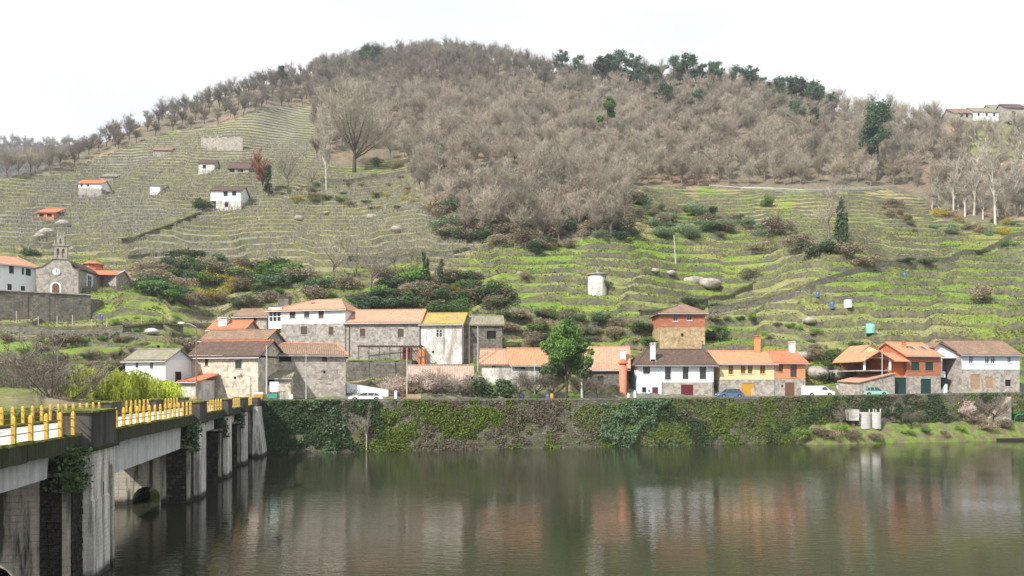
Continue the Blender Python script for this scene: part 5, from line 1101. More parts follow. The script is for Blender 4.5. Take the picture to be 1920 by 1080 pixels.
def stem_mesh(seed, mat, n=6):
    r = random.Random(seed); mb = MB()
    for k in range(n): mb.tube((r.uniform(-.08, .08), r.uniform(-.08, .08), -.04), (r.uniform(-.3, .3), r.uniform(-.3, .3), r.uniform(.35, .6)), .014, .006, 4, caps=False)
    return mb.mesh('stems', mat)
BUSH = {k: [(stem_mesh(i+3, M['bark']), bush_mesh(i*7+hash_, M[m], n=nn, size=sz)) for i in range(3)] for k, m, hash_, nn, sz in
        (('dark', 'lf_dark', 1, 1800, .062), ('green', 'lf_green', 2, 1700, .06), ('bright', 'lf_bright', 3, 1400, .06), ('broom', 'lf_broom', 4, 1800, .055), ('gorse', 'lf_gorse', 5, 1300, .05), ('bramble', 'lf_bramble', 6, 2000, .052), ('ivy', 'ivy_blue', 7, 1700, .062))}
def pine_mesh(seed, broad=.34, mat='lf_pine', n=2800, base=.42, size=.036, clumps=18):
    r = random.Random(seed); mb = MB(); lean = r.uniform(-.04, .04); pts = [Vector((lean*t*t, lean*.5*t, t)) for t in (-.03, .3, .6, .93)]
    for i in range(3): mb.tube(pts[i], pts[i+1], .022*(1-.25*i), .022*(1-.25*(i+1)), 6, caps=False)
    bl_ = []
    for k in range(clumps):
        t = (k+r.random())/clumps; z = base+(1-base)*t*.92; rad = broad*(1-.62*t)*r.uniform(.35, 1.0); a = r.uniform(0, 6.28)+k*2.4; x, y = rad*math.cos(a)+lean*z, rad*math.sin(a)
        bl_.append((x, y, z, r.uniform(.075, .135)*(broad/.34)**.5)); mb.tube((lean*z*z, 0, z-.05), (x, y, z-.02), .008, .003, 4, caps=False)
    v, f = blob_leaves(seed, bl_, n, size, shell=.3); v[:, 2] = v[:, 2]*1.0; return mb.mesh('trunk', M['bark_dark']), np_mesh('crown', v, f, M[mat])
PINE = [pine_mesh(i, broad=.30+.05*(i % 3), base=.40+.06*(i % 3)) for i in range(5)]
PINE_G = pine_mesh(31, .26, 'lf_green', base=.3); CYP = pine_mesh(33, .11, 'lf_dark', base=.08, clumps=26, size=.045)
def ivytree_mesh(seed, mat='lf_dark', w_=.13):
    t = Tree(seed, nl=7, up=.8, spread=.7, trunk=.2, nb=4, ns=4, nt=3, tw=.004); bl_ = [(random.Random(seed+k).uniform(-.05, .05), random.Random(seed*k+9).uniform(-.05, .05), .05+.07*k, w_*(1.1-.07*k)) for k in range(9)]
    v, f = blob_leaves(seed, bl_, 1300, .05); a, b = t.meshes(M['bark'], M['twig']); return a, b, np_mesh('ivy_sleeve', v, f, M[mat])
IVYT = [ivytree_mesh(130), ivytree_mesh(131, 'ivy_blue', .17)]
def put(name, label, cat, p, h, parts, sx=1., group=None, rz=None, names=None):
    t = thing(name, label, cat, p, rnd.uniform(0, 6.28) if rz is None else rz, group); t.scale = (h*sx, h*sx, h)
    for me in parts:
        link(bpy.data.objects.new(me.name.split('.')[0], me), t)
    return t
def at_px(u, v, h): p = gpoint(u, v); return p-Vector((0, 0, .15)), h*p.y/F
# ---------------------------------------------------------------- the wood on the hill
rf = np.random.RandomState(21)
def sample(n, y0, y1, a0=-.78, a1=.78):
    y = np.sqrt(rf.uniform(y0**2, y1**2, n)); a = rf.uniform(a0, a1, n); return a*y, y, a
def thinout(x, y, d):
    keep = []; g = {}
    for i in range(len(x)):
        c = (int(x[i]//d), int(y[i]//d)); ok = True
        for dx in (-1, 0, 1):
            for dy in (-1, 0, 1):
                for j in g.get((c[0]+dx, c[1]+dy), ()):
                    if (x[i]-x[j])**2+(y[i]-y[j])**2 < d*d: ok = False
        if ok: g.setdefault(c, []).append(i); keep.append(i)
    return np.array(keep, int)
x, y, a = sample(22000, 170, 560); u = 960+1400*a; z = ground(x, y); v = HZ-1400*(z-CH)/y
ycr = np.interp(a, azs, YC)
wob = (fbm(x/14+9, y/14, 3)-.5)*34
m = inpoly(FOREST, u, v+wob*.5) & (y < ycr+14) & ~((abs(u-1860) < 95) & (v > 200) & (v < 262)) & ~((abs(u-662) < 60) & (v > 285)) & ~(abs(u-1645) < 10)
m &= ~((u > 1180) & (u < 1700) & (v > 350))
x, y, a, u, v, z = [q_[m] for q_ in (x, y, a, u, v, z)]
kp = thinout(x, y, 4.3); x, y, a, u, v, z = [q_[kp] for q_ in (x, y, a, u, v, z)]
od = np.argsort(y); x, y, a, u, v, z = [q_[od] for q_ in (x, y, a, u, v, z)]
print('forest trees', len(x))
NI = 280
vis = (u > -20) & (u < 1940)
def WHERE(uu_, vv_):
    a = ('behind the huge bare oak' if uu_ < 740 else 'right of the huge bare oak' if uu_ < 850 else 'above the end of the vineyard' if uu_ < 960 else 'right of the vineyard end' if uu_ < 1080 else 'above and left of the dovecote' if uu_ < 1130 else 'straight above the dovecote' if uu_ < 1210 else 'above the blue green broom' if uu_ < 1320 else 'above the hillside road, left part' if uu_ < 1450 else 'above the middle of the hillside road' if uu_ < 1560 else 'beside the tallest dark pine' if uu_ < 1700 else 'among the pale birches' if uu_ < 1810 else 'behind the tallest white birch')
    return a+(', lower edge' if vv_ > (400 if uu_ < 1200 else 330) else ', higher up')
near_i = np.where(vis)[0][:NI]; rest = np.setdiff1d(np.arange(len(x)), near_i)
for i in near_i:
    h = rnd.uniform(7.5, 11)
    if u[i] > 1700 and rnd.random() < .5: parts = slim[rnd.randrange(3)]; lb = 'slender pale barked bare tree in the wood at right'; gp = 'pale bare trees at the right of the wood'; h *= 1.1
    else: kb = rnd.randrange(8); parts = bare_m[kb]; lb = ('Tan', 'Brownish', 'Tan', 'Pale', 'Brownish', 'Tan', 'Brownish', 'Tan')[kb].lower()+' leafless tree in the wood, '+WHERE(u[i], v[i]); gp = 'leafless trees of the hillside wood'
    put('bare_tree', lb, 'tree', (x[i], y[i], z[i]-.3), h, parts, rnd.uniform(.9, 1.2), gp)
def scatter(name, label, cat, P, S, meshes, kind='stuff', zrot=True):
    """one object that instances tree meshes on points (a mass nobody counts)"""
    me = bpy.data.meshes.new(name); me.vertices.add(len(P)); me.vertices.foreach_set('co', np.ascontiguousarray(P, np.float32).ravel())
    at_ = me.attributes.new('size', 'FLOAT', 'POINT'); at_.data.foreach_set('value', np.ascontiguousarray(S, np.float32)); me.update()
    o = link(bpy.data.objects.new(name, me)); tag(o, label, cat, kind=kind)
    g = bpy.data.node_groups.new(name+'_nodes', 'GeometryNodeTree'); g.interface.new_socket('Geometry', in_out='INPUT', socket_type='NodeSocketGeometry'); g.interface.new_socket('Geometry', in_out='OUTPUT', socket_type='NodeSocketGeometry')
    ni, no_ = g.nodes.new('NodeGroupInput'), g.nodes.new('NodeGroupOutput'); ip = g.nodes.new('GeometryNodeInstanceOnPoints'); gi = g.nodes.new('GeometryNodeGeometryToInstance')
    for q_ in meshes[::-1]:
        pr = bpy.data.objects.new('pattern', q_); oi = g.nodes.new('GeometryNodeObjectInfo'); oi.inputs['Object'].default_value = pr; oi.inputs['As Instance'].default_value = True; g.links.new(oi.outputs['Geometry'], gi.inputs[0])
    mp_ = g.nodes.new('GeometryNodeMeshToPoints'); g.links.new(ni.outputs[0], mp_.inputs[0]); g.links.new(mp_.outputs[0], ip.inputs['Points'])
    g.links.new(gi.outputs[0], ip.inputs['Instance']); ip.inputs['Pick Instance'].default_value = True
    rv = g.nodes.new('FunctionNodeRandomValue'); rv.data_type = 'FLOAT_VECTOR'; rv.inputs[1].default_value = (.08, .08, 6.28); g.links.new(rv.outputs[0], ip.inputs['Rotation'])
    na = g.nodes.new('GeometryNodeInputNamedAttribute'); na.data_type = 'FLOAT'; na.inputs[0].default_value = 'size'; g.links.new(na.outputs[0], ip.inputs['Scale']); g.links.new(ip.outputs[0], no_.inputs[0])
    md = o.modifiers.new('scatter', 'NODES'); md.node_group = g; return o
pat = []
for i, t in enumerate(bare):
    V_, T3, mi_ = joined('t', t); pat.append(np_mesh('far_bare_tree', V_, T3, [M['bark'], M[('twig', 'twig_red', 'twig', 'twig_pale', 'twig_red', 'twig', 'twig_red', 'twig')[i]]], mi_))
S = rf.uniform(7, 11, len(rest)); P = np.stack([x[rest], y[rest], z[rest]-.3], 1)
upm = (HZ-1400*(P[:, 2]-CH)/P[:, 1] < 178-.02*(u[rest]-800)) | (u[rest] < 600)  # ridge and left trees get darker bark and twigs: slope shade put into colour
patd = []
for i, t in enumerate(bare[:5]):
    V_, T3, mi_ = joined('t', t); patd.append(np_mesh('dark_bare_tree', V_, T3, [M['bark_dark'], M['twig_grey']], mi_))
scatter('bare_wood', 'mass of tan leafless trees covering the middle of the hill', 'wood', P[~upm], S[~upm], pat)
scatter('bare_wood', 'leafless wood along the hilltop, ridge shade put into its darker grey twigs', 'wood', P[upm], S[upm]*np.where(u[rest][upm] < 600, .82, 1.), patd)
# far ridge wood
uu = rf.uniform(-500, 240, 2800); tt = rf.uniform(0, 1, 2800); yy = 620+tt*375
top = np.interp(uu, [-1100, -300, 0, 60, 130, 200, 330], [250, 262, 270, 272, 274, 290, 330]); zz = (CH+(HZ-top)/1400*1000)*(tt**.85)+40*(1-tt)
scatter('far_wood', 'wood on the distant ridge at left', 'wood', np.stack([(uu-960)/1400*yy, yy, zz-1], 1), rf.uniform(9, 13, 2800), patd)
# ---------------------------------------------------------------- single trees
def tree(u, v, hp, parts, label, name='tree', cat='tree', sx=1., group=None):
    p, h = at_px(u, v, hp); return put(name, label, cat, p, h, parts, sx, group)
tree(664, 322, 142, oak, 'huge spreading bare oak standing at the top of the vineyard', 'oak_tree', sx=1.12)
tree(612, 358, 105, slim[0], 'tall pale bare trunk just below the huge bare oak', 'bare_tree', sx=.6)
tree(585, 362, 60, thin[0], 'slight bare tree left of the tall pale trunk', 'bare_tree')
tree(540, 362, 85, thin[1], 'thin bare tree right of the dark cypress in the vineyard', 'bare_tree')
tree(493, 364, 70, redtree, 'rust red bushy tree beside the dark cypress', 'red_tree', sx=.9)
tree(503, 366, 58, CYP, 'narrow dark cypress beside the rust red tree', 'cypress_tree', sx=1.1)
tree(626, 528, 90, thin[0], 'bare tree with open crown above the manor roof', 'bare_tree', sx=1.1)
for k, (u_, v_, h_, lb) in enumerate(((695, 545, 90, 'tall thin bare tree right of the one above the manor roof'), (668, 515, 70, 'faint bare tree between the two taller ones above the manor'), (740, 515, 75, 'thin bare tree on the lowest vineyard terrace'), (650, 500, 55, 'small thin bare tree on the lowest vineyard terrace'), (770, 500, 60, 'thin bare tree near the end of the lowest vineyard terraces'))): tree(u_, v_, h_, thin[k % 2], lb, 'bare_tree')
tree(798, 540, 95, IVYT[0], 'ivy wrapped trunk, left of a pair above the mossy roof', 'ivy_clad_tree', sx=.7)
tree(826, 540, 85, IVYT[0], 'ivy wrapped trunk, right of a pair above the mossy roof', 'ivy_clad_tree', sx=.7)
tree(820, 312, 62, BUSH['green'][0], 'dense green evergreen in the middle of the bare wood', 'evergreen_tree', sx=1.2)
tree(907, 385, 70, IVYT[1], 'tree swathed in ivy at the lower edge of the bare wood', 'ivy_clad_tree', sx=.9)
tree(1578, 455, 120, IVYT[1], 'large ivy clad tree below the hillside road', 'ivy_clad_tree', sx=.62)
tree(1555, 455, 95, thin[1], 'forked dead tree left of the large ivy clad tree', 'bare_tree')
tree(1438, 388, 36, BUSH['green'][1], 'small fresh green tree standing on the hillside road edge', 'small_tree', sx=.8)
tree(1646, 338, 150, pine_mesh(61, .26, 'lf_pine', 6000, .42, size=.026, clumps=24), 'tallest dark pine standing above the right hand wood', 'pine_tree', sx=.95)
tree(1140, 285, 105, pine_mesh(62, .16, 'lf_green', base=.62, clumps=10), 'lone light green pine rising from the middle of the wood', 'pine_tree')
tree(1528, 262, 64, pine_mesh(63, .2, 'lf_pine', base=.2), 'pine with pale crown left of the tallest dark pine', 'pine_tree')
tree(1490, 245, 60, PINE[1], 'dark pine above the wood, below the ridge pines', 'pine_tree')
ridge_p = [(690, 128, 44, 1.2), (702, 122, 36, 1.2), (528, 158, 36, .9), (1055, 140, 46, 1.1), (1086, 150, 48, 1.0), (1130, 155, 52, 1.5), (1160, 160, 62, 1.0), (1188, 160, 58, 1.25), (1222, 175, 52, 1.3), (1200, 170, 44, 1.1), (1245, 200, 44, 1.2), (1262, 150, 46, 1.0), (1290, 165, 66, 1.2), (1318, 158, 40, 1.0), (1338, 165, 52, 1.1), (1388, 175, 52, 1.0), (1408, 180, 56, 1.1), (1432, 182, 38, 1.0), (1466, 200, 58, 1.2), (1492, 205, 60, 1.3), (1515, 208, 58, 1.1), (1535, 210, 52, 1.0), (1310, 212, 44, 1.3), (1068, 178, 26, 1.3), (1560, 215, 42, 1.0)]
ORD = 'first second third fourth fifth sixth seventh eighth ninth tenth eleventh twelfth thirteenth fourteenth fifteenth sixteenth seventeenth eighteenth nineteenth twentieth twenty-first twenty-second twenty-third twenty-fourth twenty-fifth'.split()
ridge_p.sort()
for k, (u_, v_, h_, s_) in enumerate(ridge_p):
    put('pine_tree', 'dark pine on or near the skyline, '+ORD[k]+' counted from the left', 'tree', *at_px(u_, v_+8, h_+8), PINE[k % 5], s_, 'pines along the skyline')
for k, (u_, v_, h_, lb) in enumerate(((1826, 405, 110, 'pale birch at the right, first of four by its lean trunk'), (1866, 422, 115, 'tallest white barked birch at the right edge of the wood'), (1788, 400, 90, 'slim birch left of the tallest white barked one'), (1902, 400, 100, 'birch nearest the right edge of the picture'))): tree(u_, v_, h_, slim[k % 3], lb, 'birch_tree', sx=.75)
tree(1803, 222, 24, thin[0], 'small bare tree beside the hilltop hamlet', 'bare_tree'); tree(1895, 214, 24, thin[1], 'small bare tree behind the grey hilltop house', 'bare_tree')
# willow, hanging strands
def willow(u, Yw_, z0, h, w_, seed, label, n=34):
    x0 = (u-960)/F*Yw_; t = thing('willow_tree', label, 'tree', (x0, Yw_, z0)); r = random.Random(seed); mb = MB(); V_, F_ = [], []
    fork = Vector((0, 0, h*.28)); mb.tube((0, 0, -.3), fork, .26, .2, 8, caps=False); arms = []
    for k in range(5): a = k*1.26+r.random(); e = fork+Vector((math.cos(a)*w_*.14, math.sin(a)*w_*.12, h*.26)); mb.tube(fork, e, .15, .09, 6, caps=False); arms.append(e)
    def strand(p, L_):
        nn = 6; d = Vector((r.gauss(0, .10), r.gauss(0, .10), -1)); wd = r.uniform(.035, .07); p0 = p
        for j in range(nn):
            p1 = p0+d*L_/nn+Vector((r.gauss(0, .03), r.gauss(0, .03), 0)); s2 = Vector((r.gauss(0, 1), r.gauss(0, 1), r.gauss(0, .4))).normalized()*wd*(1-.5*j/nn); b0_ = len(V_)
            V_.extend([p0-s2, p0+s2, p1+s2*.8, p1-s2*.8]); F_.append((b0_, b0_+1, b0_+2, b0_+3)); p0 = p1
            if r.random() < .8:
                q_ = p0+Vector((r.gauss(0, .14), r.gauss(0, .14), -.16)); s3 = Vector((r.gauss(0, 1), r.gauss(0, 1), 0)).normalized()*.05; b0_ = len(V_); V_.extend([p0-s3, p0+s3, q_+s3, q_-s3]); F_.append((b0_, b0_+1, b0_+2, b0_+3))
    for k in range(n):
        e = arms[k % 5]; a = 6.28*k/n*3+r.uniform(-.4, .4); rr = w_*.5*r.uniform(.45, 1.0); topz = h*r.uniform(.72, 1.0)*(1-.18*rr/(w_*.5)); P_ = [e]
        for j in range(1, 8):
            f = j/7; P_.append(Vector((e.x+(math.cos(a)*rr-e.x)*f, e.y+(math.sin(a)*rr*.8-e.y)*f, e.z+(topz-e.z)*math.sin(min(1, f*1.5)*math.pi/2)-h*.16*max(0, f-.55)**1.3*3)))
        for j in range(7): mb.tube(P_[j], P_[j+1], .055*(1-j/8), .055*(1-(j+1)/8), 4, caps=False)
        for m_ in range(34):
            f = r.uniform(.2, 1.0)*7; i_ = min(6, int(f)); p = P_[i_].lerp(P_[i_+1], f-i_)+Vector((r.gauss(0, .2), r.gauss(0, .2), r.uniform(0, .18))); strand(p, min(p.z-.15, h*r.uniform(.12, .34)*(1+.7*(f/7)**2)))
    mb.build('trunk', M['bark_dark'], t, off=(0, 0, 0))
    link(bpy.data.objects.new('crown', np_mesh('crown', np.array([tuple(v) for v in V_]), np.array(F_), M['lf_willow'])), t)
willow(205, 90, 5.6, 6.9, 13.5, 4, 'weeping willow in fresh yellow green leaf, the larger of two behind the bridge', 60)
willow(140, 86, 5.6, 5.0, 6.0, 7, 'left drooping willow with strands reaching the bridge railing', 16)
willow(296, 96, 6.2, 4.9, 7.5, 5, 'smaller yellow green willow in front of the orange roofed annex', 34)
# bottom left garden
def tree_at(u, Y, z, h, parts, label, name, sx=1, cat='tree', group=None): return put(name, label, cat, ((u-960)/F*Y, Y, z), h, parts, sx, group)
tree_at(102, 82, 5.2, 9.2, low[0], 'wide crowned dark bare tree behind the left end of the bridge', 'bare_tree', 1.0)
tree_at(30, 92, 5.2, 6.5, low[1], 'lower bare tree at the left edge behind the bridge railing', 'bare_tree', 1.1)
tree_at(85, 80, 5.2, 4.0, thin[1], 'small bare tree in front of the ivy bush at left', 'bare_tree', 1.1)
tree_at(62, 90, 5.4, 3.3, BUSH['dark'][0], 'dark ivy covered bush behind the left railing', 'bush', 1.15, 'bush')
tree_at(15, 108, 9, 4.6, BUSH['bright'][0], 'bright green leafy bush at the left edge below the church wall', 'bush', 1.2, 'bush')
for k, (u_, v_) in enumerate(((140, 655), (160, 640), (45, 620), (215, 605), (255, 600), (285, 604), (330, 598))): put('garden_plant', 'leafy green cabbage plant on the garden terraces below the church', 'plant', *at_px(u_, v_, 16), BUSH['bright'][k % 3], 1.0, 'garden plants below the church')
tree(350, 655, 44, BUSH['bramble'][0], 'pinkish brown twiggy bush left of the street lamp', 'bush', 'bush', 1.6)
tree(372, 650, 36, BUSH['dark'][1], 'dark bush right under the street lamp head', 'bush', 'bush', 1.1)
# river row plants
tree_at(923, 116.5, 7.2, 5.9, BUSH['dark'][2], 'round dark evergreen bush in front of the low orange roofed houses', 'bush', 1.15, 'bush')
def evergreen():
    t = thing('evergreen_tree', 'tall evergreen with forked bare trunk standing on the quay', 'tree', ((1062-960)/F*117.5, 117.5, 7.2)); r = random.Random(3); mb = MB(); k = 117.5/F
    C = [((u_-1062)*k, r.uniform(-1.6, 1.6), (742-v_)*k, rr*k*.84) for u_, v_, rr in ((1062, 606, 22), (1048, 622, 24), (1076, 618, 22), (1036, 642, 24), (1088, 640, 22), (1060, 645, 28), (1044, 662, 24), (1075, 664, 26), (1100, 668, 16), (1028, 684, 18), (1052, 690, 18), (1095, 690, 18), (1078, 684, 18), (1108, 652, 10), (1022, 640, 14), (1066, 594, 12), (1106, 694, 10), (1020, 690, 10))]
    mb.tube((0, 0, -.3), (.1, 0, 3.2), .26, .2, 7, caps=False); mb.tube((.1, 0, 3.2), (-.4, .2, 7.5), .19, .08, 6, caps=False); mb.tube((.1, 0, 3.0), (1.4, -.2, 6.8), .15, .06, 6, caps=False); mb.tube((.05, 0, 2.6), (-1.7, .3, 5.4), .12, .05, 6, caps=False); mb.build('trunk', M['bark_dark'], t, off=(0, 0, 0))
    v, f = blob_leaves(5, C[:9]+C[12:15], 9500, .34, shell=.35); link(bpy.data.objects.new('crown', np_mesh('crown', v, f, M['lf_green'])), t)
    v, f = blob_leaves(6, C[9:12]+C[15:]+[(c_[0], c_[1]+.4, c_[2]-.5, c_[3]*.9) for c_ in C[3:9]], 6500, .34, shell=.3); link(bpy.data.objects.new('inner_crown', np_mesh('inner_crown', v, f, M['lf_dark'])), t)
evergreen()
for k, (u_, Y, h, pr, lb) in enumerate(((1002, 117, 1.6, BUSH['green'][0], 'small rounded green shrub left of the tall evergreen trunk'), (1078, 117.5, 1.8, BUSH['bright'][1], 'small yellow green shrub right of the tall evergreen trunk'), (950, 117, 1.5, BUSH['green'][2], 'low green shrub between round dark bush and small rounded shrub'))): tree_at(u_, Y, 7.2, h, pr, lb, 'shrub', 1.2, 'shrub')
for k, (u_, Y, h, s_) in enumerate(((742, 117, 4.2, 1.2), (775, 118.5, 4.6, 1.2), (805, 118, 4.8, 1.3), (838, 118.5, 4.9, 1.3), (868, 118, 4.5, 1.2), (896, 118, 3.6, 1.0))):
    tree_at(u_, Y, 7.2, h, blossom[k % 2] if k % 2 == 0 else low[0], 'pale leafless fruit tree in the row before the long pink tiled shed', 'fruit_tree', s_, 'tree', 'fruit trees before the pink tiled shed')
for k, (u_, Y, h, s_) in enumerate(((975, 119, 4.4, 1.1), (1008, 119, 4.8, 1.2), (1035, 120, 4.6, 1.1), (1095, 119, 4.4, 1.1), (1120, 118.5, 3.4, 1.0))):
    tree_at(u_, Y, 7.2, h, low[k % 2], 'tangled bare shrub behind the tall evergreen on the quay', 'bare_shrub', s_, 'shrub', 'bare shrubs around the tall evergreen')
# ---------------------------------------------------------------- shrubs and scrub on the slope
sh = [(1180, 442, 26, 1.9, 'broom', 'blue green broom bush at left of the broom patch'), (1238, 446, 30, 1.6, 'broom', 'blue green broom bush in the middle of the broom patch'), (1290, 448, 32, 1.7, 'broom', 'largest blue green broom bush, at the right of the broom patch'), (1335, 432, 30, 1.6, 'broom', 'broom bush above the right end of the broom patch'), (1330, 405, 26, 1.2, 'dark', 'dark bush on the terrace above the broom patch'), (1395, 430, 28, 1.5, 'broom', 'pale broom bush left of the brown thicket'),
      (1460, 440, 44, 1.7, 'bramble', 'brown thicket left of the large ivy clad tree'), (1495, 470, 40, 1.8, 'bramble', 'brown thicket below and left of the large ivy clad tree'), (1540, 478, 40, 1.8, 'ivy', 'ivy thicket at the foot of the large ivy clad tree'), (1592, 480, 42, 1.8, 'bramble', 'brown bramble thicket right of the large ivy clad tree'), (1620, 500, 36, 1.5, 'bramble', 'lowest brown thicket right of the ivy clad tree'), (1420, 475, 30, 1.6, 'bramble', 'brown thicket left of the lower terraces'),
      (1138, 542, 26, 1.0, 'dark', 'dark bush right behind the round dovecote'), (985, 528, 20, 1.5, 'bramble', 'dark brown bush left of the dovecote'), (1410, 520, 28, 1.7, 'bramble', 'bramble bush on the diagonal wall'), (1300, 575, 30, 1.6, 'dark', 'dark bush just above the brick tower house'), (1348, 580, 22, 1.5, 'dark', 'low dark bush above right of the brick tower house'), (1348, 640, 40, 1.0, 'dark', 'big dark bush right against the brick tower house'),
      (1890, 466, 28, 1.0, 'green', 'round green bush on the wall at far right'), (1830, 478, 16, 3.0, 'dark', 'long dark hedge clump on the wall at far right'), (1690, 500, 16, 3.0, 'dark', 'low dark hedge right of the brown thickets'), (1740, 500, 15, 2.6, 'dark', 'second low dark hedge right of the brown thickets'), (1760, 408, 28, 1.3, 'gorse', 'yellow tinged gorse bush among the birches'), (1880, 440, 22, 1.5, 'gorse', 'bright yellow gorse at the right below the birches'), (1835, 570, 50, 1.1, 'bramble', 'grey bare bush on the right hand terraces'),
      (385, 392, 30, 1.5, 'dark', 'round dark tree left of the long vineyard house'), (60, 480, 30, 1.2, 'dark', 'dark round bush above the white parish house'), (250, 545, 40, 1.2, 'dark', 'dark bush right behind the church transept'), (560, 378, 20, 1.8, 'gorse', 'yellow gorse left of the bare oak slope'), (590, 376, 18, 2.2, 'bramble', 'brown bush on the terrace under the tall pale trunk'),
      (700, 600, 22, 1.0, 'green', 'round green bush above the long pink roof'), (860, 580, 34, 1.4, 'green', 'green bush above the mossy roof at right'), (855, 552, 22, 1.2, 'gorse', 'yellow flowering gorse above the mossy roof'), (708, 312, 26, 1.0, 'ivy', 'ivy covered stump right of the huge bare oak'), (745, 316, 16, 2.2, 'bramble', 'low brown bush right of the huge bare oak'),
      (1520, 675, 40, 1.3, 'bramble', 'bramble clump hanging above the rocks behind the white van'), (1560, 680, 46, 1.2, 'green', 'green bush on the rocks behind the white van'), (1590, 690, 50, 1.2, 'bramble', 'brown bush left of the open timber porch'), (1545, 715, 40, 1.3, 'dark', 'dark bush in the shade between orange house and porch'), (900, 640, 34, 1.5, 'green', 'green bush right of the ruined house'), (960, 625, 24, 1.8, 'bramble', 'bramble slope right of the ruined house'), (995, 650, 24, 1.6, 'bramble', 'bramble heap above the orange roofs'), (1150, 640, 30, 1.6, 'bramble', 'bramble heap left of the brick tower house'), (1195, 630, 30, 1.6, 'dark', 'dark bush between tall evergreen and brick tower house'), (1215, 650, 22, 1.6, 'green', 'green bush at the left foot of the brick tower house'),
      (905, 640, 22, 1.0, 'gorse', 'small yellow bush right of the ruined house')]
for (u_, v_, h_, s_, kd, lb) in sh: tree(u_, v_, h_, BUSH[kd][rnd.randrange(3)], lb, dict(ivy='ivy_bush', dark='evergreen_bush', green='green_shrub', bright='leafy_plant', broom='broom_bush', gorse='gorse_bush', bramble='bramble_bush')[kd], 'bush', s_)
zones = [([(265, 505), (330, 498), (520, 505), (600, 540), (640, 560), (500, 575), (300, 572), (265, 545)], 80, (22, 44), ('ivy', 'green', 'green', 'bramble', 'ivy', 'bramble', 'green', 'gorse', 'dark'), 'on the bank right of the church', 'tangled bushes on the bank right of the church'),
         ([(640, 540), (720, 520), (930, 520), (950, 575), (900, 590), (680, 590)], 56, (22, 44), ('dark', 'bramble', 'dark', 'ivy', 'bramble', 'green'), 'on the slope above the granite houses', 'scrub above the granite houses'),
         ([(780, 370), (900, 400), (1190, 400), (1190, 455), (1000, 480), (880, 470), (800, 420)], 80, (20, 42), ('bramble', 'bramble', 'ivy', 'broom', 'bramble', 'dark'), 'at the foot of the bare wood', 'scrub at the foot of the bare wood'),
         ([(1190, 380), (1330, 395), (1450, 440), (1320, 460), (1190, 450)], 30, (16, 34), ('broom', 'bramble', 'broom'), 'on the terraces beside the broom patch', 'low broom under the wood'),
         ([(1640, 380), (1920, 420), (1920, 450), (1700, 440)], 24, (12, 24), ('bramble', 'bramble', 'gorse', 'broom'), 'on the open slope under the birches', 'bushes under the birches'),
         ([(900, 590), (1230, 600), (1230, 650), (1110, 650), (920, 655)], 46, (16, 34), ('bramble', 'bramble', 'dark', 'green', 'ivy'), 'on the bank above the quay roofs', 'bushes on the bank above the quay roofs'),
         ([(1330, 590), (1600, 640), (1620, 700), (1520, 690), (1500, 650), (1340, 645)], 24, (10, 22), ('green', 'bramble', 'bright', 'green'), 'on the terraces behind the orange roofs', 'bushes behind the orange roofs'),
         ([(580, 340), (770, 325), (800, 395), (700, 400), (590, 395)], 26, (8, 16), ('gorse', 'bramble', 'broom', 'green'), 'on the slope below the huge oak', 'small bushes below the huge oak'),
         ([(10, 640), (330, 640), (335, 680), (240, 690), (60, 740), (0, 740)], 34, (14, 30), ('bramble', 'green', 'bramble', 'dark', 'bramble'), 'on the left bank behind the bridge', 'bushes on the left bank'),
         ([(-20, 700), (230, 700), (230, 750), (60, 765), (-20, 765)], 34, (18, 40), ('bramble', 'bramble', 'green', 'bramble', 'ivy'), 'behind the bridge railing at far left', 'thicket behind the bridge railing')]
rz_ = random.Random(12)
KN = dict(ivy=('ivy_bush', 'ivy bush', 'bluish ivy bush'), dark=('evergreen_bush', 'evergreen bush', 'dark evergreen bush'), green=('green_shrub', 'shrub', 'mid green shrub'), bright=('leafy_plant', 'plant', 'fresh green plant'), broom=('broom_bush', 'broom', 'grey green broom'), gorse=('gorse_bush', 'gorse', 'yellow gorse'), bramble=('bramble_bush', 'bramble', 'brown bramble'))
for poly, n, (h0, h1), kinds, lb, gp in zones:
    xs_ = [p[0] for p in poly]; ys_ = [p[1] for p in poly]; c = 0; tries = 0
    while c < n and tries < n*20:
        tries += 1; u_, v_ = rz_.uniform(min(xs_), max(xs_)), rz_.uniform(min(ys_), max(ys_))
        if not bool(inpoly(poly, np.array(u_), np.array(v_))): continue
        kd = kinds[rz_.randrange(len(kinds))]; nm_, ct_, ad_ = KN[kd]
        put(nm_, ad_+' '+lb+(', left part' if u_ < (min(xs_)+max(xs_))/2-.12*(max(xs_)-min(xs_)) else ', right part' if u_ > (min(xs_)+max(xs_))/2+.12*(max(xs_)-min(xs_)) else ', middle'), ct_, *at_px(u_, v_, rz_.uniform(h0, h1)), BUSH[kd][rz_.randrange(3)], rz_.uniform(1.1, 1.9), gp); c += 1
# ---------------------------------------------------------------- vines, grass, ground cover (stuff)
def tris_from(P, d, w_, r):
    s_ = np.cross(d, r.normal(size=d.shape)); s_ /= np.linalg.norm(s_, axis=1, keepdims=True)+1e-9
    return np.stack([P-s_*w_, P+s_*w_, P+d], 1).reshape(-1, 3)
rv = np.random.RandomState(5); Pv = []
for q_ in range(8, NL-1):
    yk = ylev[:, q_]
    for off in (.25, .7):
        n_ = 620; aa = np.sort(rv.uniform(-.72, .0, n_)); yy = np.interp(aa, azs, yk)*(1-off)+np.interp(aa, azs, ylev[:, q_+1])*off; xx = aa*yy; zz = ground(xx, yy); vv = HZ-1400*(zz-CH)/yy; uu = 960+1400*aa
        m = inpoly(VINE, uu, vv) & (yy < np.interp(aa, azs, YC)) & (fbm(xx/9, yy/9, 2) > .40) & (yy < 330); Pv.append(np.stack([xx, yy, zz], 1)[m])
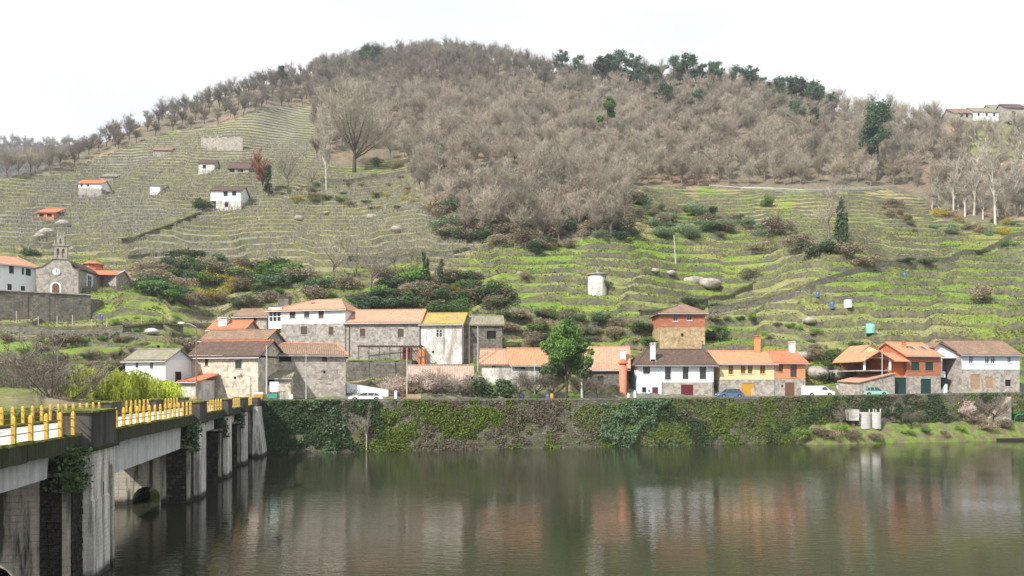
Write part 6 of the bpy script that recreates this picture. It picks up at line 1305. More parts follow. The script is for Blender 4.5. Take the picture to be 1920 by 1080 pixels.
Pv = np.concatenate(Pv); n_ = len(Pv); print('vines', n_)
st = np.zeros((n_, 3)); st[:, 2] = rv.uniform(.9, 1.5, n_); st[:, :2] = rv.normal(size=(n_, 2))*.12
Vq = [tris_from(Pv, st, .07, rv)]
for k in range(3):
    d = rv.normal(size=(n_, 3))*.45; d[:, 2] = abs(d[:, 2])*.5+.1; Vq.append(tris_from(Pv+st*rv.uniform(.3, .9, (n_, 1)), d, .045, rv))
Vq = np.concatenate(Vq); M['vine'] = leafmat('grey_vine_wood', (.27, .25, .215), .35, 0)
tag(link(bpy.data.objects.new('vines', np_mesh('vines', Vq, np.arange(len(Vq)).reshape(-1, 3), M['vine']))), 'pruned vines and grey stakes on the terraces', 'vines', kind='stuff')
def cover(name, label, mat, n, size, sel, h=.25, y1=300, seed=1, ed=False):
    global rf
    rf = np.random.RandomState(seed); x, y, a = sample(n, 118, y1); u = 960+1400*a; z = ground(x, y); v = HZ-1400*(z-CH)/y
    ok = sel(u, v, x, y) & (y < np.interp(a, azs, YC)) & (y-wallY(x) > 9)
    if ed: dz = ground(x, y+.35)-ground(x, y-.35); ok &= dz > .55
    x, y, z = x[ok], y[ok], z[ok]; P = np.stack([x, y, z+rf.rand(len(x))*h], 1)
    Vv, Fv = leaves(P, size, seed, el=.7, nrm=(0, -.4, .3)); print(name, len(P))
    tag(link(bpy.data.objects.new(name, np_mesh(name, Vv, Fv, mat))), label, 'ground cover', kind='stuff')
inF = lambda u, v: inpoly(FOREST, u, v); inV = lambda u, v: inpoly(VINE, u, v)
cover('grass_tufts', 'green grass tufts on the terraces', leafmat('terrace_grass_blades', (.19, .29, .045), .3), 120000, .32, lambda u, v, x, y: ~inF(u, v) & ~inV(u, v) & (fbm(x/6, y/6, 3) > .47), .25, 230, 1)
cover('grass_tufts', 'yellowish grass tufts among the vines', leafmat('vineyard_grass_blades', (.30, .29, .09), .35), 120000, .32, lambda u, v, x, y: inV(u, v) & (fbm(x/6+4, y/6, 3) > .5), .2, 300, 2)
cover('wall_plants', 'brown weeds hanging over the terrace walls', leafmat('dry_wall_weeds', (.15, .125, .065), .4), 330000, .38, lambda u, v, x, y: ~inF(u, v) & ~inV(u, v) & (fbm(x/5+40, y/5, 3) > .44), .45, 230, 3, True)
cover('wall_plants', 'green weeds hanging over the terrace walls', M['lf_green'], 260000, .40, lambda u, v, x, y: ~inF(u, v) & ~inV(u, v) & (fbm(x/5+80, y/5, 3) > .52), .5, 230, 4, True)
cover('dead_bracken', 'russet bracken and leaf litter on the open slopes', leafmat('russet_bracken', (.30, .17, .09), .35), 60000, .4, lambda u, v, x, y: (v < 505) & (v > 340) & (u > 1150) & (fbm(x/8+11, y/8, 3) > .54), .3, 260, 6)

for k, (u_, Y, h, kd, s_, lb) in enumerate(((30, 62, 1.5, 'green', 1.5, 'green shrub behind the far railing near the left edge'), (75, 60, 1.2, 'bramble', 1.8, 'low brown bush behind the far railing'), (120, 70, 1.8, 'bramble', 1.6, 'brown bush just left of the drooping willow'), (10, 75, 2.6, 'bramble', 1.5, 'larger brown bush at the left edge behind the railing'), (160, 78, 1.6, 'green', 1.6, 'green shrub under the left drooping willow'), (250, 84, 1.5, 'bright', 1.6, 'fresh green shrub under the larger willow'), (45, 85, 3.2, 'ivy', 1.3, 'bluish ivy bush behind the left railing'), (120, 88, 2.4, 'dark', 1.6, 'dark bush under the wide crowned bare tree'), (0, 95, 4.0, 'bramble', 1.4, 'tall brown thicket at the left edge'))):
    tree_at(u_, Y, 5.6, h, BUSH[kd][k % 3], lb, 'garden_bush', s_, 'bush')

def bank_cover(name, label, mat, n, size, seed, thr, off):
    r = np.random.RandomState(seed); y = r.uniform(46, 120, n); a = r.uniform(-.95, -.30, n); x = a*y; z = ground(x, y); ok = (y > Yshore(a)+2.5) & (x < -21.5-.218*y) & (fbm(x/5+off, y/5, 3) > thr); x, y, z = x[ok], y[ok], z[ok]
    Vv, Fv = leaves(np.stack([x, y, z+r.rand(len(x))*.3], 1), size, seed, el=.8, nrm=(0, -.4, .4)); tag(link(bpy.data.objects.new(name, np_mesh(name, Vv, Fv, mat))), label, 'ground cover', kind='stuff')
bank_cover('grass_tufts', 'long grass on the left bank behind the bridge', leafmat('bank_grass_blades', (.15, .24, .04), .35), 60000, .26, 3, .46, 3)
bank_cover('dead_weeds', 'dead brown weeds on the left bank behind the bridge', leafmat('dead_weed_stems', (.22, .18, .11), .35), 60000, .28, 4, .50, 30)
# ---------------------------------------------------------------- vehicles, poles, tanks, people and small things
ROADY = lambda u, off: (lambda az: (WX+off)/(1-WS*az))((u-960)/F)
def RP(u, off): Y = ROADY(u, off); X = (u-960)/F*Y; return Vector((X, Y, float(roadZ(X))+.11))
def wheel(parent, x, y, r=.31):
    mb = MB(); mb.tube((x, y-.1, r), (x, y+.1, r), r, n=16); o = mb.build('tyre', M['rubber'], parent, off=(0, 0, 0))
    mb = MB(); mb.tube((x, y-.11, r), (x, y+.11, r), r*.6, n=12); mb.build('rim', M['chrome'], o, off=(0, 0, 0))
def car(label, u, off, paint_, van=False, flip=1, name='parked_car', L_=4.1, H_=1.45):
    p = RP(u, off); t = thing(name, label, 'van' if van else 'car', p, math.atan(WS)*.6+(0 if flip > 0 else math.pi)); h = .83
    if van: body = [(-2.1, .3), (2.05, .3), (2.12, .65), (2.0, .92), (1.35, 1.1), (.75, 1.78), (.5, 1.85), (-2.0, 1.85), (-2.1, 1.7)]; cab = None; k = L_/4.2
    else: body = [(-2.0, .28), (2.0, .28), (2.08, .5), (2.0, .72), (1.75, .82), (1.0, .93), (-1.55, .97), (-1.98, .9), (-2.08, .6)]; k = L_/4.1
    def prism(pts, w0, w1, zs_=None):
        mb = MB(); n = len(pts); zmin = min(z for _, z in pts); zmax = max(z for _, z in pts)
        wd = lambda z: w0+(w1-w0)*((z-zmin)/(zmax-zmin))**2
        mb.add([(x*k, -wd(z), z) for x, z in pts]+[(x*k, wd(z), z) for x, z in pts], [tuple(range(n)), tuple(range(2*n-1, n-1, -1))]+[(i, i+n, (i+1) % n+n, (i+1) % n) for i in range(n)]); return mb
    b = prism(body, h, h*.9).build('body', M[paint_], t, off=(0, 0, 0))
    if van:
        for sy in (-1, 1):
            mb = MB(); pts = [(1.25, 1.12), (.78, 1.62), (.25, 1.62), (.25, 1.12)]; mb.add([(x*k, sy*h*.965, z) for x, z in pts], [(0, 1, 2, 3)]); mb.build('side_window', M['carglass'], t, off=(0, 0, 0))
        mb = MB(); mb.add([(1.33*k+.02, -.7, 1.14), (1.33*k+.02, .7, 1.14), (.78*k+.02, .66, 1.74), (.78*k+.02, -.66, 1.74)], [(0, 1, 2, 3)]); mb.build('windscreen', M['carglass'], t, off=(0, 0, 0))
    else:
        cabp = [(1.05, .92), (.35, H_-.04), (.1, H_), (-1.05, H_), (-1.3, H_-.05), (-1.75, .95)]; prism(cabp, .80, .62).build('cabin', M['carglass'], t, off=(0, 0, 0))
        mb = MB(); mb.hexa([(.33*k, -.63, H_-.05), (-1.2*k, -.63, H_-.05), (-1.2*k, .63, H_-.05), (.33*k, .63, H_-.05), (.2*k, -.58, H_+.03), (-1.1*k, -.58, H_+.03), (-1.1*k, .58, H_+.03), (.2*k, .58, H_+.03)]); mb.build('roof', M[paint_], t, off=(0, 0, 0))
        for sy in (-1, 1):
            mb = MB()
            for (xa, za, xb, zb) in ((1.05, .92, .33, H_), (-.25, .94, -.3, H_), (-1.72, .95, -1.28, H_), (-1.0, .94, -1.05, H_)): mb.tube((xa*k, sy*.80, za), (xb*k, sy*.635, zb), .035, n=4)
            mb.build('pillar', M[paint_], t, off=(0, 0, 0))
    for x_ in (-1.3, 1.3):
        for sy in (-.76, .76): wheel(t, x_*k, sy)
        for sy in (-1, 1): mb = MB(); mb.tube((x_*k, sy*(h-.02), .31), (x_*k, sy*(h+.006), .31), .38, n=16); mb.build('wheel_arch', M['rubber'], t, off=(0, 0, 0))
    for sy in (-.6, .6):
        mb = MB(); mb.box(2.03*k-.1, 2.07*k, sy-.16, sy+.16, .56, .72); mb.build('headlight', M['headlamp'], t, off=(0, 0, 0)); mb = MB(); mb.box(-2.09*k, -2.0*k, sy-.16, sy+.16, .62, .82); mb.build('tail_light', M['redlamp'], t, off=(0, 0, 0))
    for z_ in (.34,): mb = MB(); mb.box(-2.12*k, -1.98*k, -.78, .78, z_, z_+.2); mb.build('bumper', M[paint_], t, off=(0, 0, 0)); mb = MB(); mb.box(2.0*k, 2.12*k, -.78, .78, z_, z_+.2); mb.build('bumper', M[paint_], t, off=(0, 0, 0))
    return t
car('low white car parked before the graffiti wall', 686, 3.2, 'carwhite', flip=-1, L_=4.9).scale.z = .8
car('blue hatchback parked between the white and cream houses', 1368, 3.6, 'carblue', flip=-1, L_=4.3, H_=1.55)
car('white panel van parked beside the small orange house', 1534, 3.6, 'carwhite', van=True, name='parked_van', L_=5.2)
car('mint green estate car parked under the low tiled wing', 1638, 1.7, 'carmint', flip=1, L_=4.4, H_=1.5)
def pole(u, off, v_top, label, mat='polec', r=.14, name='utility_pole', arm=None, z=None, lamp=False):
    p = RP(u, off); 
    if z is not None: p.z = z
    h = CH-(v_top-HZ)/F*p.y-p.z; t = thing(name, label, 'street lamp' if lamp else 'pole', p); mb = MB(); mb.tube((0, 0, -.3), (0, 0, h), r, r*.6, 8); mb.build('shaft', M[mat], t, off=(0, 0, 0))
    if lamp:
        mb = MB(); mb.tube((0, 0, h-.1), (-.9, 0, h+.35), .045, n=6); mb.tube((-.9, 0, h+.35), (-1.7, 0, h+.45), .045, n=6); a_ = mb.build('arm', M['metal'], t, off=(0, 0, 0)); mb = MB(); mb.hexa([(-2.5, -.16, h+.38), (-1.6, -.2, h+.38), (-1.6, .2, h+.38), (-2.5, .16, h+.38), (-2.4, -.1, h+.55), (-1.65, -.16, h+.6), (-1.65, .16, h+.6), (-2.4, .1, h+.55)]); mb.build('lamp_head', M['winwhite'], a_, off=(0, 0, 0))
    elif arm:
        mb = MB(); mb.box(-arm, arm, -.04, .04, h-.35, h-.27)
        for k in (-1, 0, 1): mb.tube((k*arm*.8, 0, h-.27), (k*arm*.8, 0, h-.1), .045, n=6)
        mb.build('cross_arm', M['metal'], t, off=(0, 0, 0))
    return Vector((p.x, p.y, p.z+h-.15))
tp = [pole(500, 2.0, 648, 'concrete pole left of the white notice board'), pole(574, 1.5, 664, 'plain pale pole in front of the grey stone barn', r=.09),
      pole(368, -1.0, 612, 'tall brown street lamp at the bridge end with white head', 'polew', .11, 'street_lamp', lamp=True, z=7.1), pole(763, 3, 652, 'pale pole behind the white car', r=.1), pole(755, 5, 668, 'rusty post left of the pale pole behind the white car', 'rust', r=.09),
      pole(1091, 3.5, 664, 'thick concrete pole right of the tall evergreen', r=.2), pole(880, 15, 612, 'greenish pole before the ruined house', 'polew', r=.12, z=9), pole(896, 15, 612, 'grey pole right of the greenish pole before the ruined house', r=.11, z=9), pole(1002, 6, 676, 'thin white pole before the low orange roofs', 'winwhite', r=.06),
      pole(1654, 2, 655, 'pale pole before the open timber porch', r=.1)]
g0 = gpoint(1267, 495); t = thing('utility_pole', 'lone white pole high on the green slope above the dovecote', 'pole', g0); mb = MB(); k = g0.y/F; mb.tube((0, 0, -.3), (-.5, 0, 54*k), .17, .11, 6); mb.build('shaft', M['polec'], t, off=(0, 0, 0))
def cable(a, b, sag, label):
    t = tag(link(bpy.data.objects.new('cable', (lambda mb: mb.mesh('cable', M['wire']))(MB_c(a, b, sag)))), label, 'cable')
def MB_c(a, b, sag):
    mb = MB(); n = 14; P = [a.lerp(b, i/n)-Vector((0, 0, sag*4*(i/n)*(1-i/n))) for i in range(n+1)]
    for p, q_ in zip(P[:-1], P[1:]): mb.tube(p, q_, .012, n=3, caps=False)
    return mb
cable(tp[0], tp[1], .5, 'thin cable from the concrete pole to the pale pole by the barn'); cable(tp[1], tp[3], .7, 'thin cable from the barn pole to the pole behind the white car'); cable(tp[5], Vector((17.5, 125, 13)), .5, 'thin cable from the thick concrete pole to the white house')
# notice board, green bench table, bins
p = RP(514, 1.6); t = thing('notice_board', 'white notice board on two posts beside the annex', 'sign', p); k = p.y/F
mb = MB(); mb.box(-.62, .62, -.03, .03, 1.35, 2.75); mb.build('panel', M['winwhite'], t, off=(0, 0, 0))
for s_ in (-.5, .5): mb = MB(); mb.box(s_-.04, s_+.04, .035, .11, 0, 2.7); mb.build('post', M['darkgreen'], t, off=(0, 0, 0))
mb = MB(); mb.box(-.35, .35, -.05, -.032, 2.0, 2.04); mb.box(-.35, .2, -.05, -.032, 1.85, 1.89); mb.build('print', M['wire'], t, off=(0, 0, 0))
t = thing('green_kiosk', 'green slatted litter shelter below the white notice board', 'shelter', RP(517, .9)); mb = MB(); mb.box(-1.2, .3, -.3, .3, .45, 1.0); mb.build('box', M['greenpaint'], t, off=(0, 0, 0)); mb = MB(); mb.box(.35, 1.3, -.35, .35, 1.3, 1.42); mb.build('roof', M['greenpaint'], t, off=(0, 0, 0))
for x_, y_ in ((-1.1, -.2), (.2, -.2), (.5, 0), (1.15, 0)): mb = MB(); mb.box(x_-.04, x_+.04, y_-.04, y_+.04, 0, .45 if x_ < .3 else 1.3); mb.build('leg', M['greenpaint'], t, off=(0, 0, 0))
t = thing('waste_container', 'small container with pale pink lid and yellow front at the bridge end', 'bin', RP(486, 1.5)); mb = MB(); mb.hexa([(-.55, -.4, .1), (.55, -.4, .1), (.55, .4, .1), (-.55, .4, .1), (-.65, -.45, 1.0), (.65, -.45, 1.0), (.65, .45, 1.0), (-.65, .45, 1.0)]); mb.build('body', M['ochre'], t, off=(0, 0, 0)); mb = MB(); mb.hexa([(-.7, -.5, 1.0), (.7, -.5, 1.0), (.7, .5, 1.0), (-.7, .5, 1.0), (-.55, -.3, 1.3), (.55, -.3, 1.3), (.55, .3, 1.3), (-.55, .3, 1.3)]); mb.build('lid', M['pinkwhite'], t, off=(0, 0, 0))
t = thing('wooden_crate', 'light wooden slatted enclosure right of the graffiti wall', 'crate', RP(776, 3)); 
for k in range(9): x_ = -1.0+k*.25; mb = MB(); mb.box(x_-.1, x_+.1, -.35, -.32, 0, .95); mb.build('slat', M['wood_light'], t, off=(0, 0, 0))
mb = MB(); mb.box(-1.1, 1.1, -.32, .5, .02, .85); mb.build('box', M['cream_stone'], t, off=(0, 0, 0))
for (u_, off, w_, h_, mt, lb) in ((742, 2, .35, 1.4, 'bluewhite', 'pale blue white bollard right of the graffiti wall'), (546, 1.0, .5, .9, 'winwhite', 'small white concrete block before the grey stone barn'), (1178, 4.5, .3, .9, 'winwhite', 'white gatepost beside the round turret'), (1190, 4.3, .3, 1.3, 'winwhite', 'white corner post of the white riverside house')):
    t = thing('bollard', lb, 'post', RP(u_, off)); mb = MB(); mb.box(-w_/2, w_/2, -w_/2, w_/2, -.1, h_); mb.build('block', M[mt], t, off=(0, 0, 0)); mb = MB(); mb.hexa([(-w_/2, -w_/2, h_), (w_/2, -w_/2, h_), (w_/2, w_/2, h_), (-w_/2, w_/2, h_), (-w_/4, -w_/4, h_+.1), (w_/4, -w_/4, h_+.1), (w_/4, w_/4, h_+.1), (-w_/4, w_/4, h_+.1)]); mb.build('top', M[mt], t, off=(0, 0, 0))
t = thing('garage_box', 'pale grey rendered box between the white van and mint car', 'shed', RP(1589, 6)); mb = MB(); mb.box(-1.1, 1.1, 0, 2, -.2, 2.1); mb.build('walls', M['bluewhite'], t, off=(0, 0, 0)); mb = MB(); mb.box(-1.25, 1.25, -.15, 2.15, 2.1, 2.25); mb.build('roof', M['granite'], t, off=(0, 0, 0))
# round tanks on the slope
for u_, v_, w_, h_, mt, lb in ((1632, 626, 16, 16, 'teal', 'pale teal round water tank on a terrace above the orange houses'), (1590, 588, 14, 12, 'white', 'small white cistern on a terrace above the teal tank'), (1560, 584, 8, 12, 'carblue', 'small blue barrel left of the small white cistern'), (1533, 556, 6, 9, 'carblue', 'small blue barrel by the diagonal wall'), (1696, 520, 6, 9, 'carblue', 'small blue barrel high at the right of the terraces')):
    p = gpoint(u_, v_); k = p.y/F; t = thing('water_tank' if w_ > 10 else 'barrel', lb, 'tank' if w_ > 10 else 'barrel', p); mb = MB(); mb.lathe((0, 0, 0), [(w_*k*.5, -.2), (w_*k*.52, h_*k*.5), (w_*k*.5, h_*k)], 16); mb.build('body', M[mt], t, off=(0, 0, 0), smooth=True); mb = MB(); mb.lathe((0, 0, h_*k), [(w_*k*.54, 0), (w_*k*.54, .12), (.02, .2)], 16); mb.build('lid', M[mt], t, off=(0, 0, 0))
# rocks
def rock(p, s, seed, label, sz=.5):
    r = np.random.RandomState(seed); n, m_ = 16, 10; V_ = []
    for i in range(m_+1):
        for j in range(n):
            a, b = 2*math.pi*j/n, math.pi*i/m_; d = np.array([math.sin(b)*math.cos(a), math.sin(b)*math.sin(a), math.cos(b)]); f = .55+.9*fbm(np.array(d[0]*2.2+seed*3.1+d[2]*1.5), np.array(d[1]*2.2+seed+d[2]), 4); V_.append(d*f*np.array([1, .8, sz])*s)
    Fq = [(i*n+j, (i+1)*n+j, (i+1)*n+(j+1) % n, i*n+(j+1) % n) for i in range(m_) for j in range(n)]
    o = link(bpy.data.objects.new('rock', np_mesh('rock', np.array(V_), np.array(Fq), M['rock'], smooth=False))); o.location = p; tag(o, label, 'rock'); return o
q = N('pale_granite_rock', .9, .15); M['rock'] = q.out(q.mix(q.math('MULTIPLY', q.ramp(q.noise(.9, 5, .7), [(.45, 0.), (.6, 1.)]), .6), q.ramp(q.noise(2, 6, .7), [(.3, (.22, .20, .18)), (.7, (.5, .46, .42))]), (.13, .14, .06))); q.bump(q.noise(3, 5), .8, .1)
for i, (u_, v_, s_, lb) in enumerate(((1300, 528, 20, 'pale granite outcrop, left half, right of the dovecote'), (1330, 532, 22, 'pale granite outcrop, right half, right of the dovecote'), (1258, 520, 10, 'small pale boulder left of the granite outcrop'), (1228, 514, 9, 'small boulder on the terrace above the dovecote'), (1518, 603, 12, 'grey boulder on the terrace wall above the white van'), (1500, 668, 18, 'mossy boulder behind the white chimney'), (1530, 700, 26, 'big dark rock face behind the white van'), (1570, 705, 24, 'dark rock right of the rock face behind the van'),
      (697, 408, 12, 'grey boulder in the middle vineyard'), (745, 432, 12, 'grey boulder near the vineyard end'), (612, 402, 6, 'small white boulder in the middle vineyard'), (560, 412, 10, 'flat grey boulder in the vineyard below the long white house'), (90, 440, 16, 'grey rock outcrop above the church'), (118, 424, 14, 'upper grey rock outcrop above the church'), (75, 447, 10, 'low grey rock above the parish house'), (860, 522, 8, 'pale boulder above the mossy roof'), (975, 514, 9, 'pale boulder left of the dark brown bush'))):
    p = gpoint(u_, v_); rock(p, s_*p.y/F, i+1, lb)
p = gpoint(185, 505); t = thing('polytunnel', 'small white dome shaped cover on the garden below the church', 'cover', gpoint(285, 622)); mb = MB(); mb.lathe((0, 0, 0), [(1.1, -.1), (1.0, .25), (.6, .5), (.05, .6)], 14); mb.build('cover', M['white'], t, off=(0, 0, 0), smooth=True); mb = MB(); mb.lathe((0, 0, 0), [(1.18, -.2), (1.18, .05)], 14); mb.build('rim', M['metal'], t, off=(0, 0, 0))
# hillside road with guard rail
P = [gpoint(u_, v_) for u_, v_ in ((1330, 352), (1390, 356), (1450, 358), (1510, 361), (1570, 362), (1630, 358), (1680, 352))]
mb = MB()
for a, b in zip(P[:-1], P[1:]): mb.hexa([a+Vector((0, 0, -.6)), b+Vector((0, 0, -.6)), b+Vector((0, 5, .2)), a+Vector((0, 5, .2)), a+Vector((0, 0, .15)), b+Vector((0, 0, .15)), b+Vector((0, 5, .5)), a+Vector((0, 5, .5))])
tag(mb.build('hillside_road', ASPH), kind='structure')
t = thing('guard_rail', 'long thin metal guard rail along the hillside road', 'guard rail', P[3])
for a, b in zip(P[:-1], P[1:]):
    mb = MB(); z_ = Vector((0, 0, .7)); mb.hexa([a+z_, b+z_, b+z_+Vector((0, .1, 0)), a+z_+Vector((0, .1, 0)), a+z_+Vector((0, 0, .3)), b+z_+Vector((0, 0, .3)), b+z_+Vector((0, .1, .3)), a+z_+Vector((0, .1, .3))]); mb.build('rail', M['metal'], t)
    for k in range(4): c = a.lerp(b, k/4); mb = MB(); mb.box(c.x-.06, c.x+.06, c.y+.1, c.y+.2, c.z-.2, c.z+1.0); mb.build('post', M['metal'], t)
# bank, tanks and dock at the right
ub = np.linspace(1482, 2100, 90); tb_ = np.linspace(0, 1, 12); V_ = []
for u_ in ub:
    az = (u_-960)/F; Yw_ = WX/(1-WS*az)
    for t_ in tb_:
        e = np.clip((u_-1482)/40, 0, 1); Y = Yw_-4.8*e*(1-t_)-.2; X = az*Y; h = -.6+3.9*e*t_**.6; V_.append((X, Y, h+(float(fbm(np.array(X*.8), np.array(Y*.8), 3))-.5)*.9*e))
V_ = np.array(V_); i_, j_ = np.meshgrid(np.arange(89), np.arange(11), indexing='ij'); b0 = i_*12+j_
q = N('bank_grass', .95, .1); M['bank'] = q.out(q.mix(q.ramp(q.noise(.8, 5, .7), [(.42, 0.), (.58, 1.)]), (.17, .26, .04), (.16, .13, .09))); q.bump(q.noise(4, 5, .8), 1, .2)
tag(link(bpy.data.objects.new('river_bank', np_mesh('river_bank', V_, np.stack([b0, b0+12, b0+13, b0+1], 2).reshape(-1, 4), M['bank']))), kind='structure')
def bankz(u_, back):
    az = (u_-960)/F; Yw_ = WX/(1-WS*az); Y = Yw_-back; t_ = 1-(back-.2)/4.8; return Vector((az*Y, Y, -.6+3.9*max(0, t_)**.6))
t = thing('cistern', 'pair of ringed concrete cisterns on the river bank with upright pipes', 'cistern', bankz(1630, 1.6)); 
for x_, r_ in ((-.95, 1.12), (1.05, .85)):
    mb = MB(); pr = []; 
    for k in range(6): pr += [(r_, k*.45-.3), (r_, k*.45+.1), (r_*.97, k*.45+.11), (r_*.97, k*.45+.149)]
    mb.lathe((x_, 0, 0), pr, 20); mb.build('tank', M['polec'], t, off=(0, 0, 0))
for k, x_ in enumerate((-.1, .6, 1.0, 1.75)): mb = MB(); mb.tube((x_, -.2, 2.0), (x_, -.2, 2.9+.1*(k % 2)), .1, n=8); mb.build('pipe', M['polec'], t, off=(0, 0, 0))
t = thing('metal_tank', 'weathered white box tank standing on a rusty post by the cisterns', 'tank', bankz(1598, 1.8)); mb = MB(); mb.hexa([(-.75, -.6, 1.3), (.8, -.6, 1.3), (.8, .6, 1.3), (-.75, .6, 1.3), (-.9, -.65, 2.95), (.9, -.65, 3.0), (.9, .65, 3.0), (-.9, .65, 2.95)]); mb.build('box', M['dirtywhite'], t, off=(0, 0, 0)); mb = MB(); mb.box(-.1, .35, -.15, .2, -.5, 1.3); mb.build('post', M['rust'], t, off=(0, 0, 0)); mb = MB(); mb.box(-.8, .85, -.65, .65, 1.2, 1.3); mb.build('tray', M['metal'], t, off=(0, 0, 0))
for k, (u_, b_, h_, kd, s_, lb) in enumerate(((1503, 3.6, 1.7, 'bright', 1.5, 'bright green bush at the left tip of the bank'), (1530, 3.4, 1.6, 'bramble', 1.6, 'dry brown reeds left of the box tank'), (1560, 3.8, 1.6, 'bramble', 1.8, 'brown overhanging bush below the box tank'), (1575, 2.6, 1.4, 'bright', 1.5, 'green grass clump in front of the box tank'), (1600, 4, 1.5, 'bramble', 1.7, 'brown overhanging reeds below the cisterns'), (1640, 4.2, 1.3, 'bramble', 1.8, 'brown reeds at the waterline right of the cisterns'), (1700, 3.5, 1.1, 'bright', 1.8, 'fresh green patch right of the cisterns'), (1735, 3.2, 1.3, 'green', 1.4, 'darker green clump in the middle of the bank'), (1772, 4, 1.3, 'bramble', 1.2, 'round brown bush at the waterline'), (1800, 3, 1.2, 'bright', 1.7, 'yellow green clump right of the round brown bush'), (1850, 3, 1.7, 'bramble', 1.6, 'grey brown bush left of the black dock'), (1880, 2.5, 1.9, 'bramble', 1.5, 'grey brown bush above the black dock'), (1830, 1.6, 2.6, 'bramble', 1.3, 'pale tangle against the wall at the right'))):
    put('bank_bush', lb, 'bush', bankz(u_, b_), h_*1.3, BUSH[kd][k % 3], s_)
for k, (u_, b_, h_, pr, lb) in enumerate(((1708, 2.2, 3.2, low[0], 'small pale bare tree on the bank right of the cisterns'), (1578, 2.4, 4.2, thin[0], 'leaning bare tree left of the box tank'), (1862, 1.0, 5.2, low[1], 'bare tree at the right end of the bank'), (1808, .6, 4.6, blossom[0], 'pale bare tree against the right end of the wall'), (1672, .5, 3.4, thin[1], 'thin bare sapling against the wall'), (1648, .6, 3.0, thin[0], 'thin bare sapling left of the other by the wall'))): put('bare_tree', lb, 'tree', bankz(u_, b_), h_, pr, 1.0)
p = W(687, 838, 106.2); put('bare_tree', 'pale dead sapling growing from the foot of the river wall', 'tree', (p.x, p.y, .2), 5.2, slim[1], .55)
p = W(1900, 810, 128); t = thing('dock', 'low black floating dock at the right edge of the river', 'dock', (p.x, p.y, 0)); mb = MB(); mb.box(-3.5, 6, -1, 1, -.2, .35); mb.build('hull', M['rubber'], t, off=(0, 0, 0)); mb = MB(); mb.box(-3.4, 6, -.9, .9, .35, .48); mb.build('deck', M['wood'], t, off=(0, 0, 0))
p = bankz(1895, 1.2); t = thing('pedal_boat', 'orange and green frame standing on the bank above the dock', 'frame', p); mb = MB(); mb.tube((-.2, 0, -.2), (-.5, 0, 2.6), .16, .12, 8); mb.build('mast', M['redorange'], t, off=(0, 0, 0)); mb = MB(); pts = [(.6, 0, .1), (.7, 0, 1.0), (1.2, 0, 1.5), (2.4, 0, 1.6)]; [mb.tube(a, b, .09, n=6) for a, b in zip(pts[:-1], pts[1:])]; mb.build('hoop', M['greenpaint'], t, off=(0, 0, 0))
t = thing('stairs', 'steep stone stairway from the quay down to the bank at right', 'stairs', bankz(1870, .3)); 
for k in range(14): mb = MB(); mb.box(-2.4+k*.30, -2.1+k*.30, -1.0, .3, -1, .3+k*.30); mb.build('step', M['cream_stone'], t, off=(0, 0, 0))
# coloured bits of garden clutter under the evergreen
for u_, c_, lb in ((979, 'carblue', 'blue barrel under the bare shrubs left of the tall evergreen'), (1027, 'carblue', 'second blue barrel closer to the tall evergreen'), (1035, 'ochre', 'yellow tub beside the blue barrel'), (1090, 'greenpaint', 'green tub at the foot of the thick concrete pole')):
    t = thing('barrel', lb, 'barrel', RP(u_, 5)); mb = MB(); mb.lathe((0, 0, 0), [(.28, 0), (.32, .45), (.28, .9)], 12); mb.build('body', M[c_], t, off=(0, 0, 0), smooth=True); mb = MB(); mb.lathe((0, 0, .9), [(.3, 0), (.3, .05), (.02, .07)], 12); mb.build('lid', M[c_], t, off=(0, 0, 0))
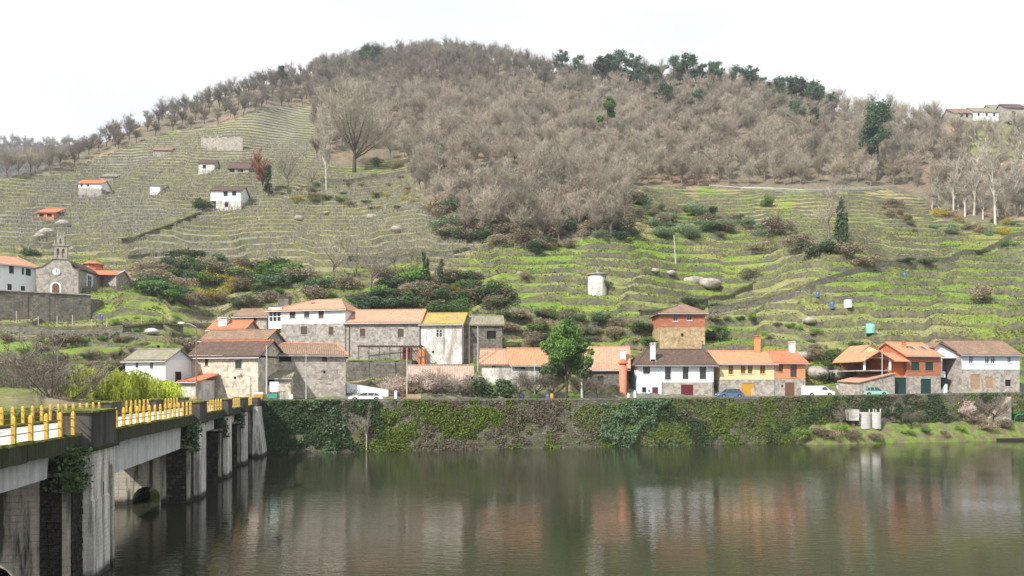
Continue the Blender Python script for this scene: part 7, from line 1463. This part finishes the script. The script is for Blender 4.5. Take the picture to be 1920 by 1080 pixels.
# people
def person(p, rz, label, shirt, legs, hair=(.05, .035, .025)):
    t = thing('person', label, 'person', p, rz)
    J = {'pel': (0, 0, .95), 'bel': (0, 0, 1.15), 'che': (0, .01, 1.36), 'nec': (0, 0, 1.50), 'hea': (0, .01, 1.60), 'top': (0, 0, 1.72), 'sl': (-.19, 0, 1.42), 'el': (-.25, .02, 1.14), 'wl': (-.24, .10, .90), 'hl': (-.24, .13, .81), 'sr': (.19, 0, 1.42), 'er': (.25, .02, 1.14), 'wr': (.24, .10, .90), 'hr': (.24, .13, .81),
         'tl': (-.10, 0, .88), 'kl': (-.11, .04, .50), 'al': (-.11, -.03, .09), 'fl': (-.11, .13, .04), 'tr': (.10, 0, .88), 'kr': (.11, .08, .50), 'ar': (.12, .06, .09), 'fr': (.12, .22, .04)}
    Rr = dict(pel=.15, bel=.14, che=.16, nec=.055, hea=.10, top=.075, sl=.075, el=.05, wl=.036, hl=.038, sr=.075, er=.05, wr=.036, hr=.038, tl=.095, kl=.062, al=.045, fl=.04, tr=.095, kr=.062, ar=.045, fr=.04)
    E = [('pel', 'bel'), ('bel', 'che'), ('che', 'nec'), ('nec', 'hea'), ('hea', 'top'), ('che', 'sl'), ('sl', 'el'), ('el', 'wl'), ('wl', 'hl'), ('che', 'sr'), ('sr', 'er'), ('er', 'wr'), ('wr', 'hr'), ('pel', 'tl'), ('tl', 'kl'), ('kl', 'al'), ('al', 'fl'), ('pel', 'tr'), ('tr', 'kr'), ('kr', 'ar'), ('ar', 'fr')]
    ks = list(J); me = bpy.data.meshes.new('body'); me.from_pydata([J[k] for k in ks], [(ks.index(a), ks.index(b)) for a, b in E], []); me.update()
    q = N('clothed_body', .8, .2); s = q.n('ShaderNodeSeparateXYZ'); q.l(q.objco(), s.inputs[0]); z = q.math('DIVIDE', s.outputs[2], 1.8); q.l(q.ramp(z, [(0, (.03, .025, .02)), (.055, legs), (.53, shirt), (.825, (.42, .26, .19)), (.93, hair)]), q.b.inputs['Base Color'])
    for e in q.t.nodes:
        if e.type == 'VALTORGB': e.color_ramp.interpolation = 'CONSTANT'
    me.materials.append(q.m); o = link(bpy.data.objects.new('body', me), t); o.modifiers.new('skin', 'SKIN'); o.modifiers.new('smooth', 'SUBSURF').levels = 1
    sk = me.skin_vertices[0].data
    for i, k in enumerate(ks): sk[i].radius = (Rr[k], Rr[k]*(.72 if k in ('pel', 'bel', 'che') else 1)); sk[i].use_root = (k == 'pel')
    return t
person(RP(1411, 4.2), 2.8, 'person in pale peach shirt and light trousers standing at the ochre garage door', (.62, .36, .24), (.45, .38, .3))
person(gpoint(191, 612)+Vector((0, 0, .0)), 3.0, 'person in violet blue jacket on the garden path under the church wall', (.08, .07, .5), (.16, .11, .08))
# wire garden fence posts below the church
f6 = [(-20, 600), (31, 603), (72, 606), (107, 609), (136, 612), (172, 612), (200, 612), (265, 606)]
t = thing('garden_fence', 'rusty wire fence on thin pale posts below the church wall', 'fence', gpoint(100, 612)); prev = None
for (u_, v_) in f6:
    p = gpoint(u_, v_+8); mb = MB(); mb.tube(p-Vector((0, 0, .3)), p+Vector((0, 0, 2.0)), .06, n=6); mb.build('post', M['polec'], t)
    if prev is not None:
        for h in (.7, 1.3, 1.9): mb = MB(); mb.tube(prev+Vector((0, 0, h)), p+Vector((0, 0, h)), .015, n=3); mb.build('wire', M['rust'], t)
    prev = p

# boundary walls climbing between the terraces
def bwall(pts, label, h, mat='granite_dark', w_=.8, seed=1):
    h *= .8
    K = [gpoint(*p) for p in pts]; X_, Y_ = [], []
    for a, b in zip(K[:-1], K[1:]):
        n = max(2, int((b-a).length/1.1))
        for k in range(n): X_.append(a.x+(b.x-a.x)*k/n); Y_.append(a.y+(b.y-a.y)*k/n)
    Z_ = ground(np.array(X_), np.array(Y_)); Z_ = np.convolve(np.pad(Z_, 3, mode='edge'), np.ones(7)/7, 'valid'); P = [Vector(p) for p in zip(X_, Y_, Z_)]
    t = thing('boundary_wall', label, 'wall', P[len(P)//2]); mb = MB(); r = random.Random(seed)
    for a, b in zip(P[:-1], P[1:]):
        za, zb_ = h*r.uniform(.88, 1.1), h*r.uniform(.88, 1.1); y = Vector((0, w_, 0)); d = Vector((0, 0, -2.2))
        mb.hexa([a+d, b+d, b+y+d, a+y+d, a+Vector((0, 0, za)), b+Vector((0, 0, zb_)), b+y+Vector((0, 0, zb_)), a+y+Vector((0, 0, za))])
    mb.build('stones', M[mat], t)
    mb = MB()
    for a, b in zip(P[:-1], P[1:]):
        mb.tube(a+Vector((0, w_/2, h)), b+Vector((0, w_/2, h)), .35, n=5, caps=False)
    mb.build('overgrown_top', M['wallmoss'], t)
q = N('wall_top_growth', .95, .1); M['wallmoss'] = q.out(q.ramp(q.noise(1.4, 5, .8), [(.35, (.045, .055, .02)), (.6, (.12, .13, .045)), (.75, (.18, .15, .09))])); q.bump(q.noise(4, 4), 1, .2)
bwall([(1330, 592), (1440, 566), (1520, 545), (1580, 520), (1640, 508)], 'dark overgrown wall climbing diagonally from the brick tower house to the thickets', 1.5, seed=1)
bwall([(1640, 508), (1720, 500), (1800, 478), (1880, 458), (1960, 436)], 'dark overgrown wall climbing to the upper right edge past the round green bush', 1.7, seed=2)
bwall([(1200, 600), (1290, 575), (1380, 552), (1420, 530)], 'short overgrown wall curving above the brick tower house', 1.3, seed=3)
bwall([(228, 466), (270, 448), (320, 428), (380, 400)], 'dark dry stone wall climbing diagonally below the long white vineyard house', 1.3, seed=4)
bwall([(240, 495), (330, 480), (400, 470)], 'low dark stone wall at the foot of the left vineyard', 1.1, seed=5)
bwall([(640, 490), (760, 488), (850, 478), (885, 462)], 'stone wall closing the lower right corner of the vineyard', 1.4, seed=6)
bwall([(600, 345), (680, 340), (765, 322)], 'brown grassy wall along the terrace under the huge bare oak', 1.4, seed=7)
bwall([(165, 652), (235, 658), (305, 664)], 'dark garden wall with overgrown top left above the white shed', 1.3, seed=8)
bwall([(-40, 618), (60, 622), (140, 628), (230, 632), (350, 636)], 'low mossy garden wall below the church terrace', 1.1, seed=9)
# ---------------------------------------------------------------- haze
mb = MB(); mb.box(-1150, 1150, -70, 1080, -5, 400)
hz = bpy.data.materials.new('haze'); hz.use_nodes = True; hz.node_tree.nodes.clear()
pv = hz.node_tree.nodes.new('ShaderNodeVolumePrincipled'); pv.inputs['Color'].default_value = (.88, .93, 1, 1); pv.inputs['Density'].default_value = .00022; pv.inputs['Anisotropy'].default_value = .3
ho = hz.node_tree.nodes.new('ShaderNodeOutputMaterial'); hz.node_tree.links.new(pv.outputs[0], ho.inputs['Volume'])
tag(mb.build('haze', hz), 'thin pale haze over the valley', 'haze', kind='stuff')
